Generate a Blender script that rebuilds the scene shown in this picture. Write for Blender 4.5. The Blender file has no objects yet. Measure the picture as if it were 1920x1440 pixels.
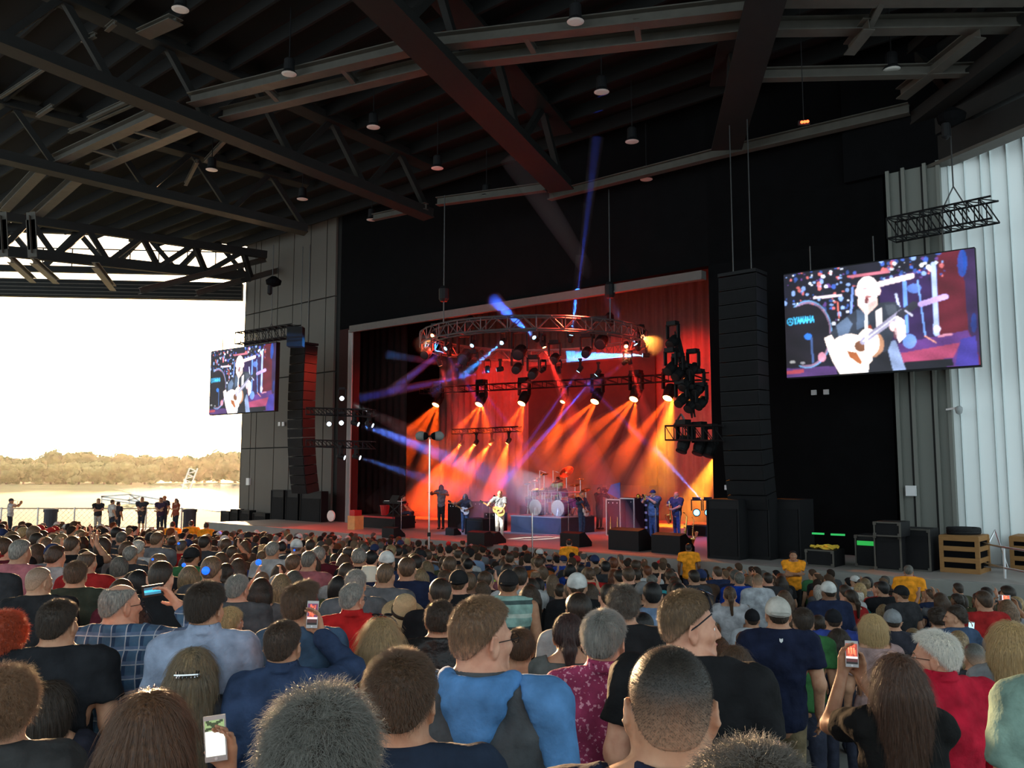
import bpy, math, random
import numpy as np
from mathutils import Vector, Matrix
R = math.radians
random.seed(7); rng = np.random.default_rng(7)
SC = bpy.context.scene
C = SC.collection
# ---------------------------------------------------------------- camera
F = 1600.0; PITCH = math.atan(0.1); CAMZ = 4.1
cam = bpy.data.cameras.new('camera'); camo = bpy.data.objects.new('camera', cam); C.objects.link(camo)
cam.sensor_fit = 'HORIZONTAL'; cam.sensor_width = 36.0; cam.lens = 36.0 * F / 1920.0
cam.clip_start = 0.05; cam.clip_end = 2000
camo.location = (0, 0, CAMZ); camo.rotation_euler = (R(90) + PITCH, 0, 0)
SC.camera = camo
vs = SC.view_settings
SC.display_settings.display_device = 'sRGB'
vs.view_transform = 'Standard'; vs.look = 'None'; vs.gamma = 1.0; vs.use_curve_mapping = False
vs.exposure = 0.0
cy = SC.cycles
cy.use_denoising = True
cy.max_bounces = 5; cy.diffuse_bounces = 3; cy.glossy_bounces = 2; cy.transmission_bounces = 3
cy.volume_bounces = 0; cy.transparent_max_bounces = 6
cy.caustics_reflective = False; cy.caustics_refractive = False
cy.sample_clamp_indirect = 4.0
# ---------------------------------------------------------------- sky
SUN_AZ = R(-20.5); SUN_EL = R(4.2)
SUND = Vector((math.sin(SUN_AZ) * math.cos(SUN_EL), math.cos(SUN_AZ) * math.cos(SUN_EL), math.sin(SUN_EL)))
w = bpy.data.worlds.new('sky'); SC.world = w; w.use_nodes = True
nt = w.node_tree; nt.nodes.clear()
def N(nt, t, **k):
    n = nt.nodes.new(t)
    for a, b in k.items():
        if a in n.inputs.keys() if isinstance(a, str) else False: n.inputs[a].default_value = b
        else: setattr(n, a, b)
    return n
out = N(nt, 'ShaderNodeOutputWorld'); bg = N(nt, 'ShaderNodeBackground')
tc = N(nt, 'ShaderNodeTexCoord')
dot = N(nt, 'ShaderNodeVectorMath', operation='DOT_PRODUCT'); dot.inputs[1].default_value = SUND
nt.links.new(tc.outputs['Generated'], dot.inputs[0])
ramp = N(nt, 'ShaderNodeValToRGB'); cr = ramp.color_ramp
cr.elements[0].position = 0.0; cr.elements[0].color = (0.96, 1.17, 1.25, 1)
cr.elements[1].position = 1.0; cr.elements[1].color = (9.0, 6.2, 3.4, 1)
e = cr.elements.new(0.60); e.color = (1.05, 1.07, 1.04, 1)
e = cr.elements.new(0.90); e.color = (1.6, 1.35, 1.02, 1)
e = cr.elements.new(0.985); e.color = (3.4, 2.6, 1.7, 1)
nt.links.new(dot.outputs['Value'], ramp.inputs['Fac'])
nt.links.new(ramp.outputs['Color'], bg.inputs['Color'])
bg.inputs['Strength'].default_value = 1.45
nt.links.new(bg.outputs[0], out.inputs[0])
sl = bpy.data.lights.new('sun', 'SUN'); sl.energy = 24.0; sl.color = (1.0, 0.62, 0.32); sl.angle = R(1.5)
so = bpy.data.objects.new('sun', sl); C.objects.link(so)
so.rotation_euler = SUND.to_track_quat('Z', 'Y').to_euler()

# ---------------------------------------------------------------- frames
TH = R(48.5)
U = Vector((-math.sin(TH), math.cos(TH), 0)); NN = Vector((math.cos(TH), math.sin(TH), 0))
def S(u, q, z): return U * u + NN * q + Vector((0, 0, z))          # stage frame: u to house left, q into the stage
SROT = math.atan2(-U.y, -U.x)                                       # object x axis = -u (towards house right)
def ray(px, py):
    a = (px - 960) / F; b = -(py - 720) / F
    return Vector((a, math.cos(PITCH) - b * math.sin(PITCH), math.sin(PITCH) + b * math.cos(PITCH)))
CP = Vector((0, 0, CAMZ))
def at(px, py, Y): r = ray(px, py); return CP + r * (Y / r.y)
def on_q(px, py, q): r = ray(px, py); return CP + r * (q / r.dot(NN))
def on_z(px, py, z): r = ray(px, py); return CP + r * ((z - CAMZ) / r.z)
def uq(p): return p.dot(U), p.dot(NN)
RS = 0.116
def zbeam(q): return 12.8 + RS * (44 - q)
def roofp(px, py, dz=0):
    r = ray(px, py)                                                  # z = 12.8+RS*(44-q)+dz
    t = (12.8 + RS * 44 + dz - CAMZ) / (r.z + RS * r.dot(NN)); return CP + r * t
APEX = S(26.2, 44, 0)
def zfloor(x, y):
    q = x * NN.x + y * NN.y; l = min(1., max(0., (-x - 4) / 8.)) * min(1., max(0, (y - 8) / 10)); return min(2.1, max(-.12, 1.92 - .098 * q - .14 * l))
STAGE_Q = 22.2; STZ = 1.45; PROQ = 27.0; BACKQ = 39.0
# ---------------------------------------------------------------- materials
def rgb(c):
    if isinstance(c, str):
        c = c.lstrip('#'); v = [int(c[i:i + 2], 16) / 255 for i in (0, 2, 4)]
        return tuple((x / 12.92 if x <= .04045 else ((x + .055) / 1.055) ** 2.4) for x in v)
    return tuple(c[:3])
MATS = {}
def mat(name, col, rough=.7, metal=0., var=.25, scale=6., bump=0., bscale=40., emit=None, es=0., spec=.3, stretch=None, coord='Object'):
    if name in MATS: return MATS[name]
    m = bpy.data.materials.new(name); m.use_nodes = True; t = m.node_tree
    b = t.nodes['Principled BSDF']; c = rgb(col)
    b.inputs['Roughness'].default_value = rough; b.inputs['Metallic'].default_value = metal
    b.inputs['Specular IOR Level'].default_value = spec
    if var > 0 or bump > 0:
        tcn = N(t, 'ShaderNodeTexCoord'); mp = N(t, 'ShaderNodeMapping')
        if stretch: mp.inputs['Scale'].default_value = stretch
        t.links.new(tcn.outputs[coord], mp.inputs['Vector'])
    if var > 0:
        nz = N(t, 'ShaderNodeTexNoise'); nz.inputs['Scale'].default_value = scale; nz.inputs['Detail'].default_value = 5
        mx = N(t, 'ShaderNodeMix', data_type='RGBA')
        mx.inputs[6].default_value = (*[x * (1 - var) for x in c], 1); mx.inputs[7].default_value = (*[min(1, x * (1 + var)) for x in c], 1)
        t.links.new(mp.outputs[0], nz.inputs['Vector']); t.links.new(nz.outputs['Fac'], mx.inputs[0])
        t.links.new(mx.outputs[2], b.inputs['Base Color'])
    else: b.inputs['Base Color'].default_value = (*c, 1)
    if bump > 0:
        n2 = N(t, 'ShaderNodeTexNoise'); n2.inputs['Scale'].default_value = bscale; n2.inputs['Detail'].default_value = 3
        bp = N(t, 'ShaderNodeBump'); bp.inputs['Strength'].default_value = bump; bp.inputs['Distance'].default_value = .02
        t.links.new(mp.outputs[0], n2.inputs['Vector']); t.links.new(n2.outputs['Fac'], bp.inputs['Height']); t.links.new(bp.outputs[0], b.inputs['Normal'])
    if emit is not None:
        b.inputs['Emission Color'].default_value = (*rgb(emit), 1); b.inputs['Emission Strength'].default_value = es
    MATS[name] = m; return m
M = {}
M['black'] = mat('black_paint', (.008, .008, .009), .6, var=.3)
M['blackcloth'] = mat('black_cloth', (.005, .005, .0055), 1., var=.3, scale=2, spec=.05)
M['steel_dark'] = mat('dark_painted_steel', (.010, .0094, .0085), .7, var=.35, scale=3)
M['steel_mid'] = mat('grey_painted_steel', (.080, .072, .060), .55, var=.3, scale=3)
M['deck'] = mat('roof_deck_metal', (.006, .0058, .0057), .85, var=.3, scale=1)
M['concrete'] = mat('concrete', (.25, .25, .23), .85, var=.2, scale=1.5, bump=.2)
M['panel_grey'] = mat('grey_wall_panel', (.125, .112, .098), .8, var=.12, scale=.6)
M['pillar_grey'] = mat('grey_metal_cladding', (.17, .175, .155), .7, var=.08, scale=.5)
M['white_clad'] = mat('white_metal_cladding', (.88, .92, .91), .6, var=.05, scale=.3)
M['chrome'] = mat('chrome', (.7, .7, .72), .2, 1.0, var=0)
M['alu'] = mat('aluminium', (.55, .55, .56), .35, 1.0, var=.1)
M['white'] = mat('white_plastic', (.7, .7, .7), .5, var=.05)
M['stagefloor'] = mat('stage_floor', (.30, .27, .25), .45, var=.15, scale=.8, bump=.05)
# ---------------------------------------------------------------- mesh builder
class MB:
    def __init__(s): s.v = []; s.f = []
    def add(s, vs, fs):
        n = len(s.v); s.v += [tuple(p) for p in vs]; s.f += [tuple(i + n for i in f) for f in fs]; return s
    def box(s, c, d, rot=0., m=None):
        c = Vector(c); h = Vector(d) / 2; cs, sn = math.cos(rot), math.sin(rot); vs = []
        for x in (-1, 1):
            for y in (-1, 1):
                for z in (-1, 1):
                    p = Vector((x * h.x, y * h.y, z * h.z))
                    p = m @ p if m is not None else Vector((p.x * cs - p.y * sn, p.x * sn + p.y * cs, p.z))
                    vs.append(c + p)
        return s.add(vs, [(0, 1, 3, 2), (4, 6, 7, 5), (0, 4, 5, 1), (2, 3, 7, 6), (0, 2, 6, 4), (1, 5, 7, 3)])
    def bar(s, a, b, w, h, up=(0, 0, 1)):                            # rectangular bar between two points
        a = Vector(a); b = Vector(b); d = (b - a).normalized(); up = Vector(up)
        if abs(d.dot(up)) > .98: up = Vector((0, 1, 0))
        x = d.cross(up).normalized(); y = x.cross(d); vs = []
        for p in (a, b):
            for i, j in ((-1, -1), (1, -1), (1, 1), (-1, 1)): vs.append(p + x * (w / 2 * i) + y * (h / 2 * j))
        return s.add(vs, [(3, 2, 1, 0), (4, 5, 6, 7)] + [(i, (i + 1) % 4, 4 + (i + 1) % 4, 4 + i) for i in range(4)])
    def tube(s, pts, r, n=8, cap=True):
        pts = [Vector(p) for p in pts]; rs = r if isinstance(r, (list, tuple)) else [r] * len(pts)
        vs = []; fs = []; px = None
        for i, p in enumerate(pts):
            d = (pts[min(i + 1, len(pts) - 1)] - pts[max(i - 1, 0)]).normalized()
            if px is None: px = d.cross(Vector((0, 0, 1)) if abs(d.z) < .95 else Vector((1, 0, 0))).normalized()
            px = (px - d * px.dot(d)).normalized(); py = d.cross(px)
            for k in range(n):
                a = 2 * math.pi * k / n; vs.append(p + (px * math.cos(a) + py * math.sin(a)) * rs[i])
        for i in range(len(pts) - 1):
            for k in range(n): fs.append((i * n + k, i * n + (k + 1) % n, (i + 1) * n + (k + 1) % n, (i + 1) * n + k))
        if cap: fs += [tuple(range(n))[::-1], tuple(range((len(pts) - 1) * n, len(pts) * n))]
        return s.add(vs, fs)
    def lathe(s, prof, c=(0, 0, 0), n=20, axis=(0, 0, 1)):           # prof: (r, h)
        q = Vector((0, 0, 1)).rotation_difference(Vector(axis).normalized()); c = Vector(c); vs = []; fs = []
        for r, h in prof:
            for k in range(n):
                a = 2 * math.pi * k / n; vs.append(c + q @ Vector((r * math.cos(a), r * math.sin(a), h)))
        for i in range(len(prof) - 1):
            for k in range(n): fs.append((i * n + k, i * n + (k + 1) % n, (i + 1) * n + (k + 1) % n, (i + 1) * n + k))
        fs += [tuple(range(n))[::-1], tuple(range((len(prof) - 1) * n, len(prof) * n))]
        return s.add(vs, fs)
    def prism(s, poly, y0, y1, m=None):                               # polygon in xz, extruded along y
        n = len(poly); vs = [Vector((x, y0, z)) for x, z in poly] + [Vector((x, y1, z)) for x, z in poly]
        if m is not None: vs = [m @ v for v in vs]
        return s.add(vs, [tuple(range(n)), tuple(range(n, 2 * n))[::-1]] + [(i, i + n, (i + 1) % n + n, (i + 1) % n) for i in range(n)])
    def build(s, name, m, parent=None, smooth=False, loc=None, rot=0.):
        me = bpy.data.meshes.new(name); me.from_pydata(s.v, [], s.f); me.update()
        if smooth: me.shade_smooth() if False else me.polygons.foreach_set('use_smooth', [True] * len(me.polygons))
        if m is not None: me.materials.append(m)
        return link(name, me, parent, loc, rot)
def link(name, me, parent=None, loc=None, rot=0.):
    o = bpy.data.objects.new(name, me); C.objects.link(o)
    if parent is not None: o.parent = parent
    if loc is not None: o.location = loc
    if rot: o.rotation_euler = (0, 0, rot)
    return o
def tag(o, label=None, cat=None, group=None, kind=None):
    if label: o['label'] = label
    if cat: o['category'] = cat
    if group: o['group'] = group
    if kind: o['kind'] = kind
    return o
def empty(name, loc=(0, 0, 0), rot=0., label=None, cat=None, group=None):
    o = bpy.data.objects.new(name, None); C.objects.link(o); o.location = loc; o.rotation_euler = (0, 0, rot)
    return tag(o, label, cat, group)
def copy_tree(o, parent=None, loc=None, rot=None, label=None):
    c = o.copy(); C.objects.link(c)
    if parent is not None: c.parent = parent
    if loc is not None: c.location = loc
    if rot is not None: c.rotation_euler = rot if hasattr(rot, '__len__') else (0, 0, rot)
    if label: c['label'] = label
    for ch in [k for k in o.children]: copy_tree(ch, c)
    return c
def struct(o): o['kind'] = 'structure'; return o
# ================================================================ STRUCTURE
# audience floor (fan-shaped bowl)
def build_floor():
    xs = np.linspace(-34, 30, 65); ys = np.linspace(-14, 46, 61); vs = []; fs = []
    for y in ys:
        for x in xs: vs.append((x, y, zfloor(x, y)))
    nx = len(xs)
    for j in range(len(ys) - 1):
        for i in range(nx - 1):
            cx = (xs[i] + xs[i + 1]) / 2; cyy = (ys[j] + ys[j + 1]) / 2
            if Vector((cx, cyy, 0)).dot(NN) < STAGE_Q + 1.5: fs.append((j * nx + i, j * nx + i + 1, (j + 1) * nx + i + 1, (j + 1) * nx + i))
    mb = MB(); mb.add(vs, fs); return struct(mb.build('floor', M['concrete'], smooth=True))
build_floor()
# stage deck: a solid with a concrete lip
def sbox(mb, u0, u1, q0, q1, z0, z1):
    vs = [S(u, q, z) for u in (u0, u1) for q in (q0, q1) for z in (z0, z1)]
    return mb.add(vs, [(2, 3, 1, 0), (5, 7, 6, 4), (1, 5, 4, 0), (6, 7, 3, 2), (4, 6, 2, 0), (3, 7, 5, 1)])
UL, URt = 45.3, 7.2                       # stagehouse left corner and right column
UOL, UOR = 34.8, 14.6                     # proscenium opening
stg = struct(sbox(MB(), 4.2, 40, STAGE_Q + .25, BACKQ + 1, -.3, STZ).build('stage_deck', M['stagefloor']))
struct(sbox(MB(), 4.0, 40.2, STAGE_Q, STAGE_Q + .3, STZ - .42, STZ + .03).build('trim_1', M['concrete']))
struct(sbox(MB(), 4.0, 40.2, STAGE_Q + .1, STAGE_Q + .3, -.3, STZ - .42).build('wall_pit', M['blackcloth']))
# stagehouse front wall, left of the opening: grey panels
wl = struct(sbox(MB(), UOL + 1.2, UL, PROQ + .12, PROQ + .5, 0, 17.6).build('wall_left', M['steel_dark']))
def panels(parent, us, zs, m, q=PROQ, gap=.035, thick=.12):
    for i in range(len(us) - 1):
        for j in range(len(zs) - 1):
            mb = sbox(MB(), us[i] + gap, us[i + 1] - gap, q, q + thick, zs[j] + gap, zs[j + 1] - gap)
            mb.build('panel', m, parent)
def upx(px, q=PROQ): return on_q(px, 880, q).dot(U)
usl = [upx(p) for p in (622, 604, 573, 541, 512, 478, 468, 451)]
panels(wl, usl, [0, 1.5, 5.3, 9.2, 13.2, 17.55], M['panel_grey'])
# small white box and socket plates on the left wall
bx = sbox(MB(), upx(468) - .15, upx(468) + .15, PROQ - .12, PROQ - .005, 3.2, 3.6).build('junction_box', M['white'])
tag(bx, 'small white junction box on the grey left corner column', 'box')
# wall over the opening (dark)
struct(sbox(MB(), URt + 1.5, UOL + 1.2, PROQ + .1, PROQ + .5, 11.35, 18).build('wall_header', M['blackcloth']))
wb = sbox(MB(), UOL, UOL + 1.2, PROQ + .1, PROQ + .5, 0, 11.35)
struct(wb.build('wall_return', mat('maroon_flat', (.03, .006, .006), .9)))
# black scrim wall right of the opening
struct(sbox(MB(), URt + 1.3, UOR, PROQ + .1, PROQ + .5, 0, 18).build('wall_right', M['blackcloth']))
# grey clad column at the right
c0 = upx(1792); c1 = upx(1690)
struct(sbox(MB(), c0 - .1, c1 + 1.3, PROQ - .15, PROQ + .05, 13.2, 18.5).build('wall_header_right', M['blackcloth']))
col = struct(sbox(MB(), c0, c1, PROQ - .1, PROQ + .05, 0, 13.25).build('wall_column', M['pillar_grey']))
for p in (1692, 1722, 1764, 1790):
    uu = upx(p); sbox(MB(), uu - .05, uu + .05, PROQ - .22, PROQ - .1, 0, 13.25).build('rib', M['pillar_grey'], col)
for p in (1715, 1757):
    uu = upx(p); sbox(MB(), uu - .03, uu + .03, PROQ - .13, PROQ - .1, 0, 13.25).build('joint', M['steel_dark'], col)
# proscenium frame of round steel
def frame():
    r = .17
    mb = MB(); mb.bar(S(UOL, PROQ - .05, 11.25), S(UOR + .1, PROQ - .05, 11.0), .34, .30)
    mb.bar(S(UOL, PROQ - .22, 11.08), S(UOR + .1, PROQ - .22, 10.85), .06, .06)
    m = mat('grey_frame_steel', (.12, .105, .095), .6, var=.15)
    t = struct(mb.build('trim_2', m))
    m2 = MB()
    for du in (-.12, .0, .12): m2.tube([S(UOL + du, PROQ - .1, STZ), S(UOL + du, PROQ - .1, 11.2)], .055, 8)
    struct(m2.build('trim_3', mat('pale_post_steel', (.32, .28, .27), .4, .3, var=.1)))
frame()
# stagehouse interior
M['drape'] = mat('stage_drape', (.22, .16, .15), .9, var=.15)
def drape(u0, u1, q, z0, z1, name, m, amp=.10, wl_=.55, axis='u'):
    n = int(abs(u1 - u0) / wl_ * 6); vs = []; fs = []
    for i in range(n + 1):
        t = i / n; a = u0 + (u1 - u0) * t; d = amp * math.sin(2 * math.pi * i / 6) * (1 + .3 * math.sin(i * .37))
        for k, z in enumerate((z0, (z0 + z1) / 2, z1)):
            vs.append(S(a, q + d * (1 - .15 * k), z) if axis == 'u' else S(q + d, a, z))
    for i in range(n):
        for k in range(2): fs.append((i * 3 + k, i * 3 + 3 + k, i * 3 + 4 + k, i * 3 + 1 + k))
    mb = MB(); mb.add(vs, fs); o = mb.build(name, m, smooth=True)
    return o
struct(sbox(MB(), 6, 42, BACKQ + .6, BACKQ + 1, 0, 16).build('wall_back', M['blackcloth']))
struct(sbox(MB(), 41.2, 41.7, PROQ + .5, BACKQ + .6, 0, 16).build('wall_stage_left', M['blackcloth']))
struct(sbox(MB(), 6.5, 7.0, PROQ + .5, BACKQ + .6, 0, 16).build('wall_stage_right', M['blackcloth']))
struct(sbox(MB(), 6, 42, PROQ + .5, BACKQ + 1, 15.6, 16).build('ceiling_stage', M['blackcloth']))
tag(drape(7.2, 41, BACKQ, STZ, 14.5, 'backdrop_curtain', M['drape']), 'pleated full-width backdrop curtain glowing red behind the band', 'curtain')
pu1, pu0 = upx(992, BACKQ - .35), upx(1232, BACKQ - .35)
tag(sbox(MB(), pu0, pu1, BACKQ - .40, BACKQ - .30, 3.25, 10.2).build('backdrop_screen', mat('dark_scrim', (.05, .035, .035), .8, var=.3, scale=1.5)),
    'big dark rectangular scrim panel hanging before the red backdrop', 'screen')
tag(drape(UOL + .3, UOL + 5.5, PROQ + 4, STZ, 13, 'leg_curtain', mat('black_velvet', (.02, .014, .014), .95)), 'dark pleated leg curtain at the left wing of the stage', 'curtain')
# ---------------------------------------------------------------- roof
def roof():
    # deck
    P = []
    for u in (-14, 75):
        for q in (-22, 27.2): P.append(S(u, q, zbeam(q) + 2.7))
    vs = [*P, *[p + Vector((0, 0, .25)) for p in P]]
    mb = MB(); mb.add(vs, [(0, 1, 3, 2), (4, 6, 7, 5), (0, 4, 5, 1), (2, 3, 7, 6), (0, 2, 6, 4), (1, 5, 7, 3)])
    dk = mb.build('ceiling', M['deck']); dk['kind'] = 'structure'; return dk
# deck polygon trimmed to the fan
CL = on_q(451, 880, PROQ); CL.z = 0; CR = on_q(1795, 880, PROQ); CR.z = 0
EL = (Vector((-29.3, 48.9, 0)) - Vector((-16.0, 50.2, 0))).normalized()
ER = (Vector((13.4, 22.4, 0)) - Vector((12.5, 25.0, 0))).normalized()
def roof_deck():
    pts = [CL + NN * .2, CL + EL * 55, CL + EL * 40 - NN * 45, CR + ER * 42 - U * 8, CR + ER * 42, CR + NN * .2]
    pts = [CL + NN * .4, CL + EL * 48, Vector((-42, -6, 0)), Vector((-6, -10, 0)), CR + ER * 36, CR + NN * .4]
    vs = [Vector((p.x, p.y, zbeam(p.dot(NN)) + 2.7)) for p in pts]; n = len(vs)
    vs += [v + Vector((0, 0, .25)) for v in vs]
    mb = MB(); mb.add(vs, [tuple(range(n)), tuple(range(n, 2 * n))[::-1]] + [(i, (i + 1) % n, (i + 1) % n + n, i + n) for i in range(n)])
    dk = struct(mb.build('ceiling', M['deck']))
    # roof joists running parallel to the stage wall
    g = MB(); q = 26.0
    def inside(p):
        c = False; m = len(pts)
        for i in range(m):
            a, b = pts[i], pts[(i + 1) % m]
            if (a.y > p.y) != (b.y > p.y) and p.x < (b.x - a.x) * (p.y - a.y) / (b.y - a.y) + a.x: c = not c
        return c
    while q > -8:
        us = [u for u in np.arange(-20, 80, .8) if inside(S(u, q, 0))]
        if len(us) > 2: g.bar(S(us[0], q, zbeam(q) + 2.35), S(us[-1], q, zbeam(q) + 2.35), .10, .5)
        q -= 1.35
    g.build('joists', M['deck'], dk)['kind'] = 'stuff'
    return dk
roof_deck()
NB = [0]
def beam(a, b, w=.3, h=.3, m=None, name='roof_beam', flange=True, dz=0.):
    """wide-flange section between two points"""
    mb = MB(); a = Vector(a); b = Vector(b)
    if flange:
        up = Vector((0, 0, 1)); t = max(.03, h * .1)
        mb.bar(a, b, w, t); mb.bar(a + up * h, b + up * h, w, t); mb.bar(a + up * h / 2, b + up * h / 2, t * .7, h - t)
    else: mb.bar(a, b, w, h)
    o = struct(mb.build(name, m or M['steel_mid'])); return o
# radial trusses: image line endpoints of their lower chord
def radial(p0, p1, ext0=1.0, ext1=1.0, w=.75, depth=2.2, webs=True):
    a = roofp(*p0); b = roofp(*p1); d = b - a; a2 = a - d * (ext0 - 1); b2 = b + d * (ext1 - 1)
    up = Vector((0, 0, depth)); root = empty('roof_truss', a2); struct(root); root.location = (0, 0, 0)
    side = d.cross(Vector((0, 0, 1))).normalized() * (w / 2)
    for nm, o_, hh in (('lower_chord', Vector((0, 0, 0)), .38), ('upper_chord', up, .3)):
        mb = MB(); mb.bar(a2 + o_ + side * .7, b2 + o_ + side * .7, .10, hh); mb.bar(a2 + o_ - side * .7, b2 + o_ - side * .7, .10, hh)
        mb.bar(a2 + o_ + Vector((0, 0, -hh / 2)) , b2 + o_ + Vector((0, 0, -hh / 2)), w, .06); mb.build(nm, M['steel_dark'], root)
    if webs:
        L = d.length; n = max(3, int((b2 - a2).length / 3.2)); 
        for i in range(n):
            s0 = a2 + (b2 - a2) * (i / n); s1 = a2 + (b2 - a2) * ((i + .5) / n); s2 = a2 + (b2 - a2) * ((i + 1) / n)
            for k, (p, q_) in enumerate(((s0, s1 + up), (s1 + up, s2))):
                MB().bar(p, q_, .22, .22).build('web', M['steel_dark'], root)
    return root
radial((0, 292), (490, 410), 1.8, 1.2)
radial((40, 92), (590, 315), 1.7, 1.55)
radial((722, 10), (1040, 335), 1.9, 1.06, w=1.0)
radial((1432, 0), (1362, 270), 2.2, 1.0, w=1.0)
radial((1920, 70), (1660, 268), 1.6, 1.0, w=.5)
# ring members: pairs of flange beams between radials, with short ties
RING = [((100, 310), (325, 208)), ((168, 325), (388, 232)), ((358, 197), (775, 98)), ((418, 224), (802, 133)),
        ((812, 91), (1425, 22)), ((850, 126), (1410, 62)), ((2, 402), (82, 320)), ((62, 414), (155, 332)),
        ((1450, 7), (1925, 4)), ((1446, 62), (1925, 55))]
for a, b in RING: beam(roofp(*a, dz=.25), roofp(*b, dz=.25), .42, .35)
for a, b in (((500, 170), (520, 190)), ((985, 72), (1003, 103)), ((1193, 47), (1198, 77)), ((172, 282), (222, 297)), ((252, 248), (302, 262)), ((640, 130), (668, 163)), ((1655, 5), (1632, 50))):
    beam(roofp(*a, dz=.25), roofp(*b, dz=.25), .16, .2)
beam(roofp(820, 385), roofp(1022, 358), .3, .3)
beam(roofp(1030, 375), roofp(1340, 297), .3, .3)
beam(roofp(1340, 297), roofp(1705, 213), .3, .3)
beam(roofp(700, 413), roofp(800, 392), .25, .25)
beam(roofp(1100, 402), roofp(1380, 345), .22, .25)
beam(roofp(1412, 150), roofp(1855, 140), .3, .3)
beam(roofp(1838, 70), roofp(1690, 186), .35, .3)
beam(roofp(1630, 55), roofp(1592, 103), .3, .3)
beam(roofp(0, 185, 2.0), roofp(103, 118, 2.0), .1, .1)
for a, b in (((425, 262), (385, 305)), ((370, 305), (348, 348)), ((155, 80), (178, 69)), ((200, 59), (215, 46)), ((268, 68), (330, 40)), ((70, 220), (98, 202)),
             ((165, 227), (245, 190)), ((130, 250), (280, 185))):
    beam(roofp(*a, dz=1.2), roofp(*b, dz=1.2), .14 if a != (268, 68) else .5, .14)
# left side truss along the fan edge: fascia band, chords, webs and the open clerestory
def side_truss():
    root = empty('roof_edge_left'); struct(root)
    a = CL + EL * .2; b = CL + EL * 46
    def P(t, z): p = a + (b - a) * t; return Vector((p.x, p.y, z))
    zb = lambda t: P(t, 0).dot(NN)
    MB().bar(P(0, 14.6), P(1, 14.6), .5, 1.0).build('fascia', M['steel_dark'], root)
    MB().bar(P(0, 15.75), P(1, 15.75), .35, .35).build('lower_chord', M['steel_dark'], root)
    for i in range(5):                                                  # fascia battens catching the low sun
        MB().bar(P(0, 14.2 + i * .22) + Vector((0, -.3, 0)), P(1, 14.2 + i * .22) + Vector((0, -.3, 0)), .05, .05).build('batten', M['steel_mid'], root)
    MB().bar(P(0, 18.0), P(1, 18.6), .35, .5).build('upper_chord', M['steel_dark'], root)
    L = (b - a).length; n = 12
    for i in range(n):
        t0 = i / n; t1 = (i + .5) / n; t2 = (i + 1) / n
        MB().bar(P(t0, 15.8), P(t1, 18.0), .28, .28).build('web', M['steel_dark'], root)
        MB().bar(P(t1, 18.0), P(t2, 15.8), .28, .28).build('web', M['steel_dark'], root)
    for i in range(28):
        MB().bar(P(i / 28, 15.9), P(i / 28, 17.0), .05, .05).build('baluster', M['steel_dark'], root)
    MB().bar(P(0, 17.0), P(1, 17.0), .06, .06).build('rail', M['steel_dark'], root)
side_truss()
# inner left truss in front of it
def truss_px(p0, p1, top0, top1, Y0, Y1, n, w=.3, name='roof_truss'):
    root = empty(name); struct(root)
    a = at(*p0, Y0); b = at(*p1, Y1); ta = at(*top0, Y0); tb = at(*top1, Y1)
    MB().bar(a, b, w, .5).build('lower_chord', M['steel_dark'], root); MB().bar(ta, tb, w, .4).build('upper_chord', M['steel_dark'], root)
    for i in range(n):
        p = a.lerp(b, i / n); q_ = ta.lerp(tb, (i + .5) / n); r_ = a.lerp(b, (i + 1) / n)
        MB().bar(p, q_, .25, .25).build('web', M['steel_dark'], root); MB().bar(q_, r_, .25, .25).build('web', M['steel_dark'], root)
    return root
truss_px((0, 470), (470, 520), (0, 405), (500, 478), 40, 46, 5)
for a, b in (((20, 492), (62, 530)), ((62, 494), (106, 532)), ((178, 502), (212, 545))): beam(at(*a, 38), at(*b, 44), .3, .25)
beam(at(262, 551, 40), at(498, 491, 47), .25, .3); beam(at(368, 555, 43), at(520, 512, 48), .22, .3)
for x in (3, 57): beam(at(x, 412, 32), at(x + 4, 482, 32), .35, .3)
# right fan edge: fascia girder with windows beyond
def side_right():
    root = empty('roof_edge_right'); struct(root)
    a = CR + ER * -.3; b = CR + ER * 30
    MB().bar(Vector((a.x, a.y, 13.6)), Vector((b.x, b.y, 13.6)), .3, .8).build('lower_chord', M['steel_dark'], root)
    MB().bar(Vector((a.x, a.y, 13.15)), Vector((b.x, b.y, 13.15)), .55, .10).build('flange', M['steel_mid'], root)
    MB().bar(Vector((a.x, a.y, 14.3)), Vector((b.x, b.y, 15.3)), .35, .5).build('upper_chord', M['steel_dark'], root)
    MB().bar(Vector((a.x, a.y, 16.4)), Vector((b.x, b.y, 18.2)), .15, 4.0).build('edge_panel', M['deck'], root)
    for i in range(9):
        p = a.lerp(b, i / 9); q_ = a.lerp(b, (i + .6) / 9)
        MB().bar(Vector((p.x, p.y, 14.3 + i * .1)), Vector((q_.x, q_.y, 13.8)), .18, .25).build('web', M['steel_dark'], root)
side_right()
# white corrugated building wall beyond the right side
def white_wall():
    a = CR + NN * .35 - Vector((.3, 0, 0)); d = Vector((.86, -.5, 0)).normalized(); n = Vector((-d.y, d.x, 0)) * -1
    b = a + d * 30
    mb = MB(); mb.bar(Vector((a.x, a.y, 9)), Vector((b.x, b.y, 9)), .2, 22)
    root = struct(mb.build('wall_building', M['white_clad']))
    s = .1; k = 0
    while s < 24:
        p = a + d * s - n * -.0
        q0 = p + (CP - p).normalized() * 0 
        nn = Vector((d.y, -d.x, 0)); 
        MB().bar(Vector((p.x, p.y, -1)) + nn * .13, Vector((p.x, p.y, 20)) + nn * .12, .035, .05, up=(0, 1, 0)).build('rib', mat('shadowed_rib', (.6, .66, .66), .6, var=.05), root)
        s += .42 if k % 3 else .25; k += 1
white_wall()
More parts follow.
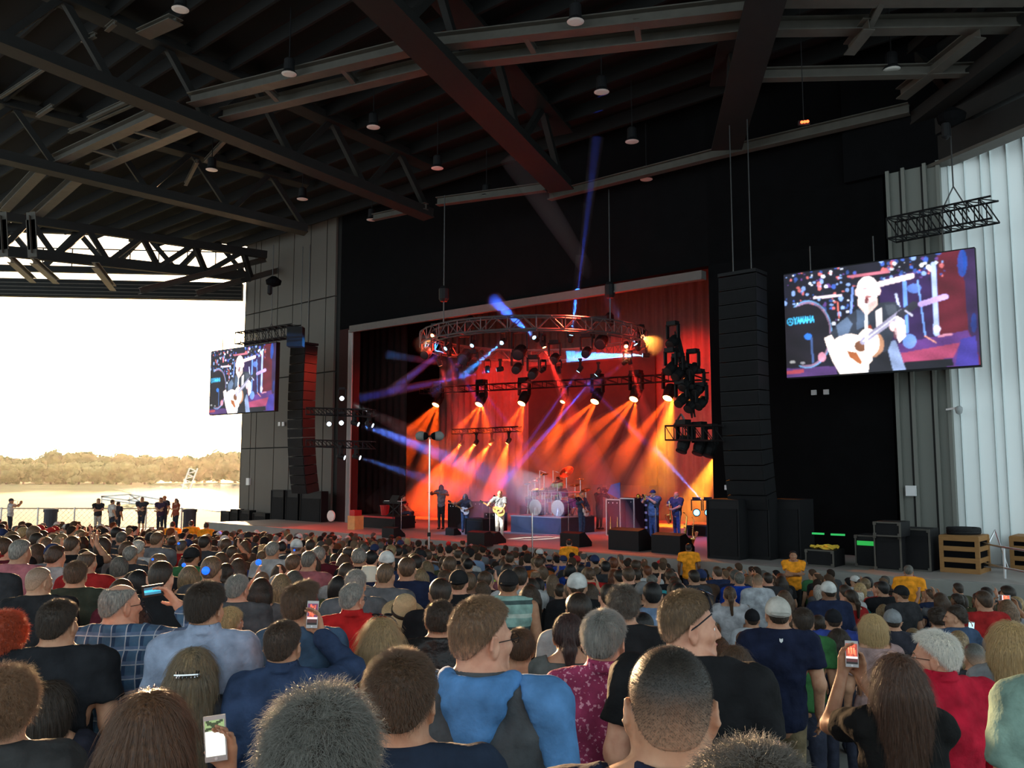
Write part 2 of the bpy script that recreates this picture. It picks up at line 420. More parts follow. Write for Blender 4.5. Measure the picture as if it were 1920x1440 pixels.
# ================================================================ OUTSIDE, HOUSE LEFT
M['field'] = mat('dry_grass_field', (.17, .155, .065), .95, var=.35, scale=.08, bump=.2, bscale=3)
M['verge'] = mat('walkway_concrete', (.42, .40, .36), .9, var=.15)
M['leaf'] = mat('tree_foliage', (.085, .11, .045), .8, var=.5, scale=.8)
M['leaf2'] = mat('pale_tree_foliage', (.13, .16, .07), .8, var=.4, scale=.8)
M['bark'] = mat('bark', (.12, .09, .06), .9)
M['water'] = mat('lake_water', (.30, .30, .26), .12, var=.1, scale=.05, bump=.15, bscale=.6, spec=.8)
FZ = .8
mb = MB(); 
fld = [Vector((-26, 42, 0)), Vector((-400, 42, 0)), Vector((-400, 900, 0)), Vector((300, 900, 0)), Vector((300, 70, 0)), Vector((-10, 53, 0))]
lake_px = [(215, 917), (300, 911), (380, 908.3), (452, 908), (700, 908), (700, 935), (470, 962), (400, 958), (345, 946), (300, 936), (250, 926)]
mb.add([Vector((p.x, p.y, FZ)) for p in fld], [tuple(range(6))])
struct(mb.build('field', M['field']))
lk = [on_z(x, y, FZ + .04) for x, y in lake_px]; mb = MB(); mb.add(lk, [tuple(range(len(lk)))[::-1]])
struct(mb.build('lake', M['water']))
# raised walkway with white kerb
wk = MB(); 
for (x0, x1, y0, y1, z0, z1) in ((-60, -14.5, 38.5, 47.0, -.5, .93),): wk.box(((x0 + x1) / 2, (y0 + y1) / 2, (z0 + z1) / 2), (x1 - x0, y1 - y0, z1 - z0))
struct(wk.build('walkway', M['verge']))
struct(MB().box((-26, 38.45, .62), (23, .3, .72)).build('trim_4', mat('white_kerb', (.75, .73, .7), .7, var=.1)))
# chain-link fence
fe = empty('chain_link_fence', (-30, 45.8, .93), 0, 'chain-link fence with top rail behind the onlookers at the field edge', 'fence')
MB().tube([(-18, 0, 1.1), (13, 0, 1.1)], .035, 6).build('top_rail', M['alu'], fe)
MB().tube([(-18, 0, .12), (13, 0, .12)], .02, 6).build('bottom_rail', M['alu'], fe)
for px in (12, 80, 148, 215, 281, 347):
    x = (px - 960) / F * 45.8 + 30; MB().tube([(x, 0, 0), (x, 0, 1.16)], .045, 8).build('post', M['alu'], fe)
wm = MB(); x = -14.0
while x < 13:
    for s in (-1, 1): wm.bar((x - s * .5, 0, .12), (x + s * .5, 0, 1.1), .012, .012)
    x += .28
wm.build('wire_mesh', M['alu'], fe)['kind'] = 'stuff'
def bollard(px, lab):
    x = (px - 960) / F * 45; o = MB().lathe([(.32, 0), (.32, .95), (.36, .95), (.36, 1.1), (.1, 1.16)], n=14).build('bin', mat('dark_bin', (.04, .045, .06), .6), loc=(x, 45, .93), smooth=False); tag(o, lab, 'bin')
bollard(104, 'dark round bin before the fence near the man holding up a phone'); bollard(362, 'dark round bin at the right end of the chain-link fence')
# gangway frame lying on the grass
gw = empty('metal_gangway', (0, 0, 0), 0, 'pale metal gangway frame lying on the grass by the lake', 'frame')
for a, b in (((190, 931), (243, 927)), ((243, 927), (300, 936)), ((190, 931), (300, 946)), ((190, 936), (300, 951)), ((243, 927), (262, 940)), ((262, 932), (240, 938))):
    MB().bar(at(*a, 82), at(*b, 82), .12, .14).build('bar', M['alu'], gw)
for px in (191, 243, 300):
    p = at(px, 932, 82); MB().bar(p, (p.x, p.y, FZ), .1, .1).build('leg', M['alu'], gw)
# lattice tower seen at the lake edge
lt = empty('lattice_tower', (0, 0, 0), 0, 'leaning lattice tower glaring in the low sun beside the lake', 'tower')
a = at(344, 914, 150); b = at(363, 878, 150)
for dx in (-.7, .7): MB().bar(a + Vector((dx, 0, -1.5)), b + Vector((dx, 0, 0)), .2, .2).build('leg', M['alu'], lt)
for i in range(7):
    p = a.lerp(b, i / 7); q_ = a.lerp(b, (i + 1) / 7); s = -1 if i % 2 else 1
    MB().bar(p + Vector((.7 * s, 0, 0)), q_ + Vector((-.7 * s, 0, 0)), .14, .14).build('brace', M['alu'], lt)
# trees
def make_tree(seed, mcol):
    r_ = np.random.default_rng(seed); root = empty('tree')
    MB().tube([(0, 0, 0), (.1, 0, 1.2), (-.1, .1, 2.6)], [.3, .22, .12], 7).build('trunk', M['bark'], root)
    c = MB(); lobes = [(r_.uniform(-2.4, 2.4), r_.uniform(-2, 2), r_.uniform(2.2, 4.6), r_.uniform(1.2, 2.1)) for _ in range(13)] + [(r_.uniform(-3, 3), r_.uniform(-2, 2), r_.uniform(.9, 1.8), 1.2) for _ in range(5)]
    for x, y, z, rr in lobes:
        n = 70
        v = r_.normal(size=(n, 3)); v /= np.linalg.norm(v, axis=1)[:, None]
        for d in v:
            p = np.array((x, y, z)) + d * rr * r_.uniform(.8, 1.08) * np.array((1, 1, .8)); s = r_.uniform(.25, .5)
            t1 = r_.normal(size=3); t1 -= d * t1.dot(d) * .6; t1 /= np.linalg.norm(t1); t2 = np.cross(d, t1)
            c.add([p - t1 * s, p + t2 * s, p + t1 * s, p - t2 * s], [(0, 1, 2, 3)])
        core = [(rr * .82 * math.sin(math.pi * k / 5), z - rr * .66 * math.cos(math.pi * k / 5)) for k in range(6)]
        c.lathe([(max(.01, a_), b_) for a_, b_ in core], (x, y, 0), 8)
    c.build('crown', mcol, root)['kind'] = 'stuff'
    return root
TP = [make_tree(3, M['leaf']), make_tree(5, M['leaf']), make_tree(9, M['leaf2'])]
ORD = 'first second third fourth fifth sixth seventh eighth ninth tenth eleventh twelfth thirteenth fourteenth fifteenth sixteenth seventeenth eighteenth'.split()
k = 0
tree_spots = []
for i in range(17): tree_spots.append((-25 + i * 29 + random.uniform(-4, 4), 215 + random.uniform(-4, 4), i % 2, random.uniform(1.05, 1.35)))
for i in range(12): tree_spots.append((-10 + i * 26 + random.uniform(-6, 6), 190 + random.uniform(-4, 4), 2, random.uniform(.62, .9)))
sides = ['seen past the leftmost onlooker', 'behind the two onlookers in the middle of the fence', 'toward the lake and the low sun']
for i, (px, Y, kd, sc) in enumerate(tree_spots):
    o = TP[kd] if k < 3 and kd == [0, 1, 2][k] else None
    if o is not None: k += 1
    else: o = copy_tree(TP[kd])
    p = at(px, 905, Y); o.location = (p.x, p.y, FZ); o.scale = (sc, sc, sc * (1.05 if kd < 2 else 1)); o.rotation_euler = (0, 0, i * 1.7)
    if kd == 2: tag(o, 'pale low bushy tree before the treeline, %s from the left' % ORD[i - 17], 'tree', 'pale trees before the treeline')
    else: tag(o, 'tall darker tree of the far treeline, %s from the left' % ORD[i], 'tree', 'trees of the far treeline')

# low sunlit mist over the meadow
mz = MB().box((-60, 118, 10), (180, 120, 18)).build('haze', None); mm = bpy.data.materials.new('meadow_mist'); mm.use_nodes = True; t = mm.node_tree; t.nodes.clear()
o_ = N(t, 'ShaderNodeOutputMaterial'); v_ = N(t, 'ShaderNodeVolumeScatter'); v_.inputs['Density'].default_value = .00016; v_.inputs['Anisotropy'].default_value = .72; v_.inputs['Color'].default_value = (1, .93, .8, 1)
t.links.new(v_.outputs[0], o_.inputs['Volume']); mz.data.materials.append(mm); tag(mz, 'golden evening mist hanging over the meadow and lake', 'haze', kind='stuff')
# ================================================================ STAGE
M['gear'] = mat('black_gear', (.010, .010, .011), .6, var=.2, spec=.2)
M['grille'] = mat('speaker_grille', (.014, .014, .015), .8, var=.2, spec=.1, bump=.4, bscale=120)
M['red_gloss'] = mat('red_plastic', (.5, .02, .02), .4)
M['brass'] = mat('brass', (.75, .50, .16), .25, 1.0, var=.1)
M['wood'] = mat('crate_wood', (.30, .15, .05), .7, var=.25, scale=4, stretch=(1, 1, 6))
M['chain'] = mat('chain_steel', (.08, .08, .08), .4, .8)
M['foam'] = mat('grey_fur_windscreen', (.18, .18, .17), 1.0, var=.3)
def objcol_mat(name, strength=0., rough=.5, base=True):
    m = bpy.data.materials.new(name); m.use_nodes = True; t = m.node_tree; b = t.nodes['Principled BSDF']; oi = N(t, 'ShaderNodeObjectInfo')
    t.links.new(oi.outputs['Color'], b.inputs['Base Color']); b.inputs['Roughness'].default_value = rough
    if strength: t.links.new(oi.outputs['Color'], b.inputs['Emission Color']); b.inputs['Emission Strength'].default_value = strength
    MATS[name] = m; return m
M['lens'] = objcol_mat('lamp_lens', 7.)
M['lens_dim'] = objcol_mat('small_indicator', 4.)
def spot(pos, tgt, col, W, ang, blend=.3, r=.05, name='spot_beam'):
    l = bpy.data.lights.new(name, 'SPOT'); l.energy = W; l.color = col; l.spot_size = R(ang); l.spot_blend = blend; l.shadow_soft_size = r
    o = bpy.data.objects.new(name, l); C.objects.link(o); o.location = pos; o.rotation_euler = (Vector(tgt) - Vector(pos)).to_track_quat('-Z', 'Y').to_euler(); return o
hmat = bpy.data.materials.new('beam_haze'); hmat.use_nodes = True; t = hmat.node_tree; t.nodes.clear()
o_ = N(t, 'ShaderNodeOutputMaterial'); vsn = N(t, 'ShaderNodeVolumeScatter'); vsn.inputs['Density'].default_value = .10; vsn.inputs['Anisotropy'].default_value = 0.
t.links.new(vsn.outputs[0], o_.inputs['Volume'])
BEAMS = [0]
def beam_light(pos, tgt, col, W, ang, L=8., blend=.4, r=.05, name='stage_beam', label='haze'):
    """a spot lamp and a haze body added in the shape of its beam, so the beam shows (real scattering)"""
    pos = Vector(pos); d = (Vector(tgt) - pos).normalized(); r = max(.025, r * .6); spot(pos, pos + d, col, W, ang, blend, r, name)
    if d.z < -.02: L = min(L, (pos.z - STZ - .03) / -d.z)
    qd = d.dot(NN)
    if qd > .05: L = min(L, (BACKQ - .5 - pos.dot(NN)) / qd)
    a = math.tan(R(ang / 2)) * 1.06; o = MB().lathe([(.09, .03), (.09 + a * L * .33, L * .33), (.09 + a * L * .66, L * .66), (.09 + a * L, L)], pos, 20, d).build('haze', hmat); o['kind'] = 'stuff'; o['category'] = 'haze'; o['label'] = label; o['group'] = 'beams of light in the smoke haze'; return o
def area(pos, tgt, col, W, sx, sy, name='wash'):
    l = bpy.data.lights.new(name, 'AREA'); l.energy = W; l.color = col; l.shape = 'RECTANGLE'; l.size = sx; l.size_y = sy
    o = bpy.data.objects.new(name, l); C.objects.link(o); o.location = pos; o.rotation_euler = (Vector(tgt) - Vector(pos)).to_track_quat('-Z', 'Y').to_euler(); return o
# ---------------------------------------------------------------- moving head prototype (head looks along -Z, hangs at origin)
def moving_head():
    root = empty('stage_light')
    MB().box((0, 0, .62), (.36, .26, .14)).build('base', M['gear'], root)
    yk = MB(); yk.box((-.22, 0, .34), (.05, .14, .5)); yk.box((.22, 0, .34), (.05, .14, .5)); yk.box((0, 0, .56), (.48, .14, .05)); yk.build('yoke', M['gear'], root)
    hd = MB().lathe([(.10, .24), (.17, .18), (.18, -.05), (.15, -.2), (.165, -.22), (.165, -.26)], n=14).build('head', M['gear'], root, smooth=False)
    ln = MB().lathe([(.135, -.262), (.12, -.268), (.02, -.275)], n=14).build('lens', M['lens'], hd)
    return root
MH = moving_head(); MH_USED = [False]
def fixture(pos, tgt, col, label, group, scale=1.0, bright=1.0):
    o = MH if not MH_USED[0] else copy_tree(MH); MH_USED[0] = True
    tag(o, label, 'stage light', group); o.location = pos; o.scale = (scale,) * 3
    d = (Vector(tgt) - Vector(pos)); az = math.atan2(d.x, -d.y) if False else math.atan2(d.y, d.x)
    o.rotation_euler = (0, 0, az - R(90))
    hd = [c for c in o.children if c.name.startswith('head')][0]
    el = math.atan2(d.z, math.hypot(d.x, d.y))                 # tilt head about local x
    hd.rotation_euler = (R(90) + el, 0, 0)
    for c in hd.children: c.color = (*[x * bright for x in col], 1)
    return o
ORG = (1.0, .085, .006); BLU = (.02, .10, 1.0); WHT = (.75, .85, 1.0); RED = (1, .03, .02)
# back row of orange washes
bw = empty('back_truss', (0, 0, 0), 0, 'thin dark truss carrying the back row of orange lights', 'truss')
def truss(name, a, b, s=.4, bays=8, m=None, label=None, cat='truss', group=None, root=None, n=5):
    a = Vector(a); b = Vector(b); d = (b - a).normalized(); side = d.cross(Vector((0, 0, 1))).normalized() * (s / 2); up = Vector((0, 0, s / 2)); m = m or M['gear']
    if root is None: root = empty(name, (0, 0, 0), 0, label, cat, group)
    cs = [side + up, side - up, -side + up, -side - up]
    for c in cs: MB().tube([a + c, b + c], .03, n).build('chord', m, root)
    lc = MB()
    for i in range(bays):
        p = a.lerp(b, i / bays); q_ = a.lerp(b, (i + 1) / bays)
        for c0, c1 in ((cs[0], cs[1]), (cs[2], cs[3]), (cs[0], cs[2]), (cs[1], cs[3])):
            lc.tube([p + c0, q_ + c1], .018, 4); lc.tube([p + c0, p + c1], .018, 4)
    lc.build('lacing', m, root); return root
bpos = [(822, 752), (903, 751), (983, 749), (1058, 750), (1120, 745), (1193, 740), (1256, 738)]
P3 = [on_q(x, y, 35.5) for x, y in bpos]
truss('back_truss', P3[0] + U * 1.5 + Vector((0, 0, .7)), P3[-1] - U * 2 + Vector((0, 0, .7)), .35, 20, root=bw)
tgts = {0: (-2.2, -.4, 1.4), 1: (-1.4, .6, 2.4), 2: (-.5, 1.0), 3: (.5,), 4: (-2.6, -.3), 5: (-3, -1, .8), 6: (-1.2, .2)}
nm = ['first', 'second', 'third', 'fourth', 'fifth', 'sixth', 'seventh', 'eighth', 'ninth']
for i, p in enumerate(P3):
    w_ = .45 if i == 3 else 1.0
    fixture(p + Vector((0, 0, .1)), S(p.dot(U), 31, 1.5), (1, .45, .12), 'orange wash light in the back row, %s from the left' % nm[i], 'orange wash lights of the back row', 1.6 if i != 3 else 1.0, 3.2 * w_)
    for du in tgts[i]:
        beam_light(p + (CP - p).normalized() * .62 - Vector((0, 0, .12)), S(p.dot(U) - du * 2.2, 31.5, 2.0), ORG, 15000 * w_, 17, 8.5, .7, .06, 'orange_beam', 'orange cone of light falling through smoke from the %s light of the back row' % nm[i])
# low row behind the bassist
for i, (x, y) in enumerate([(866, 829), (893, 829), (922, 828), (954, 826)]):
    p = on_q(x, y, 34.0)
    fixture(p, S(p.dot(U) + 1.8, 32, 1.5), (1, .5, .1), 'small orange light on the low back row, %s from the left' % nm[i], 'small orange lights of the low row', .7, 1.6)
    beam_light(p + (CP - p).normalized() * .25, S(p.dot(U) + (1.9 if i < 3 else -.2), 32.3, 2), (1, .07, .008), 20000, 28, 6, .7, .06, 'red_beam', 'red cone of smoke under the %s small light of the low row' % nm[i])
truss('low_truss', on_q(850, 826, 34) + Vector((0, 0, .5)), on_q(975, 822, 34) + Vector((0, 0, .5)), .25, 8, label='short dark truss with four small orange lights', n=4)
# ring truss over the stage
RC = at(1000, 640, 36.0); RR = 4.6
rt = empty('ring_truss', (0, 0, 0), 0, 'round lighting truss hanging over the middle of the stage, lit red', 'truss')
mt_r = mat('bare_truss_alu', (.12, .11, .11), .45, .4, var=.1)
NS = 28
for (dr, dz) in ((.22, .25), (-.22, .25), (.22, -.25), (-.22, -.25)):
    pts = [RC + Vector(((RR + dr) * math.cos(2 * math.pi * k / NS), (RR + dr) * math.sin(2 * math.pi * k / NS), dz)) for k in range(NS + 1)]
    MB().tube(pts, .035, 5).build('chord', mt_r, rt)
lc = MB()
for k in range(NS):
    a0 = 2 * math.pi * k / NS; a1 = 2 * math.pi * (k + .5) / NS; a2 = 2 * math.pi * (k + 1) / NS
    P_ = lambda a, dr, dz: RC + Vector(((RR + dr) * math.cos(a), (RR + dr) * math.sin(a), dz))
    for dr in (.22, -.22): lc.tube([P_(a0, dr, -.25), P_(a1, dr, .25)], .02, 4); lc.tube([P_(a1, dr, .25), P_(a2, dr, -.25)], .02, 4); lc.tube([P_(a0, dr, -.25), P_(a0, dr, .25)], .02, 4)
    lc.tube([P_(a0, .22, -.25), P_(a0, -.22, -.25)], .02, 4)
lc.build('lacing', mt_r, rt)
for k in (3, 10, 17, 24):
    p = P_(2 * math.pi * k / NS, 0, .25); MB().tube([p, p + Vector((0, 0, 5.2))], .025, 5).build('hoist_chain', M['chain'], rt)
    m_ = MB().lathe([(.14, 0), (.2, .1), (.2, .5), (.1, .62)], p + Vector((0, 0, .9)), 10).build('hoist_motor', M['gear'], rt)
# red lamps lighting the ring, and the heads hanging from it
for k in range(8):
    a = 2 * math.pi * (k + .3) / 8; p = P_(a, -.6, -.45)
    l = bpy.data.lights.new('ring_wash', 'POINT'); l.energy = 120; l.color = (1, .035, .012); l.shadow_soft_size = .1
    o = bpy.data.objects.new('ring_wash', l); C.objects.link(o); o.location = p
heads = [ # px, target px direction (screen delta), colour, beam W, angle, fixture scale, text
    ((1070, 636), (1082, 545), (.02, .16, 1), 14000, 5.5, 'pointing a short blue beam straight up'),
    ((1196, 652), (1148, 578), (.04, .22, 1), 16000, 6, 'throwing a blue-white beam up and left'),
    ((1212, 666), (1078, 668), (.03, .34, 1), 20000, 10, 'throwing a broad cyan beam to the left'),
    ((1005, 636), (992, 624), (.02, .14, 1), 6000, 9, 'aiming a stub of blue light up'),
    ((944, 640), (930, 652), (.03, .3, 1), 4000, 5, 'with a thin cyan beam down and left'),
    ((888, 644), (872, 664), BLU, 500, 5, 'with a faint blue beam low at the left'),
    ((840, 650), (812, 672), BLU, 1400, 5, 'with a blue beam at the left end of the ring'),
    ((938, 692), (765, 728), BLU, 8000, 3.2, 'sending a long blue beam far left'),
    ((861, 686), (810, 678), BLU, 400, 4, 'showing a tiny blue dot low left'),
    ((1088, 691), (990, 830), BLU, 2200, 2.6, 'sending a thin violet beam down and left'),
    ((1122, 698), (1005, 835), BLU, 8000, 3.0, 'sending a thick blue beam down and left'),
    ((1018, 693), (1010, 700), BLU, 300, 4, 'showing a small blue dot under the ring'),
    ((824, 679), (842, 740), RED, 1100, 8, 'with a red beam under the left end of the ring'),
    ((842, 662), (852, 715), RED, 800, 9, 'with a faint red beam beside the left end of the ring'),
    ((914, 692), (916, 740), RED, 1300, 8, 'with a red beam straight down left of the middle'),
    ((1018, 645), (1050, 722), RED, 4500, 9, 'with a long red beam down at the middle'),
    ((1047, 693), (1052, 720), RED, 500, 6, 'showing a small red dot under the ring'),
    ((1180, 676), (1192, 715), RED, 1300, 9, 'with a red beam under the right end of the ring'),
    ((1173, 678), (1160, 688), BLU, 300, 5, 'showing a small blue dot under the right end'),
    ((1174, 646), (1174, 660), (1, .35, .1), 300, 30, 'glowing orange-white on the right of the ring'),
    ((1202, 628), (1215, 640), (1, .30, .04), 900, 60, 'glaring orange at the right end of the ring'),
    ((814, 626), (800, 640), (1, .4, .1), 200, 40, 'glowing orange at the left end of the ring'),
]
for (px, py), (tx, ty), col, W, ang, txt in heads:
    p = at(px, py, 34.5 if py < 660 else 36); t_ = at(tx, ty, 34.0 if py < 660 else 36.3)
    t_ = p + (t_ - p).normalized() * 3
    ln = 9.0 if ('long' in txt or 'thin violet' in txt or 'thick blue' in txt or 'up and left' in txt or 'red beam' in txt) else 3.2
    if 'long blue' in txt: ln = 6
    if ang > 20: ln = .9
    c_ = (.25, .7, 1.0) if col[2] > .5 else (1, .35, .15)
    fixture(p, t_, c_, 'moving stage light ' + txt, 'moving lights of the ring truss', .62, 1.0)
    beam_light(p + (t_ - p).normalized() * .2 + (CP - p).normalized() * .12, t_, col, W * (9 if col is not ORG and max(col) == col[2] else 4), ang, ln, .3, .04, 'moving_beam', 'beam in the smoke of the moving light ' + txt.replace('throwing a ', 'with the ').replace('sending a ', 'with the '))
# crossing violet beams from high left and the long blue beam above the proscenium
beam_light(on_q(880, 700, 36), on_q(1120, 1010, 36), (.12, .06, 1), 12000, 3.2, 12, .3, .04, 'moving_beam', 'violet beam crossing down to the drums from the upper left')
beam_light(on_q(820, 640, 34), on_q(1000, 900, 36), (.10, .08, 1), 12000, 3.2, 12, .3, .04, 'moving_beam', 'violet beam from the left end of the ring down to the singer')
beam_light(on_q(1085, 705, 34), on_q(1310, 930, 34), (.12, .06, 1), 12000, 3.0, 12, .3, .04, 'moving_beam', 'faint violet beam falling to the right wing')
beam_light(on_q(1323, 946, 30), on_q(1245, 860, 30), (.05, .25, 1), 26000, 4.5, 3.2, .25, .04, 'moving_beam', 'bright blue beam rising left from the right wing')
beam_light(on_q(1082, 560, 25.5), on_q(1110, 330, 25.0), BLU, 9000, 3.6, 6, .3, .04, 'moving_beam', 'dim blue beam rising over the stage opening to the roof')
# dark unlit big fixtures silhouetted under the ring
for i, (px, py) in enumerate([(800, 662), (873, 668), (886, 690), (975, 660), (970, 690), (1000, 700), (1128, 640), (1040, 672), (1100, 660)]):
    p = at(px, py, 35); fixture(p, p + Vector((-.3, -1, -.5)), (.02, .02, .03), ['large', 'big round', 'lower', 'central dark', 'low hanging', 'lowest', 'right', 'upper middle', 'small right'][i] + ' unlit moving light hanging under the ring truss, %s placed' % nm[i], 'unlit lights under the ring', 1.5 if i in (1, 3, 6) else 1.1, .02)
# ---------------------------------------------------------------- side ladders
def ladder_left():
    for z_px, lab in ((772, 'upper'), (832, 'lower')):
        a = at(578, z_px - 1, 38); b = at(700, z_px + 3, 36.5)
        truss('side_truss', a, b, .3, 8, label='%s horizontal truss of lights at the left edge of the stage opening' % lab)
    MB_ = MB()
ladder_left()
ll = [((641, 747), 'topmost', .9), ((617, 795), 'leftmost of the upper four', .6), ((640, 793), 'second of the upper four', 1), ((665, 793), 'third of the upper four', 1), ((692, 795), 'rightmost of the upper four', .8), ((639, 856), 'left of the lower pair', 1), ((668, 856), 'right of the lower pair', .7)]
for i, ((px, py), txt, s_) in enumerate(ll):
    p = at(px, py, 37.0); t_ = at(960, 905 if i not in (5, 6) else 950, 36)
    fixture(p, t_ if i > 2 else CP, (.8, .95, 1.1), 'white side light on the left ladder, ' + txt, 'white side lights of the left ladder', .7, 1.1 * s_)
    if i in (0, 3, 4, 6): beam_light(p + (t_ - p).normalized() * .3, t_, (.08, .20, 1) if i else (.5, .6, .7), (1500, 0, 0, 9000, 5000, 0, 5000)[i], 9, 9, .5, .05, 'side_beam', 'blue-white beam of the side light, ' + txt)
rl = [(1262, 640), (1258, 690), (1300, 692), (1272, 700), (1285, 720), (1310, 730), (1278, 750), (1315, 755), (1296, 760)]
for i, (px, py) in enumerate(rl):
    p = at(px, py, 27.5); fixture(p, p + Vector((-.6, -.6, -.6)), (.02, .02, .02), 'dark unlit light on the right side tower, %s from the top' % nm[i], 'unlit lights of the right side tower', .95, .02)
truss('side_tower', at(1268, 632, 27.8), at(1300, 770, 27.8), .45, 8, label='black side light tower hanging at the right edge of the opening')
truss('side_truss', at(1258, 812, 27.5), at(1345, 812, 25.5), .45, 5, label='short black truss with two drum-shaped lights right of the stage')
for i, (px, py) in enumerate([(1282, 832), (1312, 836), (1332, 840)]):
    p = at(px, py, 27); fixture(p, p + Vector((-.4, -.3, -1)), (.02, .02, .02), 'dark round light under the short right truss, %s from the left' % nm[i], 'dark lights under the short right truss', 1.1, .02)
for a in ((1262, 800), (1292, 800)): MB().tube([at(*a, 27.4), at(1277, 776, 27.4)], .03, 5).build('hanging_cable', M['chain'])['label'] = 'dark cable of the bridle above the short right truss'
for o in bpy.data.objects:
    if o.name.startswith('hanging_cable'): o['category'] = 'cable'; o['label'] = ('right' if '.' in o.name else 'left') + ' dark cable of the bridle above the short right truss'
# right-side yellow/orange glow sources behind the line array
for (px, py, W) in ((1262, 745, 9000), (1345, 850, 9000)):
    p = on_q(px, py, 33); beam_light(p, S(p.dot(U) + 2.5, 35, 2), (1, .34, .02), W * 1.5, 28, 5, .7, .1, 'amber_beam', 'amber glow of smoke ' + ('below the last light of the back row' if px < 1300 else 'beside the black line array'))
# ---------------------------------------------------------------- washes
for u in (17, 22, 27, 32, 36): spot(S(u, BACKQ - 3.0, 13.8), S(u, BACKQ, 3.0), (1, .022, .012), 5200, 75, .8, .3, 'red_wash')
for u in (17, 24, 31): spot(S(u, 27.5, 13), S(u, 25, 1.45), (1, .07, .05), 14000, 62, .8, .3, 'red_wash')
spot(S(33.0, 31, 11.5), S(35, 27, 5), (1, .03, .02), 1800, 60, .8, .2, 'red_wash')
for u in (19, 26, 33): spot(S(u, 25.5, 10.5), S(u, 18.5, .8), (1, .06, .03), 5000, 75, .9, .3, 'red_wash')  # added red spots without fixtures, to redden the heads of the front crowd
# front light from the house
SING = on_z(937, 1013, STZ)
FOH = S(26, 6, 16)
spot(FOH, SING + Vector((0, 0, 1.2)), (1, .97, .88), 110000, 3.4, .5, .1, 'follow_spot')
spot(S(22, 6, 16), on_z(1040, 1000, STZ) + Vector((0, 0, 1.2)), (.30, .5, 1), 26000, 9, .6, .15, 'front_blue')
spot(S(14, 8, 15), on_z(1240, 1010, STZ) + Vector((0, 0, 1.2)), (.22, .38, 1), 26000, 11, .6, .15, 'front_blue')
spot(S(30, 8, 15), on_z(860, 1000, STZ) + Vector((0, 0, 1.2)), (.32, .5, 1), 24000, 9, .6, .15, 'front_blue')
spot(S(20, 8, 15), on_z(1045, 960, STZ + .8), (.9, .9, 1), 60000, 4.5, .5, .15, 'front_white')
# ---------------------------------------------------------------- line arrays
def line_array(px, top, n, q, label, w_=1.25, k=1.0):
    root = empty('line_array', (0, 0, 0), 0, label, 'speaker'); p0 = on_q(px, top, q); p = p0.copy(); ang = R(-2)
    for i in range(n):
        ang += R(.9 * (i / n) * 2.0)
        h = .44 * k; mb = MB(); Mx = Matrix.Rotation(SROT, 3, 'Z') @ Matrix.Rotation(ang, 3, 'X')
        mb.box(p + Vector((0, 0, -h / 2)), (w_, .7, h - .03), m=Mx); b = mb.build('speaker_box', M['gear'], root)
        g = MB(); g.box(p + Vector((0, 0, -h / 2)) + Mx @ Vector((0, -.36, 0)), (w_ - .06, .03, h - .08), m=Mx); g.build('grille', M['grille'], b)
        p = p + Mx @ Vector((0, 0, -h))
    MB().box(p0 + Vector((0, 0, .08)), (w_, .8, .1), SROT).build('fly_frame', M['gear'], root)
    for d in (-.3, .3): MB().tube([p0 + U * d + Vector((0, 0, .1)), p0 + U * d + Vector((0, 0, 5))], .02, 5).build('hoist_chain', M['chain'], root)
line_array(570, 650, 16, 24.0, 'tall curved line array of speakers hanging left of the stage')
line_array(1392, 520, 16, 24.0, 'black curved line array hanging between the stage and the right screen')
# ---------------------------------------------------------------- hanging trusses with screens
def hoist(p, z1, label, big=True):
    root = empty('chain_hoist', p, 0, label, 'hoist'); h = z1 - p.z
    MB().tube([(0, 0, 0), (0, 0, h)], .02, 5).build('chain', M['chain'], root)
    MB().lathe([(.03, 0), (.12, .08), (.12, .45), (.05, .5)], (-.12, 0, 1.35), 10).build('motor', M['gear'], root)
    MB().lathe([(.05, 0), (.34, .12), (.38, .3), (.12, .5)], (.05, 0, 1.75), 12).build('chain_bag', M['blackcloth'], root)
    MB().tube([(0, 0, 0), (.35, -.1, -.75)], .02, 5).build('sling', M['chain'], root); MB().tube([(0, 0, 0), (-.35, .1, -.75)], .02, 5).build('sling', M['chain'], root)
SC_R = [at(1472, 513, 25.7), at(1828, 458, 22.5)]; SC_L = [at(400, 657, 43.2), at(522, 650, 40.0)]
ta = at(1672, 452, 24.2) ; tb = at(1868, 424, 22.2)
truss('screen_truss', (ta.x, ta.y, 11.0), (tb.x, tb.y, 11.0), .6, 9, label='black lattice truss above the right video screen')
tmid = at(1790, 400, 23.0); hoist(Vector((tmid.x, tmid.y, 11.9)), 13.7, 'dark chain hoist with canvas bag above the right screen')
ta = at(450, 634, 41); tb = at(555, 622, 38.5)
truss('screen_truss', (ta.x, ta.y, 10.4), (tb.x, tb.y, 10.4), .55, 9, label='black lattice truss above the left video screen')
tmid = at(509, 600, 40); hoist(Vector((tmid.x, tmid.y, 11.0)), 14.8, 'dark chain hoist above the left screen')
tmid = at(1492, 350, 25); 
bl = MB().box((tb.x, tb.y, 10.1), (.7, .5, .9)).build('lamp_box', M['gear']); tag(bl, 'black lamp box at the right end of the left screen truss', 'lamp')
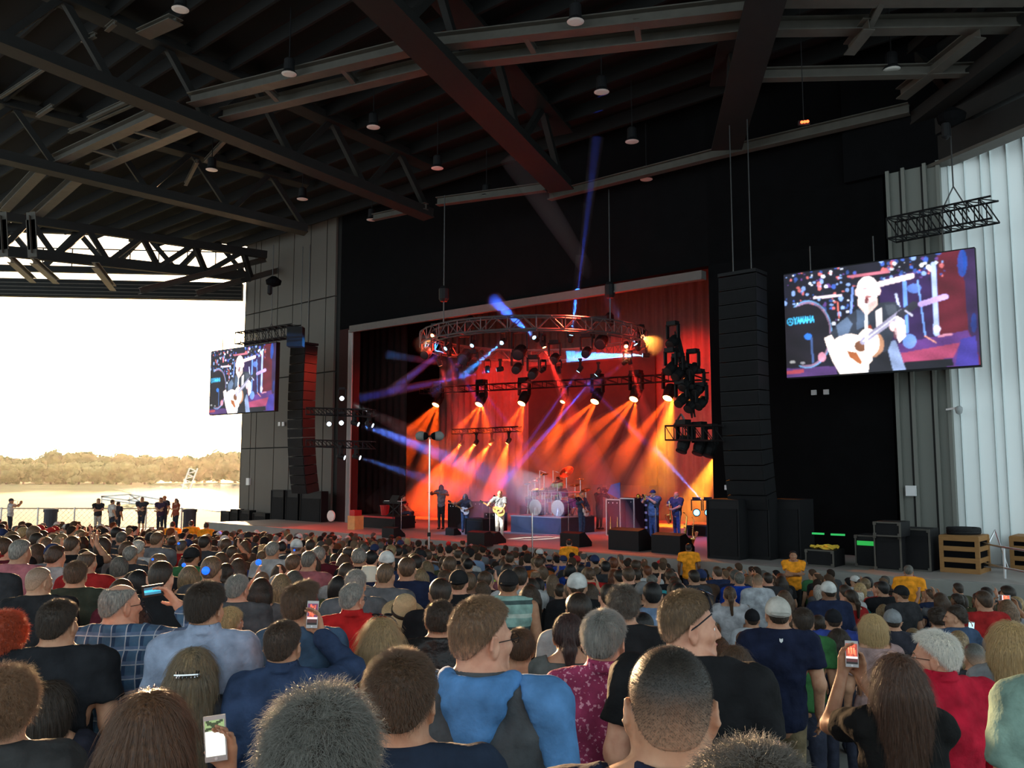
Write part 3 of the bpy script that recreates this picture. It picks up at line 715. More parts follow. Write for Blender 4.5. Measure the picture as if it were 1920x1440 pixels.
# ---- live picture painted cell by cell on the LED walls (crop coordinates of the right screen)
def paint(nx, ny):
    u = (np.arange(nx) + .5) / nx; v = (np.arange(ny) + .5) / ny; Ug, Vg = np.meshgrid(u, v)
    tl, tr, br, bl_ = np.array((487, 205.)), np.array((1628, 58.)), np.array((1668, 778.)), np.array((505, 862.))
    P = (1 - Vg)[..., None] * ((1 - Ug)[..., None] * tl + Ug[..., None] * tr) + Vg[..., None] * ((1 - Ug)[..., None] * bl_ + Ug[..., None] * br)
    X, Y = P[..., 0], P[..., 1]; I = np.zeros((ny, nx, 3)); I[:] = (.012, .010, .025); r_ = np.random.default_rng(4)
    def poly(pts, c, a=1.):
        ins = np.zeros_like(X, bool); n = len(pts)
        for i in range(n):
            (x1, y1), (x2, y2) = pts[i], pts[(i + 1) % n]
            if y1 == y2: continue
            ins ^= ((y1 > Y) != (y2 > Y)) & (X < (x2 - x1) * (Y - y1) / (y2 - y1) + x1)
        I[ins] = I[ins] * (1 - a) + np.array(c) * a
    def ell(cx, cy, rx, ry, c, a=1., ang=0., ring=None):
        dx, dy = X - cx, Y - cy; ca, sa = math.cos(ang), math.sin(ang); d = np.hypot((dx * ca + dy * sa) / rx, (-dx * sa + dy * ca) / ry)
        m = d < 1 if ring is None else abs(d - 1) < ring
        I[m] = I[m] * (1 - a) + np.array(c) * a
    def line(p, q, w, c, a=1.):
        p, q = np.array(p, float), np.array(q, float); d = q - p; t = np.clip(((X - p[0]) * d[0] + (Y - p[1]) * d[1]) / (d @ d), 0, 1)
        m = np.hypot(X - p[0] - t * d[0], Y - p[1] - t * d[1]) < w / 2; I[m] = I[m] * (1 - a) + np.array(c) * a
    poly([(1430, 40), (1640, 30), (1670, 800), (1430, 700)], (.16, .012, .03)); poly([(1560, 40), (1680, 30), (1690, 800), (1600, 560)], (.05, .02, .10))
    ell(1565, 150, 26, 85, (.01, .12, .7), .8); ell(1630, 520, 16, 60, (.02, .06, .35), .8)
    poly([(1100, 230), (1430, 160), (1430, 640), (1100, 660)], (.05, .02, .12))
    poly([(1200, 650), (1600, 565), (1660, 790), (1240, 840)], (.16, .05, .30)); poly([(1225, 705), (1560, 640), (1520, 735), (1240, 762)], (.55, .08, .20))
    poly([(1240, 762), (1515, 738), (1525, 782), (1250, 830)], (.01, .01, .02)); poly([(1560, 620), (1640, 600), (1660, 780), (1530, 785)], (.07, .05, .40))
    poly([(500, 805), (830, 785), (840, 850), (500, 870)], (.12, .05, .22)); poly([(505, 820), (620, 805), (620, 830), (505, 840)], (.55, .08, .12))
    for _ in range(260):                                               # glitter of the drum hardware
        z = r_.random()
        if z < .55: cx, cy_ = r_.uniform(490, 950), 0; cy_ = r_.uniform(185 - (cx - 490) * .07, 420)
        elif z < .85: cx = r_.uniform(1100, 1480); cy_ = r_.uniform(85, 250)
        else: cx = r_.uniform(700, 940); cy_ = r_.uniform(400, 760)
        c = [(.5, .8, 1.6), (1.5, 1.6, 1.9), (.1, .25, 1.1), (1.3, .3, .3), (.25, .1, .5), (.06, .15, .6), (.02, .02, .06)][r_.integers(7)]
        s = r_.uniform(3, 15); ell(cx, cy_, s, s * r_.uniform(.5, 1.4), c, .85)
    ell(640, 590, 150, 200, (.015, .010, .02), 1, .05)
    ell(645, 585, 150, 202, (.5, .3, .5), .8, .05, .035); ell(645, 585, 158, 212, (.3, .7, 1.3), .7, .05, .02)
    poly([(490, 420), (640, 400), (560, 520), (600, 700), (680, 770), (505, 800)], (.015, .010, .018))
    line((1408, 150), (1428, 585), 30, (.75, .95, 1.8)); line((1245, 260), (1262, 570), 22, (.25, .55, 1.6)); line((1195, 335), (1215, 420), 14, (.9, 1., 1.5)); line((1320, 250), (1365, 600), 10, (.3, .6, 1.5)); line((1365, 600), (1425, 640), 8, (1.2, .5, .4))
    line((935, 290), (925, 450), 14, (.3, .5, 1.3)); line((840, 380), (850, 480), 8, (1.1, .25, .2))
    line((690, 352), (862, 338), 16, (1.5, 1.2, 1.5)); line((930, 218), (1150, 190), 20, (.9, .25, .35)); line((1080, 275), (1285, 222), 34, (1.9, 1.5, 1.6)); line((1340, 400), (1475, 355), 34, (1.0, .7, 1.6)); ell(1300, 300, 40, 30, (.2, .4, 1.2), .7)
    ell(1275, 630, 40, 45, (.3, .6, 1.5), .7); line((1440, 600), (1510, 590), 14, (1., .4, .6)); ell(1430, 555, 20, 22, (1.3, 1.1, 1.6)); ell(650, 600, 26, 20, (.05, .3, 1.2)); line((672, 610), (680, 760), 14, (.08, .15, .4)); ell(740, 730, 26, 30, (1.2, .5, .7), .8); ell(545, 762, 20, 10, (1., 1., 1.), .6); ell(612, 768, 16, 8, (.8, .8, .9), .6)
    # maker's name and badge on the bass drum head
    cyan = (.10, .95, 1.7); ell(530, 506, 20, 21, cyan, 1, 0, .13)
    for a in (90, 210, 330): line((530, 506), (530 + 17 * math.cos(R(a)), 506 - 17 * math.sin(R(a))), 4, cyan)
    x0 = 555; wd = 19; gp = 22.7
    def tx(i, x, y): xx = x0 + i * gp + x * wd; return (xx, 520 - y * 40 - (xx - 555) * .09)
    G = {'Y': [((0, 1), (.5, .5)), ((1, 1), (.5, .5)), ((.5, .5), (.5, 0))], 'A': [((0, 0), (.5, 1)), ((.5, 1), (1, 0)), ((.22, .35), (.78, .35))],
         'M': [((0, 0), (.08, 1)), ((.08, 1), (.5, .25)), ((.5, .25), (.92, 1)), ((.92, 1), (1, 0))], 'H': [((.05, 0), (.05, 1)), ((.95, 0), (.95, 1)), ((.05, .5), (.95, .5))]}
    for i, ch in enumerate('YAMAHA'):
        for p, q in G[ch]: line(tx(i, *p), tx(i, *q), 6.2, cyan)
    # the singer
    skin = (2.2, 1.85, 1.9); cream = (2.3, 1.9, 1.7); shirt = (.045, .055, .085)
    poly([(1110, 640), (1195, 625), (1255, 808), (1175, 818), (1110, 700)], (.45, .6, 1.0))
    poly([(775, 600), (850, 510), (905, 470), (965, 425), (1040, 395), (1110, 388), (1190, 382), (1225, 420), (1240, 520), (1180, 600), (1150, 690), (1080, 830), (1000, 835), (930, 650), (850, 640)], shirt)
    poly([(830, 530), (900, 475), (935, 520), (900, 600), (850, 610)], (.20, .30, .50), .8); poly([(960, 430), (1000, 440), (1040, 520), (960, 560)], (.13, .2, .34), .8); poly([(1130, 400), (1190, 400), (1205, 450), (1150, 470)], (.10, .12, .16), .8)
    poly([(965, 400), (1020, 470), (1090, 400), (1080, 340), (970, 340)], (1.7, 1.2, 1.1)); ell(1026, 305, 66, 86, skin)
    ell(960, 320, 12, 24, (1.6, 1.1, 1.1)); ell(1095, 315, 10, 26, (1.7, 1.2, 1.2))
    line((1000, 298), (1022, 296), 7, (.5, .25, .3)); line((1045, 294), (1068, 292), 7, (.5, .25, .3)); ell(1030, 348, 22, 8, (.7, .3, .3)); ell(1022, 372, 14, 20, (.35, .05, .08)); ell(1050, 385, 26, 22, (1.3, .9, .9), .6)
    poly([(1075, 440), (1110, 420), (1118, 520), (1080, 560)], (1.9, 1.7, 1.7)); ell(1040, 560, 14, 34, (.6, .08, .03))
    ell(1060, 650, 66, 80, (.75, .38, .22)); ell(1030, 640, 68, 90, cream); ell(935, 720, 118, 140, cream, 1, -.4); ell(880, 640, 62, 46, cream); ell(985, 660, 38, 36, (.30, .12, .06)); poly([(900, 690), (960, 700), (995, 760), (975, 785), (920, 745)], (.55, .16, .05))
    line((1000, 630), (1230, 450), 40, (.55, .52, .75)); line((1000, 630), (1230, 450), 8, (1.2, 1.2, 1.4)); line((1220, 465), (1300, 405), 46, (.05, .05, .08)); line((1250, 440), (1290, 470), 12, (.9, .9, 1.2))
    poly([(755, 610), (800, 590), (860, 690), (1000, 790), (990, 840), (860, 845), (800, 740)], cream); poly([(1200, 470), (1245, 500), (1255, 600), (1215, 640), (1185, 560)], skin); ell(1180, 535, 22, 32, (1.6, 1., 1.)); ell(1195, 580, 12, 36, (.35, .12, .15), .7)
    poly([(1035, 770), (1110, 700), (1150, 690), (1180, 815), (1030, 835)], (.02, .02, .03)); line((1018, 395), (1022, 830), 17, (1.9, 1.9, 2.0)); ell(1018, 378, 10, 16, (.3, .1, .1))
    K = np.array([.2, .6, .2]); J = np.pad(I, ((1, 1), (1, 1), (0, 0)), 'edge')
    I *= (1 + .30 * np.sin(X * .021 + 2 * np.sin(Y * .013)) * np.sin(Y * .027) + r_.normal(0, .07, I.shape[:2]))[..., None]; J = np.pad(np.clip(I, 0, 3), ((1, 1), (1, 1), (0, 0)), 'edge')
    J = K[0] * J[:-2] + K[1] * J[1:-1] + K[2] * J[2:]; J = K[0] * J[:, :-2] + K[1] * J[:, 1:-1] + K[2] * J[:, 2:]
    return J
def attr_emit(name, strength):
    m = bpy.data.materials.new(name); m.use_nodes = True; t = m.node_tree; b = t.nodes['Principled BSDF']; a = N(t, 'ShaderNodeAttribute', attribute_name='Col')
    b.inputs['Base Color'].default_value = (.02, .02, .02, 1); b.inputs['Roughness'].default_value = .6
    t.links.new(a.outputs['Color'], b.inputs['Emission Color']); b.inputs['Emission Strength'].default_value = strength; MATS[name] = m; return m
M['led'] = attr_emit('led_pixels', 1.0)
def screen_mesh(img, tl, tr, h, name='picture'):
    ny, nx, _ = img.shape; tl = Vector(tl); tr = Vector(tr)
    vs = [tl.lerp(tr, i / nx) + Vector((0, 0, -h * j / ny)) for j in range(ny + 1) for i in range(nx + 1)]
    fs = [(j * (nx + 1) + i, (j + 1) * (nx + 1) + i, (j + 1) * (nx + 1) + i + 1, j * (nx + 1) + i + 1) for j in range(ny) for i in range(nx)]
    me = bpy.data.meshes.new(name); me.from_pydata(vs, [], fs)
    ca = me.color_attributes.new('Col', 'FLOAT_COLOR', 'CORNER'); c = np.ones((ny * nx, 4, 4), np.float32); c[..., :3] = img.reshape(-1, 1, 3); ca.data.foreach_set('color', c.ravel())
    me.materials.append(M['led']); return me
IMG = paint(250, 156)
def video_screen(tl, tr, z0, z1, label):
    tl = Vector((tl.x, tl.y, z1)); tr = Vector((tr.x, tr.y, z1)); d = (tr - tl).normalized(); nrm = Vector((d.y, -d.x, 0))   # towards the house
    root = empty('video_screen', (0, 0, 0), 0, label, 'screen')
    link('picture', screen_mesh(IMG, tl + nrm * .13, tr + nrm * .13, z1 - z0), root)
    mb = MB(); mb.bar(tl + Vector((0, 0, (z0 - z1) / 2)), tr + Vector((0, 0, (z0 - z1) / 2)), .2, z1 - z0 + .08); mb.build('cabinet', M['gear'], root)
    mb = MB()
    for i in range(3): p = tl.lerp(tr, .15 + .35 * i); mb.tube([p, p + Vector((0, 0, .8))], .02, 5)
    mb.build('hanging_bar', M['chain'], root)
video_screen(SC_R[0], SC_R[1], 6.85, 10.0, 'large video screen right of the stage, singer with guitar shown close up')
video_screen(SC_L[0], SC_L[1], 6.85, 10.05, 'large video screen left of the stage against the bright sky, showing the singer')
# ---------------------------------------------------------------- backline
def cabinet(px0, px1, py0, py1, name, label, dep=.7, cat='amplifier', m=None, extra=None, group=None, z=STZ, knobs=3, edge=None):
    """rack or speaker cabinet whose front face spans px0..px1 / py0..py1 and stands on height z"""
    A = on_z(px0, py1, z); q = A.dot(NN); B = on_q(px1, 900, q); u0, u1 = A.dot(U), B.dot(U); h = (py1 - py0) * A.y / F; w_ = abs(u0 - u1)
    root = empty(name, S((u0 + u1) / 2, q + dep / 2, z), SROT, label, cat, group)
    MB().box((0, 0, h / 2), (w_, dep, h)).build('body', m or M['gear'], root)
    MB().box((0, -dep / 2 - .015, h * .45), (w_ * .88, .03, h * .78)).build('grille', M['grille'], root)
    e = MB()
    for sx in (-1, 1): e.box((sx * w_ * .49, -dep / 2 - .02, h / 2), (.04, .04, h))
    for zz in (.02, h - .02): e.box((0, -dep / 2 - .02, zz), (w_, .04, .04))
    e.build('edging', edge or M['gear'], root)
    for k in range(knobs): MB().lathe([(.03, 0), (.025, .04)], (w_ * (-.3 + .6 * k / max(1, knobs - 1)), -dep / 2 - .01, h * .9), 8, (0, -1, 0)).build('knob', M['chrome'], root)
    return root, w_, h, dep
A_, w_, h_, d_ = cabinet(841, 866, 945, 990, 'amplifier', 'tall black amplifier left of the bassist with glowing dials', knobs=4)
cabinet(880, 906, 941, 984, 'amplifier', 'black speaker stack with silver edges right of the bassist')
cabinet(909, 931, 962, 995, 'amplifier', 'low blue-lit cabinet beside the singer', knobs=2)
cabinet(873, 906, 972, 1002, 'monitor_speaker', 'square black floor speaker before the bassist', cat='speaker', knobs=0)
cabinet(1138, 1163, 937, 1004, 'amplifier', 'left one of the two tall black blue-edged cabinets right of the drums', edge=M['alu'])
cabinet(1164, 1189, 935, 1004, 'amplifier', 'right one of the two tall black blue-edged cabinets right of the drums', edge=M['alu'])
rk, rw, rh, rd = cabinet(1191, 1217, 934, 1002, 'equipment_rack', 'tall equipment rack behind the trumpeter', cat='rack', knobs=0)
for k in range(4): MB().box((0, -rd / 2 - .05, rh * (.2 + .2 * k)), (rw * .75, .03, .09)).build('rack_unit', mat('lit_rack_panel', (.3, .3, .34), .4), rk)
cabinet(975, 996, 948, 972, 'keyboard_desk', 'small black desk with gear at the left edge of the drum riser', cat='desk', knobs=2, z=STZ)
cabinet(1290, 1326, 985, 1004, 'equipment_case', 'low dark case with two blue lamps at the right wing', cat='case', knobs=0)
for i, px in enumerate((1300, 1322)):
    p = on_z(px, 1004, STZ) + NN * .3 + Vector((0, 0, .8)); fixture(p + Vector((0, 0, .1)), CP, (.15, .55, 1.4), ('left' if i == 0 else 'right') + ' one of the two blue lamps on the case at the right wing', 'blue lamps at the right wing', .9, .8)
# subs and front fills at the right
for i in range(3):
    cabinet(1328 + i * 57, 1384 + i * 57, 938, 1046, 'subwoofer_stack', '%s of the three black subwoofer stacks right of the stage' % ('leftmost', 'middle one', 'rightmost')[i], 1.0, 'speaker', knobs=0)
def wedge(px, py, label, s=1., rot=0.):
    p = on_z(px, py, STZ); root = empty('stage_monitor', p, SROT + rot, label, 'speaker')
    MB().prism([(-.3 * s, 0), (.3 * s, 0), (.3 * s, .12 * s), (-.05 * s, .42 * s), (-.3 * s, .38 * s)], -.35 * s, .35 * s, Matrix.Rotation(R(90), 3, 'Z')).build('body', M['gear'], root)
    g = MB(); a = math.atan2(.3, .35); g.box((0, .13 * s, .285 * s), (.6 * s, .02, .40 * s), m=Matrix.Rotation(R(50), 3, 'X')); g.build('grille', M['grille'], root); return root
wedge(738, 1008, 'black stage monitor at the left front of the stage'); wedge(905, 1022, 'pair-wide black stage monitor before the singer', 1.2); wedge(1080, 1024, 'black stage monitor before the guitarist', 1.2)
wedge(1185, 1030, 'big black stage monitor before the trumpeter', 1.7); wedge(1262, 1036, 'black stage monitor before the saxophonist', 1.5); wedge(850, 1003, 'low black pedalboard monitor at the feet of the bassist', .7)
wedge(925, 1018, 'black stage monitor just right of the singer microphone', 1.0)
# microphone stands
def micstand(px, py, h, label, boom=0.5, z=STZ, r=.012, lean=0):
    p = on_z(px, py, z); root = empty('microphone_stand', p, SROT, label, 'stand')
    MB().lathe([(.15, 0), (.15, .02), (.03, .04)], n=14).build('base', M['gear'], root); MB().tube([(0, 0, .02), (0, 0, h)], r, 6).build('pole', M['chrome'], root)
    if boom: MB().tube([(0, 0, h), (boom, 0, h + .15)], r * .8, 5).build('boom', M['gear'], root)
    MB().lathe([(.012, -.1), (.02, 0), (.035, .03), (.035, .07), (.01, .1)], (boom, 0, h + .15 if boom else h), 8, (0, -.6, .6)).build('microphone', M['gear'], root)
micstand(752, 1000, 1.45, 'microphone stand at the left of the stage beside the keyboard player', 0, lean=1)
micstand(918, 1010, 1.45, 'microphone stand before the singer', .28)
micstand(1190, 1020, 1.55, 'boom microphone stand left of the trumpeter', .4)
micstand(1230, 1022, 1.3, 'microphone stand before the trumpeter', 0)
micstand(1276, 1022, 1.2, 'microphone stand before the saxophonist', 0)
micstand(1066, 1016, 1.4, 'microphone stand before the drums', .4)
# music stand
p = on_z(751, 995, STZ); ms = empty('music_stand', p + U * .5, SROT, 'black music stand at the left of the stage', 'stand')
MB().tube([(0, 0, 0), (0, 0, 1.2)], .015, 5).build('pole', M['gear'], ms); MB().box((0, .05, 1.35), (.5, .02, .38), m=Matrix.Rotation(R(-35), 3, 'X')).build('desk', M['gear'], ms)
for a in (0, 2.1, 4.2): MB().tube([(0, 0, .25), (.3 * math.cos(a), .3 * math.sin(a), 0)], .012, 5).build('leg', M['gear'], ms)
# keyboard place at the left
kp = on_z(705, 990, STZ); kr = empty('low_riser', kp, SROT, 'low dark riser under the keyboard player at stage left', 'riser')
MB().box((0, .6, .28), (2.6, 1.2, .55)).build('body', M['gear'], kr); MB().box((0, -.02, .5), (2.6, .04, .08)).build('edging', M['red_gloss'], kr)
bk = MB().lathe([(.16, 0), (.22, .42), (.24, .42), (.24, .46), (.1, .46)], n=16).build('drum', M['red_gloss'], loc=kp + NN * .5 + Vector((0, 0, .55))); tag(bk, 'small red hand drum on the low riser at stage left', 'drum')
kb = empty('keyboard', kp + NN * .3 - U * .9 + Vector((0, 0, .55)), SROT, 'stage keyboard with a row of lit keys at stage left', 'keyboard')
MB().box((0, 0, .62), (1.2, .35, .1)).build('body', M['gear'], kb); MB().box((0, -.05, .68), (1.1, .2, .02)).build('keys', M['white'], kb)
for s in (-1, 1): MB().bar((-.5 * s, 0, 0), (.5 * s, 0, .6), .04, .04).build('leg', M['gear'], kb)
# red and amber box at the foot of the left post
rb = on_z(658, 993, STZ); ro = empty('equipment_case', rb, SROT, 'bright red and amber box at the foot of the left post', 'case')
MB().box((0, .25, .30), (.5, .5, .6)).build('body', mat('amber_case', (.8, .35, .12), .6), ro); MB().box((0, .25, .72), (.34, .4, .26)).build('lid', M['red_gloss'], ro)
rd_ = MB().lathe([(.02, 0), (.24, .02), (.24, .08), (.1, .12)], n=20, axis=(-.6, -.8, 0)).build('round_lamp', mat('pale_reflector', (.8, .65, .6), .5), loc=on_z(622, 993, STZ) + Vector((0, 0, .6))); tag(rd_, 'round pale reflector lamp at the far left of the stage floor', 'lamp')
struct(sbox(MB(), 40.25, 46.8, 22.6, PROQ - .02, -.3, .6).build('stage_wing_left', M['concrete']))
# gear at the left outside the opening, under the line array
for i, (x0, x1, y0, y1, lb) in enumerate([(414, 432, 958, 992, 'grey flight case nearest the lake at the left corner'), (432, 448, 955, 992, 'second flight case at the left corner'), (450, 470, 957, 992, 'dark flight case standing under the junction box'), (474, 500, 962, 992, 'dark low case at the foot of the grey wall'), (507, 533, 920, 990, 'left black speaker stack under the left line array'), (535, 560, 920, 990, 'middle black speaker stack under the left line array'), (562, 604, 922, 990, 'right black speaker stack under the left line array')]):
    y1 = 880 + 3.5 * F / (25.6 / ((x0 - 960) / F * NN.x + NN.y)); cabinet(x0, x1, y0, y1, 'flight_case' if i < 4 else 'speaker_stack', lb, .4, 'case' if i < 4 else 'speaker', z=.6, knobs=0)
# ---------------------------------------------------------------- drum kit
RCN = on_z(1052, 1003, STZ); ru, rq = RCN.dot(U), RCN.dot(NN)
ruL = on_q(958, 900, rq).dot(U); rqB = rq
for k in range(200):
    q_ = rq + k * .05
    if 960 + F * (S(ru, q_, 0).x / S(ru, q_, 0).y) >= 1112: break
rqB = q_; RZ = STZ + .7
rz = empty('drum_riser', (0, 0, 0), 0, 'black drum riser in the middle of the stage, blue-lit on its side', 'riser')
sbox(MB(), ru, ruL, rq, rqB, STZ, RZ - .04).build('skirt', mat('riser_skirt', (.05, .055, .08), .8), rz)
sbox(MB(), ru - .03, ruL + .03, rq - .03, rqB + .03, RZ - .04, RZ).build('deck', M['stagefloor'], rz)
M['drumshell'] = mat('drum_shell', (.25, .05, .12), .25, var=.1); M['drumhead'] = mat('drum_head', (.75, .75, .72), .5)
def on_riser(px, dq, z=RZ): p = on_q(px, 900, rq + dq); return Vector((p.x, p.y, z))
def drum(p, r, h, axis, name, label, legs=True):
    root = empty(name, p, 0, label, 'drum', 'drums of the drum kit'); ax = Vector(axis).normalized()
    MB().lathe([(r, -h / 2), (r, h / 2)], n=18, axis=ax).build('shell', M['drumshell'], root)
    MB().lathe([(r * .97, h / 2), (r * .97, h / 2 + .015)], n=18, axis=ax).build('head', M['drumhead'], root)
    for s in (-1, 1): MB().lathe([(r + .015, s * h / 2 - .015), (r + .015, s * h / 2 + .02)], n=18, axis=ax).build('hoop', M['chrome'], root)
    for k in range(6):
        q_ = Vector((0, 0, 1)).rotation_difference(ax); a = k * math.pi / 3
        MB().tube([q_ @ Vector((r * 1.03 * math.cos(a), r * 1.03 * math.sin(a), -h / 2)), q_ @ Vector((r * 1.03 * math.cos(a), r * 1.03 * math.sin(a), h / 2))], .008, 4).build('lug', M['chrome'], root)
    if legs:
        for a in (0, 2.1, 4.2): MB().tube([Vector((r * math.cos(a), r * math.sin(a), 0)), Vector((r * 1.2 * math.cos(a), r * 1.2 * math.sin(a), RZ - p.z))], .012, 4).build('leg', M['chrome'], root)
fa = -NN
drum(on_riser(1010, .9, RZ + .33), .33, .45, fa, 'bass_drum', 'left bass drum of the kit, standing on the riser')
drum(on_riser(1052, .9, RZ + .33), .33, .45, fa, 'bass_drum', 'right bass drum of the kit, standing on the riser')
for i, (px, dq, z, r, h, lb) in enumerate([(1003, 1.1, .95, .17, .22, 'leftmost small tom of the drum kit'), (1020, 1.0, 1.0, .16, .2, 'second tom of the drum kit'), (1038, 1.0, 1.0, .18, .22, 'middle tom of the drum kit'), (1056, 1.1, .95, .19, .25, 'fourth tom of the drum kit'), (1076, 1.3, .6, .22, .4, 'floor tom at the right of the drum kit'), (1090, 1.5, .6, .22, .4, 'rightmost floor tom of the drum kit'), (994, 1.4, .55, .2, .36, 'floor tom at the left of the drum kit'), (1030, 1.8, .65, .18, .15, 'snare drum before the drummer')]):
    drum(on_riser(px, dq, RZ + z), r, h, (-.3 * NN.x, -.3 * NN.y, 1), 'tom_drum', lb)
M['cymbal'] = mat('bronze_cymbal', (.85, .6, .25), .25, 1.0, var=.1)
for i, (px, dq, z, r, tl, lb) in enumerate([(990, 1.2, 1.35, .22, .3, 'leftmost cymbal of the kit'), (1003, .9, 1.5, .24, .5, 'second cymbal from the left of the kit'), (1020, 1.4, 1.75, .2, .2, 'high thin cymbal over the toms'), (1045, .9, 1.45, .24, .35, 'cymbal over the middle toms'), (1062, 1.5, 1.85, .34, 1.1, 'big brown tilted gong cymbal above the kit'), (1078, 1.3, 1.3, .24, .3, 'cymbal over the floor toms'), (1088, 1.4, 1.55, .20, .1, 'small flat cymbal at the right of the kit'), (1098, 1.5, 1.1, .22, .4, 'rightmost cymbal of the kit'), (998, 1.5, 1.05, .18, 0., 'hi-hat at the left of the kit')]):
    p = on_riser(px, dq, RZ); root = empty('cymbal', p, 0, lb, 'cymbal', 'cymbals of the drum kit'); ax = (-NN.x * tl, -NN.y * tl, 1)
    MB().lathe([(.02, .02), (.06, .02), (.08, 0), (r, -.02), (r, -.026), (.02, -.01)], (0, 0, z), 20, ax).build('plate', M['cymbal'], root)
    MB().tube([(0, 0, 0), (0, 0, z)], .014, 5).build('stand', M['chrome'], root)
    for a in (0, 2.1, 4.2): MB().tube([(0, 0, .3), (.25 * math.cos(a), .25 * math.sin(a), 0)], .01, 4).build('leg', M['chrome'], root)
rkk = empty('drum_rack', (0, 0, 0), 0, 'chrome bar rack holding toms and microphones round the kit', 'rack')
MB().tube([on_riser(993, 1.6, RZ + 1.0), on_riser(1000, .8, RZ + 1.0), on_riser(1050, .7, RZ + 1.0), on_riser(1092, 1.2, RZ + 1.0)], .025, 6).build('bar', M['chrome'], rkk)
for px, dq in ((995, 1.4), (1022, .75), (1050, .7), (1092, 1.2)): MB().tube([on_riser(px, dq, RZ), on_riser(px, dq, RZ + 1.0)], .022, 6).build('leg', M['chrome'], rkk)
for px, dq in ((1012, 1.2), (1037, 1.5)): MB().tube([on_riser(px, dq, RZ + 1.0), on_riser(px, dq, RZ + 1.9), on_riser(px + 12, dq + .2, RZ + 1.8)], .012, 5).build('microphone_boom', M['chrome'], rkk)
# stands of brass and saxophones
def sax(p, s, label, lean=0.25, parent=None):
    root = empty('saxophone', p, SROT, label, 'saxophone')
    MB().tube([(0, 0, .95 * s), (.05 * s, 0, .9 * s), (.02 * s, 0, .6 * s), (-.03 * s, 0, .2 * s), (0, 0, .06 * s), (.08 * s, 0, .03 * s), (.14 * s, 0, .12 * s), (.17 * s, 0, .34 * s)], [.01 * s, .014 * s, .025 * s, .035 * s, .04 * s, .045 * s, .055 * s, .10 * s], 9, False).build('body', M['brass'], root, smooth=True)
    for k in range(6): MB().lathe([(.022 * s, 0), (.022 * s, .02)], (-.01 * s, -.03 * s, (.25 + k * .09) * s), 7, (0, -1, 0)).build('key', M['brass'], root)
    MB().tube([(0, 0, .98 * s), (-.06 * s, 0, 1.0 * s)], .012 * s, 5).build('mouthpiece', M['gear'], root); return root
sax(on_z(1286, 1034, STZ), 1.25, 'tall brass saxophone standing at the right front of the stage')
sax(on_z(1300, 1010, STZ), .8, 'smaller brass saxophone on a stand at the right wing')
def trumpet(p, label, rot=0., s=1.):
    root = empty('trumpet', p, rot, label, 'trumpet')
    MB().tube([(0, .25 * s, 0), (0, -.18 * s, 0), (0, -.26 * s, 0), (0, -.3 * s, 0)], [.008 * s, .012 * s, .03 * s, .065 * s], 10, False).build('bell', M['brass'], root, smooth=True)
    MB().tube([(0, -.1 * s, -.0), (0, -.15 * s, -.05 * s), (0, -.1 * s, -.09 * s), (0, .08 * s, -.09 * s), (0, .12 * s, -.05 * s), (0, .08 * s, 0)], .008 * s, 6).build('tubing', M['brass'], root, smooth=True)
    for k in range(3): MB().tube([(0, (-.03 + k * .035) * s, -.11 * s), (0, (-.03 + k * .035) * s, .04 * s)], .012 * s, 6).build('valve', M['brass'], root)
    return root
for i, px in enumerate((1145, 1158)):
    p = on_z(px, 1013, STZ); st = trumpet(p + Vector((0, 0, .55)), ('left' if i == 0 else 'right') + ' one of two brass horns upright on stands before the cabinets', 0, 1.3); st.rotation_euler = (R(90), 0, 0)
    b_ = MB(); b_.tube([(0, 0, 0), (0, 0, .3)], .015, 5); b_.lathe([(.12, 0), (.12, .02), (.02, .04)], n=10); o = b_.build('horn_stand', M['chrome'], loc=p); tag(o, 'small stand under the %s brass horn before the cabinets' % ('left' if i == 0 else 'right'), 'stand')
# pennant-shaped blue board behind the cabinets
p = on_q(1150, 920, 30); pn = MB(); pn.prism([(-.3, -.1), (.35, -.35), (.35, .35), (-.1, .25)], -.02, .02, Matrix.Rotation(SROT, 3, 'Z')); o = pn.build('sign_board', mat('blue_board', (.08, .15, .6), .6), loc=p); tag(o, 'small blue board on a pole behind the blue-edged cabinets', 'board')
MB().tube([(0, 0, -.3), (0, 0, -1.4)], .02, 5).build('pole', M['gear'], o)
# ---------------------------------------------------------------- audience microphone masts
def mast(px, ptop, Y, label, heads=True):
    p = at(px, ptop, Y); zf = zfloor(p.x, p.y); root = empty('microphone_mast', (p.x, p.y, zf), 0, label, 'mast'); h = p.z - zf
    MB().tube([(0, 0, 0), (0, 0, h * .5)], .022, 8).build('lower_pole', M['chrome'], root); MB().tube([(0, 0, h * .5), (0, 0, h)], .015, 8).build('upper_pole', M['chrome'], root)
    MB().lathe([(.035, 0), (.035, .08)], (0, 0, h * .5), 8).build('clamp', M['gear'], root)
    for a in (0, 2.1, 4.2): MB().tube([(0, 0, .6), (.55 * math.cos(a), .55 * math.sin(a), 0)], .015, 5).build('leg', M['chrome'], root)
    if heads:
        MB().tube([(-.12, 0, h + .02), (.12, 0, h + .02)], .02, 6).build('crossbar', M['gear'], root)
        for s in (-1, 1):
            pr = [(.02, 0), (.07, .03), (.10, .09), (.10, .15), (.07, .21), (.02, .24)]
            MB().lathe(pr, (s * .06, 0, h + .02), 14, (s, -.25, .05)).build('windscreen', M['foam'], root, smooth=True)
            MB().lathe([(.02, 0), (.06, .02), (.085, .08), (.05, .12)], (s * .03, -.03, h + .02), 12, (s, -.25, .05)).build('foam_ring', M['blackcloth'], root, smooth=True)
mast(806, 820, 17.5, 'tall thin mast with two fur-covered microphones standing in the crowd')
mast(998, 962, 19, 'second thinner microphone mast in the crowd before the drums', False)
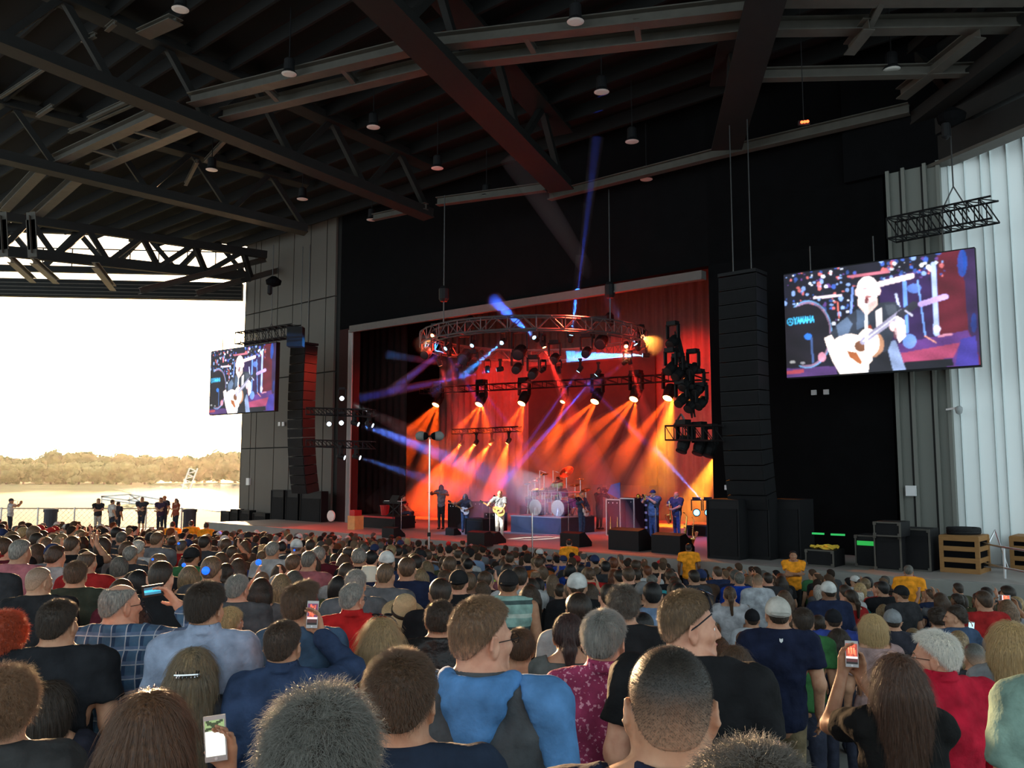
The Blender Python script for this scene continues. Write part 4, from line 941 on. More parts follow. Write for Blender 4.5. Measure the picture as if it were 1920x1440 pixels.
# ---------------------------------------------------------------- right wing: cases, crates, rail
def road_case(px0, px1, py0, py1, label, z=STZ, green=False, dep=.8, m=None):
    root, w_, h, dep = cabinet(px0, px1, py0, py1, 'road_case', label, dep, 'case', m, z=z, knobs=0, edge=M['steel_mid'])
    for sx in (-1, 1):
        for zz in (.05, h - .05): MB().box((sx * w_ * .47, -dep / 2 - .045, zz), (.08, .03, .08)).build('corner', M['steel_mid'], root)
    if green: MB().box((0, -dep / 2 - .06, h * .75), (w_ * .8, .02, h * .14)).build('display', mat('green_display', (.02, .3, .05), .5, var=0, emit=(.05, .9, .15), es=.35), root)
    return root, w_, h, dep
road_case(1606, 1642, 1004, 1062, 'black road case with a glowing green display band', green=True)
road_case(1642, 1684, 1004, 1068, 'black road case with cables hanging over its front')
rc_, w_, h_, d_ = road_case(1688, 1738, 992, 1068, 'tall black open rack case with a blue pilot light')
MB().box((-.1, -d_ / 2 - .06, h_ * .93), (.04, .02, .03)).build('pilot_light', mat('blue_pilot', (.05, .1, .6), .5, var=0, emit=(.05, .2, 1), es=3), rc_)
p0 = on_z(1642, 1068, STZ); ztop = STZ + 64 * p0.y / F
road_case(1640, 1684, 978 , 1005, 'silver-edged case stacked on top of the road cases', z=STZ + 64 * p0.y / F * .99)
for i, (a, b) in enumerate((((1523, 1000), (1545, 1001)), ((1558, 1002), (1584, 1003)))):
    o = MB().bar(on_q(*a, 24.2), on_q(*b, 24.2), .05, .05).build('status_bar', mat('green_bar', (.02, .3, .05), .5, var=0, emit=(.05, .8, .2), es=.5)); tag(o, ('left' if i == 0 else 'right') + ' thin green light bar against the black scrim', 'light')
cs, w_, h_, d_ = road_case(1512, 1558, 1030, 1060, 'low equipment trolley with yellow straps coiled on top')
sp = [Vector((.35 * math.cos(t_ * .9) * (1 - t_ * .02), .22 * math.sin(t_ * 1.3), h_ + .05 + .03 * math.sin(t_ * 2.1))) for t_ in np.linspace(0, 22, 60)]
st = MB().tube(sp, .035, 5).build('cable_coil', mat('yellow_strap', (.75, .5, .05), .7), loc=cs.location, rot=SROT); tag(st, 'tangled yellow straps on the low equipment trolley', 'strap')
blk = [Vector((.4 * math.cos(t_), .28 * math.sin(t_), .04 + .015 * t_ / 3)) for t_ in np.linspace(0, 30, 90)]
def crate(px0, px1, py0, py1, label, zc=STZ):
    A = on_z(px0, py1, zc); q = A.dot(NN); B = on_q(px1, 900, q); w_ = abs(A.dot(U) - B.dot(U)); h = (py1 - py0) * A.y / F; dep = 1.1
    root = empty('wooden_crate', S((A.dot(U) + B.dot(U)) / 2, q + dep / 2, zc), SROT, label, 'crate')
    MB().box((0, 0, h / 2), (w_ * .94, dep * .94, h * .96)).build('body', M['blackcloth'], root)
    for sx in (-1, 1):
        for sy in (-1, 1): MB().box((sx * w_ * .46, sy * dep * .46, h / 2), (.1, .1, h)).build('post', M['wood'], root)
    for zz in (.06, h * .35, h * .66, h - .06):
        for sy in (-1, 1): MB().box((0, sy * dep * .48, zz), (w_, .04, .12)).build('slat', M['wood'], root)
        for sx in (-1, 1): MB().box((sx * w_ * .48, 0, zz), (.04, dep, .12)).build('slat', M['wood'], root)
    MB().box((0, 0, h), (w_, dep, .04)).build('top_board', M['wood'], root)
    return root, h
cr_, ch = crate(1764, 1828, 1006, 1072, 'wooden slatted crate with black cables coiled on top by the grey column')
cc = MB().tube(blk, .04, 6).build('cable_coil', M['gear'], loc=cr_.location + Vector((0, 0, ch))); tag(cc, 'coil of black cable lying on the wooden crate', 'cable')
crate(1896, 1960, 1008, 1068, 'second wooden slatted crate cut by the right edge of the picture')
# metal handrail and stair landing at the right
ld = MB(); ld.add([on_z(1745, 1072, 1.1), on_z(2100, 1100, 1.1), on_z(2100, 1150, 1.1), on_z(1800, 1108, 1.1)], [(0, 1, 2, 3)]); struct(ld.build('landing', M['concrete']))
hr = empty('handrail', (0, 0, 0), 0, 'grey tubular handrail beside the wooden crates at the right', 'railing')
pp = [on_z(1763, 1073, 1.2), on_z(1812, 1082, 1.2), on_z(1886, 1104, 1.2), on_z(1960, 1122, 1.2)]
for p in pp: MB().tube([p, p + Vector((0, 0, 1.0))], .03, 8).build('post', M['alu'], hr)
for k in range(3):
    for dz in (1.0, .5): MB().tube([pp[k] + Vector((0, 0, dz)), pp[k + 1] + Vector((0, 0, dz))], .028, 8).build('rail', M['alu'], hr)
# pallet of folded barriers leaning (grey slanted frames)
br_ = empty('crowd_barrier', (0, 0, 0), 0, 'grey wire crowd barriers leaning in a stack behind the handrail', 'barrier')
b0 = at(1862, 1000, 23); b1 = at(1872, 1055, 23)
for k in range(4):
    a = at(1832, 1062, 22.5 + k * .15); b = at(1866, 994, 23 + k * .2); c = at(1890, 1065, 22 + k * .15)
    for s, e_ in ((a, b), (b, c), (a, c)): MB().tube([s, e_], .02, 5).build('bar', M['alu'], br_)
# security camera and white box on the column
sc_ = empty('security_camera', at(1788, 768, 24.2), 0, 'white security camera on a bracket on the grey column', 'camera')
MB().bar((-.05, .3, .02), (.1, 0, .05), .06, .05).build('bracket', M['white'], sc_); MB().lathe([(.02, -.12), (.08, -.08), (.10, 0), (.10, .08), (.04, .12)], (.14, -.02, -.02), 12).build('dome', mat('camera_grey', (.3, .32, .32), .3), sc_, smooth=True)
wb_ = on_q(1711, 920, PROQ - .15); o = MB().box((0, 0, 0), (.28, .1, .3), SROT).build('junction_box', M['white'], loc=wb_ - NN * .14); tag(o, 'white box fixed low on the grey right column', 'box')
for i, (px, py) in enumerate(((1526, 736), (1549, 735))):
    o = MB().box((0, 0, 0), (.16, .06, .16), SROT).build('wall_socket', M['white'], loc=on_q(px, py, PROQ - .1)); tag(o, '%s of two small white squares on the black scrim under the right screen' % ('left' if i == 0 else 'right'), 'socket')
for i, (px, py) in enumerate(((1364, 914),)):
    o = MB().box((0, 0, 0), (.2, .06, .16), SROT).build('wall_socket', M['white'], loc=on_q(px, py, PROQ - .1)); tag(o, 'small pale plate on the black scrim beside the stage opening', 'socket')
for i, (px, py) in enumerate(((524, 795), (531, 795))):
    o = MB().box((0, 0, 0), (.2, .06, .22), SROT).build('wall_socket', M['white'], loc=on_q(px, py, PROQ - .12)); tag(o, '%s of two small white squares on the grey wall under the left screen' % ('left' if i == 0 else 'right'), 'socket')
# three red indicator lamps high on the right
rr_ = empty('indicator_lamp', at(1509, 231, 22), 0, 'cluster of three red indicator lights high under the dark roof', 'lamp')
for k in range(3): MB().lathe([(.03, 0), (.045, .03), (.03, .06)], (-.075 + k * .075, 0, .01 * k), 8).build('bulb', mat('red_led', (1, .1, .02), .5, var=0, emit=(1, .08, .02), es=6), rr_)
MB().box((0, .08, .03), (.3, .08, .12)).build('housing', M['gear'], rr_); MB().tube([(0, .08, .05), (0, .08, 4.2)], .012, 5).build('cable', M['gear'], rr_)
# pendant downlights under the roof
pend = [((1079, 40), 'nearest the top edge above the middle ring beam'), ((542, 138), 'left of the middle truss under the ring beam'), ((1128, 172), 'right of the middle roof truss'), ((1185, 265), 'hanging low right of the middle roof truss'), ((700, 238), 'between the second and third roof trusses'), ((820, 315), 'above the blue spot left of the middle truss'), ((912, 368), 'close above the far roof beam'), ((567, 373), 'left end near the grey wall'), ((697, 412), 'low in front of the stage header'), ((397, 318), 'above the open clerestory'), ((1672, 130), 'with a tall black can at the right'), ((338, 17), 'at the top left beside the blue spot'), ((1503, 318), 'under the red indicator lights'), ((1212, 336), 'above the pink far roof beam'), ((1493, 348), 'lowest on the dark right side')]
def pendant_proto():
    root = empty('pendant_lamp'); MB().lathe([(.10, .5), (.16, .45), (.17, .1), (.24, .02), (.24, 0), (.17, -.01)], n=16).build('lamp_shade', M['gear'], root)
    MB().lathe([(.235, -.012), (.16, -.03), (.15, -.03)], n=16).build('rim', mat('pale_lamp_rim', (.75, .73, .68), .5, var=.1), root); MB().tube([(0, 0, .5), (0, 0, 2.2)], .02, 5).build('stem', M['gear'], root); return root
pr = pendant_proto()
for i, ((px, py), lb) in enumerate(pend):
    o = pr if i == 0 else copy_tree(pr); q_ = roofp(px, py, .2); o.location = q_; tag(o, 'small unlit pendant lamp ' + lb, 'lamp', 'pendant lamps under the roof')
# ================================================================ PEOPLE: bodies are grown as one smooth surface from a distance field
def axis(lo, hi, coarse, fine, bands):
    bands = sorted([(max(lo, a), min(hi, b)) for a, b in bands if b > lo and a < hi]); mg = []
    for a, b in bands:
        if mg and a <= mg[-1][1] + coarse: mg[-1][1] = max(mg[-1][1], b)
        else: mg.append([a, b])
    xs = []; p = lo
    for a, b in mg:
        if a > p: xs += list(np.linspace(p, a, max(1, int(round((a - p) / coarse))), endpoint=False))
        n = max(1, int(round((b - a) / fine))); xs += list(np.linspace(a, b, n, endpoint=False)); p = b
    if p < hi: xs += list(np.linspace(p, hi, max(2, int(round((hi - p) / coarse)) + 1)))
    else: xs.append(hi)
    return np.array(xs, np.float32)
class Field:
    def __init__(s, xs, ys, zs):
        s.xs, s.ys, s.zs = xs, ys, zs; s.V = np.full((len(xs), len(ys), len(zs)), 1.0, np.float32)
    def sl(s, lo, hi):
        r = []
        for ax, a, b in zip((s.xs, s.ys, s.zs), lo, hi):
            i = max(0, np.searchsorted(ax, a) - 1); j = min(len(ax), np.searchsorted(ax, b) + 1); r.append(slice(i, max(j, i + 1)))
        return tuple(r)
    def grid(s, sl): return s.xs[sl[0]][:, None, None], s.ys[sl[1]][None, :, None], s.zs[sl[2]][None, None, :]
    def comb(s, sl, d, k, op):
        A = s.V[sl]
        if op == 'sub': d = -d
        if op == 'add':
            h = np.maximum(k - np.abs(A - d), 0) / k if k > 0 else 0; s.V[sl] = np.minimum(A, d) - h * h * k / 4
        else:
            h = np.maximum(k - np.abs(A - d), 0) / k if k > 0 else 0; s.V[sl] = np.maximum(A, d) + h * h * k / 4
    def cap(s, a, b, ra, rb, k=.03, op='add'):
        a = np.array(a, np.float32); b = np.array(b, np.float32); m = max(ra, rb) + k + .05
        sl = s.sl(np.minimum(a, b) - m, np.maximum(a, b) + m); X, Y, Z = s.grid(sl); d = b - a; L = max(float(d @ d), 1e-8)
        t = np.clip(((X - a[0]) * d[0] + (Y - a[1]) * d[1] + (Z - a[2]) * d[2]) / L, 0, 1)
        D = np.sqrt((X - a[0] - t * d[0]) ** 2 + (Y - a[1] - t * d[1]) ** 2 + (Z - a[2] - t * d[2]) ** 2) - (ra + (rb - ra) * t)
        s.comb(sl, D, k, op)
    def ell(s, c, r, k=.03, op='add', rot=None):
        c = np.array(c, np.float32); r = np.array(r, np.float32); m = float(r.max()) + k + .05; mv = (r + k + .05) if rot is None else np.array((m, m, m))
        sl = s.sl(c - mv, c + mv); X, Y, Z = s.grid(sl); X = X - c[0]; Y = Y - c[1]; Z = Z - c[2]
        if rot is not None: X, Y, Z = (rot[0][0] * X + rot[1][0] * Y + rot[2][0] * Z, rot[0][1] * X + rot[1][1] * Y + rot[2][1] * Z, rot[0][2] * X + rot[1][2] * Y + rot[2][2] * Z)
        k0 = np.sqrt((X / r[0]) ** 2 + (Y / r[1]) ** 2 + (Z / r[2]) ** 2); k1 = np.sqrt((X / r[0] ** 2) ** 2 + (Y / r[1] ** 2) ** 2 + (Z / r[2] ** 2) ** 2)
        s.comb(sl, k0 * (k0 - 1) / np.maximum(k1, 1e-6), k, op)
    def fn(s, f, lo, hi, k, op):
        sl = s.sl(lo, hi); X, Y, Z = s.grid(sl); s.comb(sl, (f(X, Y, Z) + 0 * X + 0 * Y + 0 * Z).astype(np.float32), k, op)
    def mesh(s):
        V = s.V; inn = V < 0; nx, ny, nz = V.shape
        c = [inn[i:nx - 1 + i, j:ny - 1 + j, k:nz - 1 + k] for i in (0, 1) for j in (0, 1) for k in (0, 1)]
        sm = sum(a.astype(np.int8) for a in c); act = (sm > 0) & (sm < 8); I, J, K = np.nonzero(act); n = len(I)
        idx = -np.ones(act.shape, np.int64); idx[I, J, K] = np.arange(n)
        P = np.zeros((n, 3), np.float64); cnt = np.zeros(n); X = [s.xs.astype(float), s.ys.astype(float), s.zs.astype(float)]
        for ax in range(3):
            o1, o2 = [a for a in range(3) if a != ax]
            for u in (0, 1):
                for v in (0, 1):
                    A = [I, J, K]; A = [A[0].copy(), A[1].copy(), A[2].copy()]; A[o1] = A[o1] + u; A[o2] = A[o2] + v; B = [a.copy() for a in A]; B[ax] = B[ax] + 1
                    va = V[A[0], A[1], A[2]]; vb = V[B[0], B[1], B[2]]; m = (va < 0) != (vb < 0); t = np.where(m, va / np.where(m, va - vb, 1), 0)
                    pa = np.stack([X[d][A[d]] for d in range(3)], 1); pb = np.stack([X[d][B[d]] for d in range(3)], 1)
                    P += np.where(m[:, None], pa + (pb - pa) * t[:, None], 0); cnt += m
        P /= np.maximum(cnt, 1)[:, None]; Q = []
        for ax in range(3):
            o1, o2 = [(1, 2), (2, 0), (0, 1)][ax]
            sa = [slice(0, None)] * 3; sb = [slice(0, None)] * 3; sa[ax] = slice(0, -1); sb[ax] = slice(1, None)
            for o in (o1, o2): sa[o] = slice(1, -1); sb[o] = slice(1, -1)
            a = inn[tuple(sa)]; b = inn[tuple(sb)]; d = a != b; E = list(np.nonzero(d)); flip = a[tuple(E)]
            E[o1] = E[o1] + 1; E[o2] = E[o2] + 1
            def cell(du, dv): c_ = [e.copy() for e in E]; c_[o1] -= du; c_[o2] -= dv; return idx[c_[0], c_[1], c_[2]]
            q = np.stack([cell(1, 1), cell(0, 1), cell(0, 0), cell(1, 0)], 1); q[~flip] = q[~flip][:, ::-1]; Q.append(q)
        Q = np.concatenate(Q); return P, Q[(Q >= 0).all(1)]
def np_mesh(name, P, Q, m=None, smooth=True, col=None):
    me = bpy.data.meshes.new(name); nq, kk = Q.shape; me.vertices.add(len(P)); me.vertices.foreach_set('co', P.astype(np.float32).ravel())
    me.loops.add(nq * kk); me.loops.foreach_set('vertex_index', Q.astype(np.int32).ravel()); me.polygons.add(nq)
    me.polygons.foreach_set('loop_start', np.arange(0, nq * kk, kk, dtype=np.int32)); me.polygons.foreach_set('use_smooth', np.ones(nq, bool)) if smooth else None
    me.update(calc_edges=True)
    if col is not None:
        ca = me.color_attributes.new('Col', 'FLOAT_COLOR', 'POINT'); c = np.ones((len(P), 4), np.float32); c[:, :3] = col; ca.data.foreach_set('color', c.ravel())
    if m is not None: me.materials.append(m)
    return me
def noise3(P, f, seed=0):
    r_ = np.random.default_rng(seed + 11); v = 0
    for _ in range(5):
        w_ = r_.normal(size=3) * f; v = v + np.sin(P[..., 0] * w_[0] + P[..., 1] * w_[1] + P[..., 2] * w_[2] + r_.uniform(0, 6.28))
    return v / 3.2
# ---------------------------------------------------------------- materials for people
def cloth_mat(name, kind='plain', colors=None, scale=1.):
    m = bpy.data.materials.new(name); m.use_nodes = True; t = m.node_tree; b = t.nodes['Principled BSDF']; b.inputs['Roughness'].default_value = .9; b.inputs['Specular IOR Level'].default_value = .15
    oi = N(t, 'ShaderNodeObjectInfo'); tcn = N(t, 'ShaderNodeTexCoord'); nz = N(t, 'ShaderNodeTexNoise'); nz.inputs['Scale'].default_value = 9; nz.inputs['Detail'].default_value = 6
    t.links.new(tcn.outputs['Object'], nz.inputs['Vector']); mx = N(t, 'ShaderNodeMix', data_type='RGBA', blend_type='MULTIPLY'); mx.inputs[0].default_value = 1.
    rp = N(t, 'ShaderNodeValToRGB'); rp.color_ramp.elements[0].color = (.62, .62, .62, 1); rp.color_ramp.elements[1].color = (1.3, 1.3, 1.3, 1); rp.color_ramp.elements[0].position = .3; rp.color_ramp.elements[1].position = .7
    t.links.new(nz.outputs['Fac'], rp.inputs[0]); t.links.new(rp.outputs[0], mx.inputs[7])
    base = oi.outputs['Color']
    def band(axis_, scl, thr, c_in, c_out):
        sp = N(t, 'ShaderNodeSeparateXYZ'); t.links.new(tcn.outputs['Object'], sp.inputs[0]); m1 = N(t, 'ShaderNodeMath', operation='MULTIPLY'); m1.inputs[1].default_value = scl; t.links.new(sp.outputs[axis_], m1.inputs[0])
        fr = N(t, 'ShaderNodeMath', operation='FRACT'); t.links.new(m1.outputs[0], fr.inputs[0]); lt_ = N(t, 'ShaderNodeMath', operation='LESS_THAN'); lt_.inputs[1].default_value = thr; t.links.new(fr.outputs[0], lt_.inputs[0])
        x = N(t, 'ShaderNodeMix', data_type='RGBA'); t.links.new(lt_.outputs[0], x.inputs[0]); t.links.new(c_in, x.inputs[6])
        x.inputs[7].default_value = (*rgb(c_out), 1); return x.outputs[2]
    if kind == 'plaid':
        base = band('X', 14 * scale, .35, base, colors[0]); base = band('Z', 14 * scale, .3, base, colors[1]); base = band('X', 14 * scale, .08, base, colors[2]); base = band('Z', 14 * scale, .07, base, colors[2])
    if kind == 'stripe':
        base = band('Z', 9 * scale, .30, base, colors[0]); base = band('Z', 4.5 * scale, .16, base, colors[1])
    if kind == 'spots':
        n2 = N(t, 'ShaderNodeTexNoise'); n2.inputs['Scale'].default_value = 60 * scale; n2.inputs['Detail'].default_value = 2; t.links.new(tcn.outputs['Object'], n2.inputs['Vector'])
        lt_ = N(t, 'ShaderNodeMath', operation='GREATER_THAN'); lt_.inputs[1].default_value = colors[1]; t.links.new(n2.outputs['Fac'], lt_.inputs[0]); x = N(t, 'ShaderNodeMix', data_type='RGBA'); t.links.new(lt_.outputs[0], x.inputs[0]); t.links.new(base, x.inputs[6]); x.inputs[7].default_value = (*rgb(colors[0]), 1); base = x.outputs[2]
    t.links.new(base, mx.inputs[6]); t.links.new(mx.outputs[2], b.inputs['Base Color'])
    n3 = N(t, 'ShaderNodeTexNoise'); n3.inputs['Scale'].default_value = 14; n3.inputs['Detail'].default_value = 4; bp = N(t, 'ShaderNodeBump'); bp.inputs['Strength'].default_value = .55; bp.inputs['Distance'].default_value = .03
    t.links.new(tcn.outputs['Object'], n3.inputs['Vector']); t.links.new(n3.outputs['Fac'], bp.inputs['Height']); t.links.new(bp.outputs[0], b.inputs['Normal']); return m
M['cloth'] = cloth_mat('cloth')
M['plaid_blue'] = cloth_mat('blue_plaid_cloth', 'plaid', [(.03, .06, .12), (.10, .15, .25), (.35, .4, .45)])
M['plaid_grey'] = cloth_mat('purple_plaid_cloth', 'plaid', [(.08, .07, .14), (.04, .04, .08), (.3, .28, .4)])
M['plaid_green'] = cloth_mat('green_plaid_cloth', 'plaid', [(.02, .08, .03), (.01, .04, .02), (.1, .16, .1)])
M['stripe_teal'] = cloth_mat('teal_striped_cloth', 'stripe', [(.42, .5, .44), (.05, .08, .08)])
M['spot_pink'] = cloth_mat('pink_flecked_cloth', 'spots', [(.55, .25, .33), .60])
M['spot_blue'] = cloth_mat('blue_flowered_cloth', 'spots', [(.65, .75, .8), .55], .25)
M['leather'] = mat('black_leather', (.012, .012, .012), .4, var=.3, bump=.4, bscale=30)
def skin_mat():
    m = bpy.data.materials.new('skin'); m.use_nodes = True; t = m.node_tree; b = t.nodes['Principled BSDF']; b.inputs['Roughness'].default_value = .55; b.inputs['Specular IOR Level'].default_value = .35
    oi = N(t, 'ShaderNodeObjectInfo'); tcn = N(t, 'ShaderNodeTexCoord'); nz = N(t, 'ShaderNodeTexNoise'); nz.inputs['Scale'].default_value = 22; nz.inputs['Detail'].default_value = 5; t.links.new(tcn.outputs['Object'], nz.inputs['Vector'])
    mx = N(t, 'ShaderNodeMix', data_type='RGBA', blend_type='MULTIPLY'); mx.inputs[0].default_value = 1; rp = N(t, 'ShaderNodeValToRGB'); rp.color_ramp.elements[0].color = (.85, .70, .66, 1); rp.color_ramp.elements[1].color = (1.1, 1.08, 1.05, 1); rp.color_ramp.elements[0].position = .3; rp.color_ramp.elements[1].position = .7
    t.links.new(nz.outputs['Fac'], rp.inputs[0]); t.links.new(oi.outputs['Color'], mx.inputs[6]); t.links.new(rp.outputs[0], mx.inputs[7]); t.links.new(mx.outputs[2], b.inputs['Base Color']); return m
M['skin'] = skin_mat()
def hair_mat(name, attr):
    m = bpy.data.materials.new(name); m.use_nodes = True; t = m.node_tree; b = t.nodes['Principled BSDF']; b.inputs['Roughness'].default_value = .5; b.inputs['Specular IOR Level'].default_value = .35
    src = N(t, 'ShaderNodeAttribute', attribute_name='Col').outputs['Color'] if attr else N(t, 'ShaderNodeObjectInfo').outputs['Color']
    tcn = N(t, 'ShaderNodeTexCoord'); mp = N(t, 'ShaderNodeMapping'); mp.inputs['Scale'].default_value = (1, 1, .15); nz = N(t, 'ShaderNodeTexNoise'); nz.inputs['Scale'].default_value = 130; nz.inputs['Detail'].default_value = 4
    t.links.new(tcn.outputs['Object'], mp.inputs[0]); t.links.new(mp.outputs[0], nz.inputs['Vector']); mx = N(t, 'ShaderNodeMix', data_type='RGBA', blend_type='MULTIPLY'); mx.inputs[0].default_value = 1
    rp = N(t, 'ShaderNodeValToRGB'); rp.color_ramp.elements[0].color = (.45, .45, .45, 1); rp.color_ramp.elements[1].color = (1.45, 1.4, 1.3, 1); rp.color_ramp.elements[0].position = .35; rp.color_ramp.elements[1].position = .65
    t.links.new(nz.outputs['Fac'], rp.inputs[0]); t.links.new(src, mx.inputs[6]); t.links.new(rp.outputs[0], mx.inputs[7]); t.links.new(mx.outputs[2], b.inputs['Base Color'])
    bp = N(t, 'ShaderNodeBump'); bp.inputs['Strength'].default_value = .5; bp.inputs['Distance'].default_value = .01; t.links.new(nz.outputs['Fac'], bp.inputs['Height']); t.links.new(bp.outputs[0], b.inputs['Normal']); return m
M['hair_near'] = hair_mat('hair_near', True); M['buzz'] = hair_mat('cropped_hair', True); _r = [n for n in M['buzz'].node_tree.nodes if n.type == 'VALTORGB'][0].color_ramp; _r.elements[0].color = (.8, .8, .8, 1); _r.elements[1].color = (1.15, 1.15, 1.15, 1); [n for n in M['buzz'].node_tree.nodes if n.type == 'MAPPING'][0].inputs['Scale'].default_value = (1, 1, 1); [n for n in M['buzz'].node_tree.nodes if n.type == 'BUMP'][0].inputs['Strength'].default_value = .15; M['hair'] = hair_mat('hair', False); M['strand'] = objcol_mat('hair_strand', 0, .45)
M['eye'] = mat('eyeball', (.75, .72, .68), .2, var=0); M['iris'] = mat('iris', (.05, .03, .02), .2, var=0); M['lip'] = mat('lips', (.35, .10, .09), .5, var=.1)
M['lensglass'] = mat('dark_lens_glass', (.02, .02, .025), .1, var=0)
SKIN = {'light': (.47, .265, .165), 'tan': (.36, .19, .11), 'brown': (.16, .08, .045), 'pink': (.54, .285, .19)}
HAIR = {'black': (.012, .010, .010), 'dark': (.032, .020, .013), 'brown': (.075, .042, .024), 'auburn': (.16, .045, .015), 'ginger': (.20, .09, .04), 'blond': (.42, .29, .14), 'dirty_blond': (.22, .15, .08), 'grey': (.20, .19, .175), 'dark_grey': (.10, .095, .085), 'white': (.55, .52, .47), 'light_brown': (.14, .085, .05)}
LX = {'black': 'black', 'dark': 'dark', 'brown': 'brown', 'auburn': 'auburn', 'ginger': 'ginger', 'blond': 'blond', 'dirty_blond': 'dirty-blond', 'grey': 'grey', 'dark_grey': 'dark grey', 'white': 'white', 'light_brown': 'light brown'}
# ---------------------------------------------------------------- pose
def ik(Sh, T, hint, a=.29, b=.255):
    Sh, T = Vector(Sh), Vector(T); d = T - Sh; L = min(max(d.length, .08), (a + b) * .995); d.normalize(); T = Sh + d * L
    x = (a * a - b * b + L * L) / (2 * L); h = math.sqrt(max(a * a - x * x, 0)); hv = Vector(hint); hv = (hv - d * hv.dot(d)).normalized(); return Sh + d * x + hv * h, T
def rotm(yaw, pitch=0, roll=0): return (Matrix.Rotation(yaw, 3, 'Z') @ Matrix.Rotation(pitch, 3, 'X') @ Matrix.Rotation(roll, 3, 'Y'))
class Pose:
    """joint positions of a person facing +Y, feet on z = 0"""
    def __init__(s, H=1.75, female=False, yaw=0., pitch=0., armL=None, armR=None, build=1.0, stance=.1, lean=0., sit=False, step=None, fl=0, fr=0):
        s.H, s.f, s.build = H, female, build; s.sw = (.165 if female else .19) * build; s.zs = H - .325; s.yaw, s.pitch = yaw, pitch
        s.hc = Vector((0, .02 + lean * .3, H - .135)); s.hr = rotm(yaw, pitch); s.dz = 0
        s.SL = Vector((-s.sw, 0, s.zs)); s.SR = Vector((s.sw, 0, s.zs)); s.hipz = .52 * H
        def arm(side, spec):
            Sh = s.SL if side < 0 else s.SR
            if spec is None: T = Sh + Vector((side * .06, .06, -.52)); hint = (side * .3, -1, 0); fd = Vector((0, .1, -1)); pn = Vector((-side, 0, 0)); curl = .5
            else: T, hint, fd, pn, curl = Vector(spec[0]), spec[1], Vector(spec[2]), Vector(spec[3]), spec[4] if len(spec) > 4 else .5
            E, W = ik(Sh, T, hint); return Sh, E, W, fd.normalized(), pn, curl
        s.arms = [arm(-1, armL), arm(1, armR)]; s.legs = []
        for side in (-1, 1):
            hp = Vector((side * .085, 0, s.hipz)); an = Vector((side * stance, -.02, .08))
            if step and step[0] == side: an = an + Vector((0, step[1], 0))
            if sit: kn = hp + Vector((side * .06, .42, .0)); an = kn + Vector((0, -.02, -.42))
            else:
                kn = (hp + an) / 2 + Vector((0, .03, 0))
            s.legs.append((hp, kn, an))
def hand_prims(F_, W, fd, pn, side, curl, r=1.0, k=.006):
    """palm and five fingers; fd finger direction, pn palm normal (towards what is held)"""
    pn = (pn - fd * pn.dot(fd)).normalized(); lat = fd.cross(pn).normalized()
    th = -lat * side if True else lat
    pc = W + fd * .055
    for j, o in enumerate((-.027, -.009, .009, .027)):
        F_.cap(W + fd * .015 + lat * o * .6, W + fd * .09 + lat * o, .013 * r, .011 * r, .014)
        L = (.030, .036, .034, .026)[j] if side * 1 > 0 else (.026, .034, .036, .030)[j]; p = W + fd * .09 + lat * o; c = curl * 1.15; dcur = fd.copy()
        for seg in range(3):
            an = c * (.55 + .35 * seg); dn = (fd * math.cos(an * (seg + 1) * .62) + pn * math.sin(an * (seg + 1) * .62)).normalized(); q_ = p + dn * L * (1.15, .85, .7)[seg]
            F_.cap(p, q_, (.0098, .0088, .008)[seg] * r, (.0088, .008, .007)[seg] * r, k); p = q_
    tb = W + fd * .03 + th * .028; t1 = tb + (fd * .6 + th * .75 + pn * .35).normalized() * .038; t2 = t1 + (fd * .8 + th * .15 + pn * .6 * (curl + .3)).normalized() * .032
    F_.cap(W + fd * .02 + th * .012, tb, .015 * r, .014 * r, .012); F_.cap(tb, t1, .0125 * r, .011 * r, .008); F_.cap(t1, t2, .0108 * r, .0085 * r, k)
def head_prims(F_, P, hs=1.0, fat=0.):
    R3 = P.hr; c = P.hc; Rt = [[R3[i][j] for j in range(3)] for i in range(3)]
    def w(p): return c + R3 @ (Vector(p) * hs)
    def e(p, r, k=.02, op='add'): F_.ell(w(p), [x * hs for x in r], k * hs, op, Rt)
    def cp(a, b, ra, rb, k=.015, op='add'): F_.cap(w(a), w(b), ra * hs, rb * hs, k * hs, op)
    e((0, -.014, .03), (.075, .096, .087)); e((0, .028, -.03), (.058 + fat, .062, .082), .03); e((0, -.045, -.02), (.062, .055, .055), .03)
    for s in (-1, 1):
        cp((s * .052, -.005, -.05), (s * .012, .068, -.094), .018 + fat, .017, .03); cp((s * .042, .062, -.02), (s * .05, .03, -.02), .017, .02, .03)
        cp((s * .014, .086, .024), (s * .044, .074, .022), .008, .008, .014)
        e((s * .031, .096, .003), (.017, .014, .011), .012, 'sub')
        e((s * .081, -.014, -.010), (.010, .021, .036), .008); cp((s * .090, -.030, .014), (s * .091, -.034, -.012), .0065, .006, .006); cp((s * .085, -.004, .024), (s * .090, -.028, .027), .0055, .0055, .006); cp((s * .091, -.034, -.012), (s * .083, -.014, -.038), .006, .007, .006); e((s * .094, -.010, -.004), (.008, .011, .018), .004, 'sub')
        cp((s * .012, .094, -.034), (s * .014, .088, -.036), .007, .008, .006)
    cp((0, .088, .014), (0, .108, -.028), .0075, .0125, .012); cp((-.017, .087, -.057), (.017, .087, -.057), .0075, .0075, .008); cp((-.014, .086, -.067), (.014, .086, -.067), .008, .008, .006); e((0, .075, -.092), (.022, .02, .018), .02)
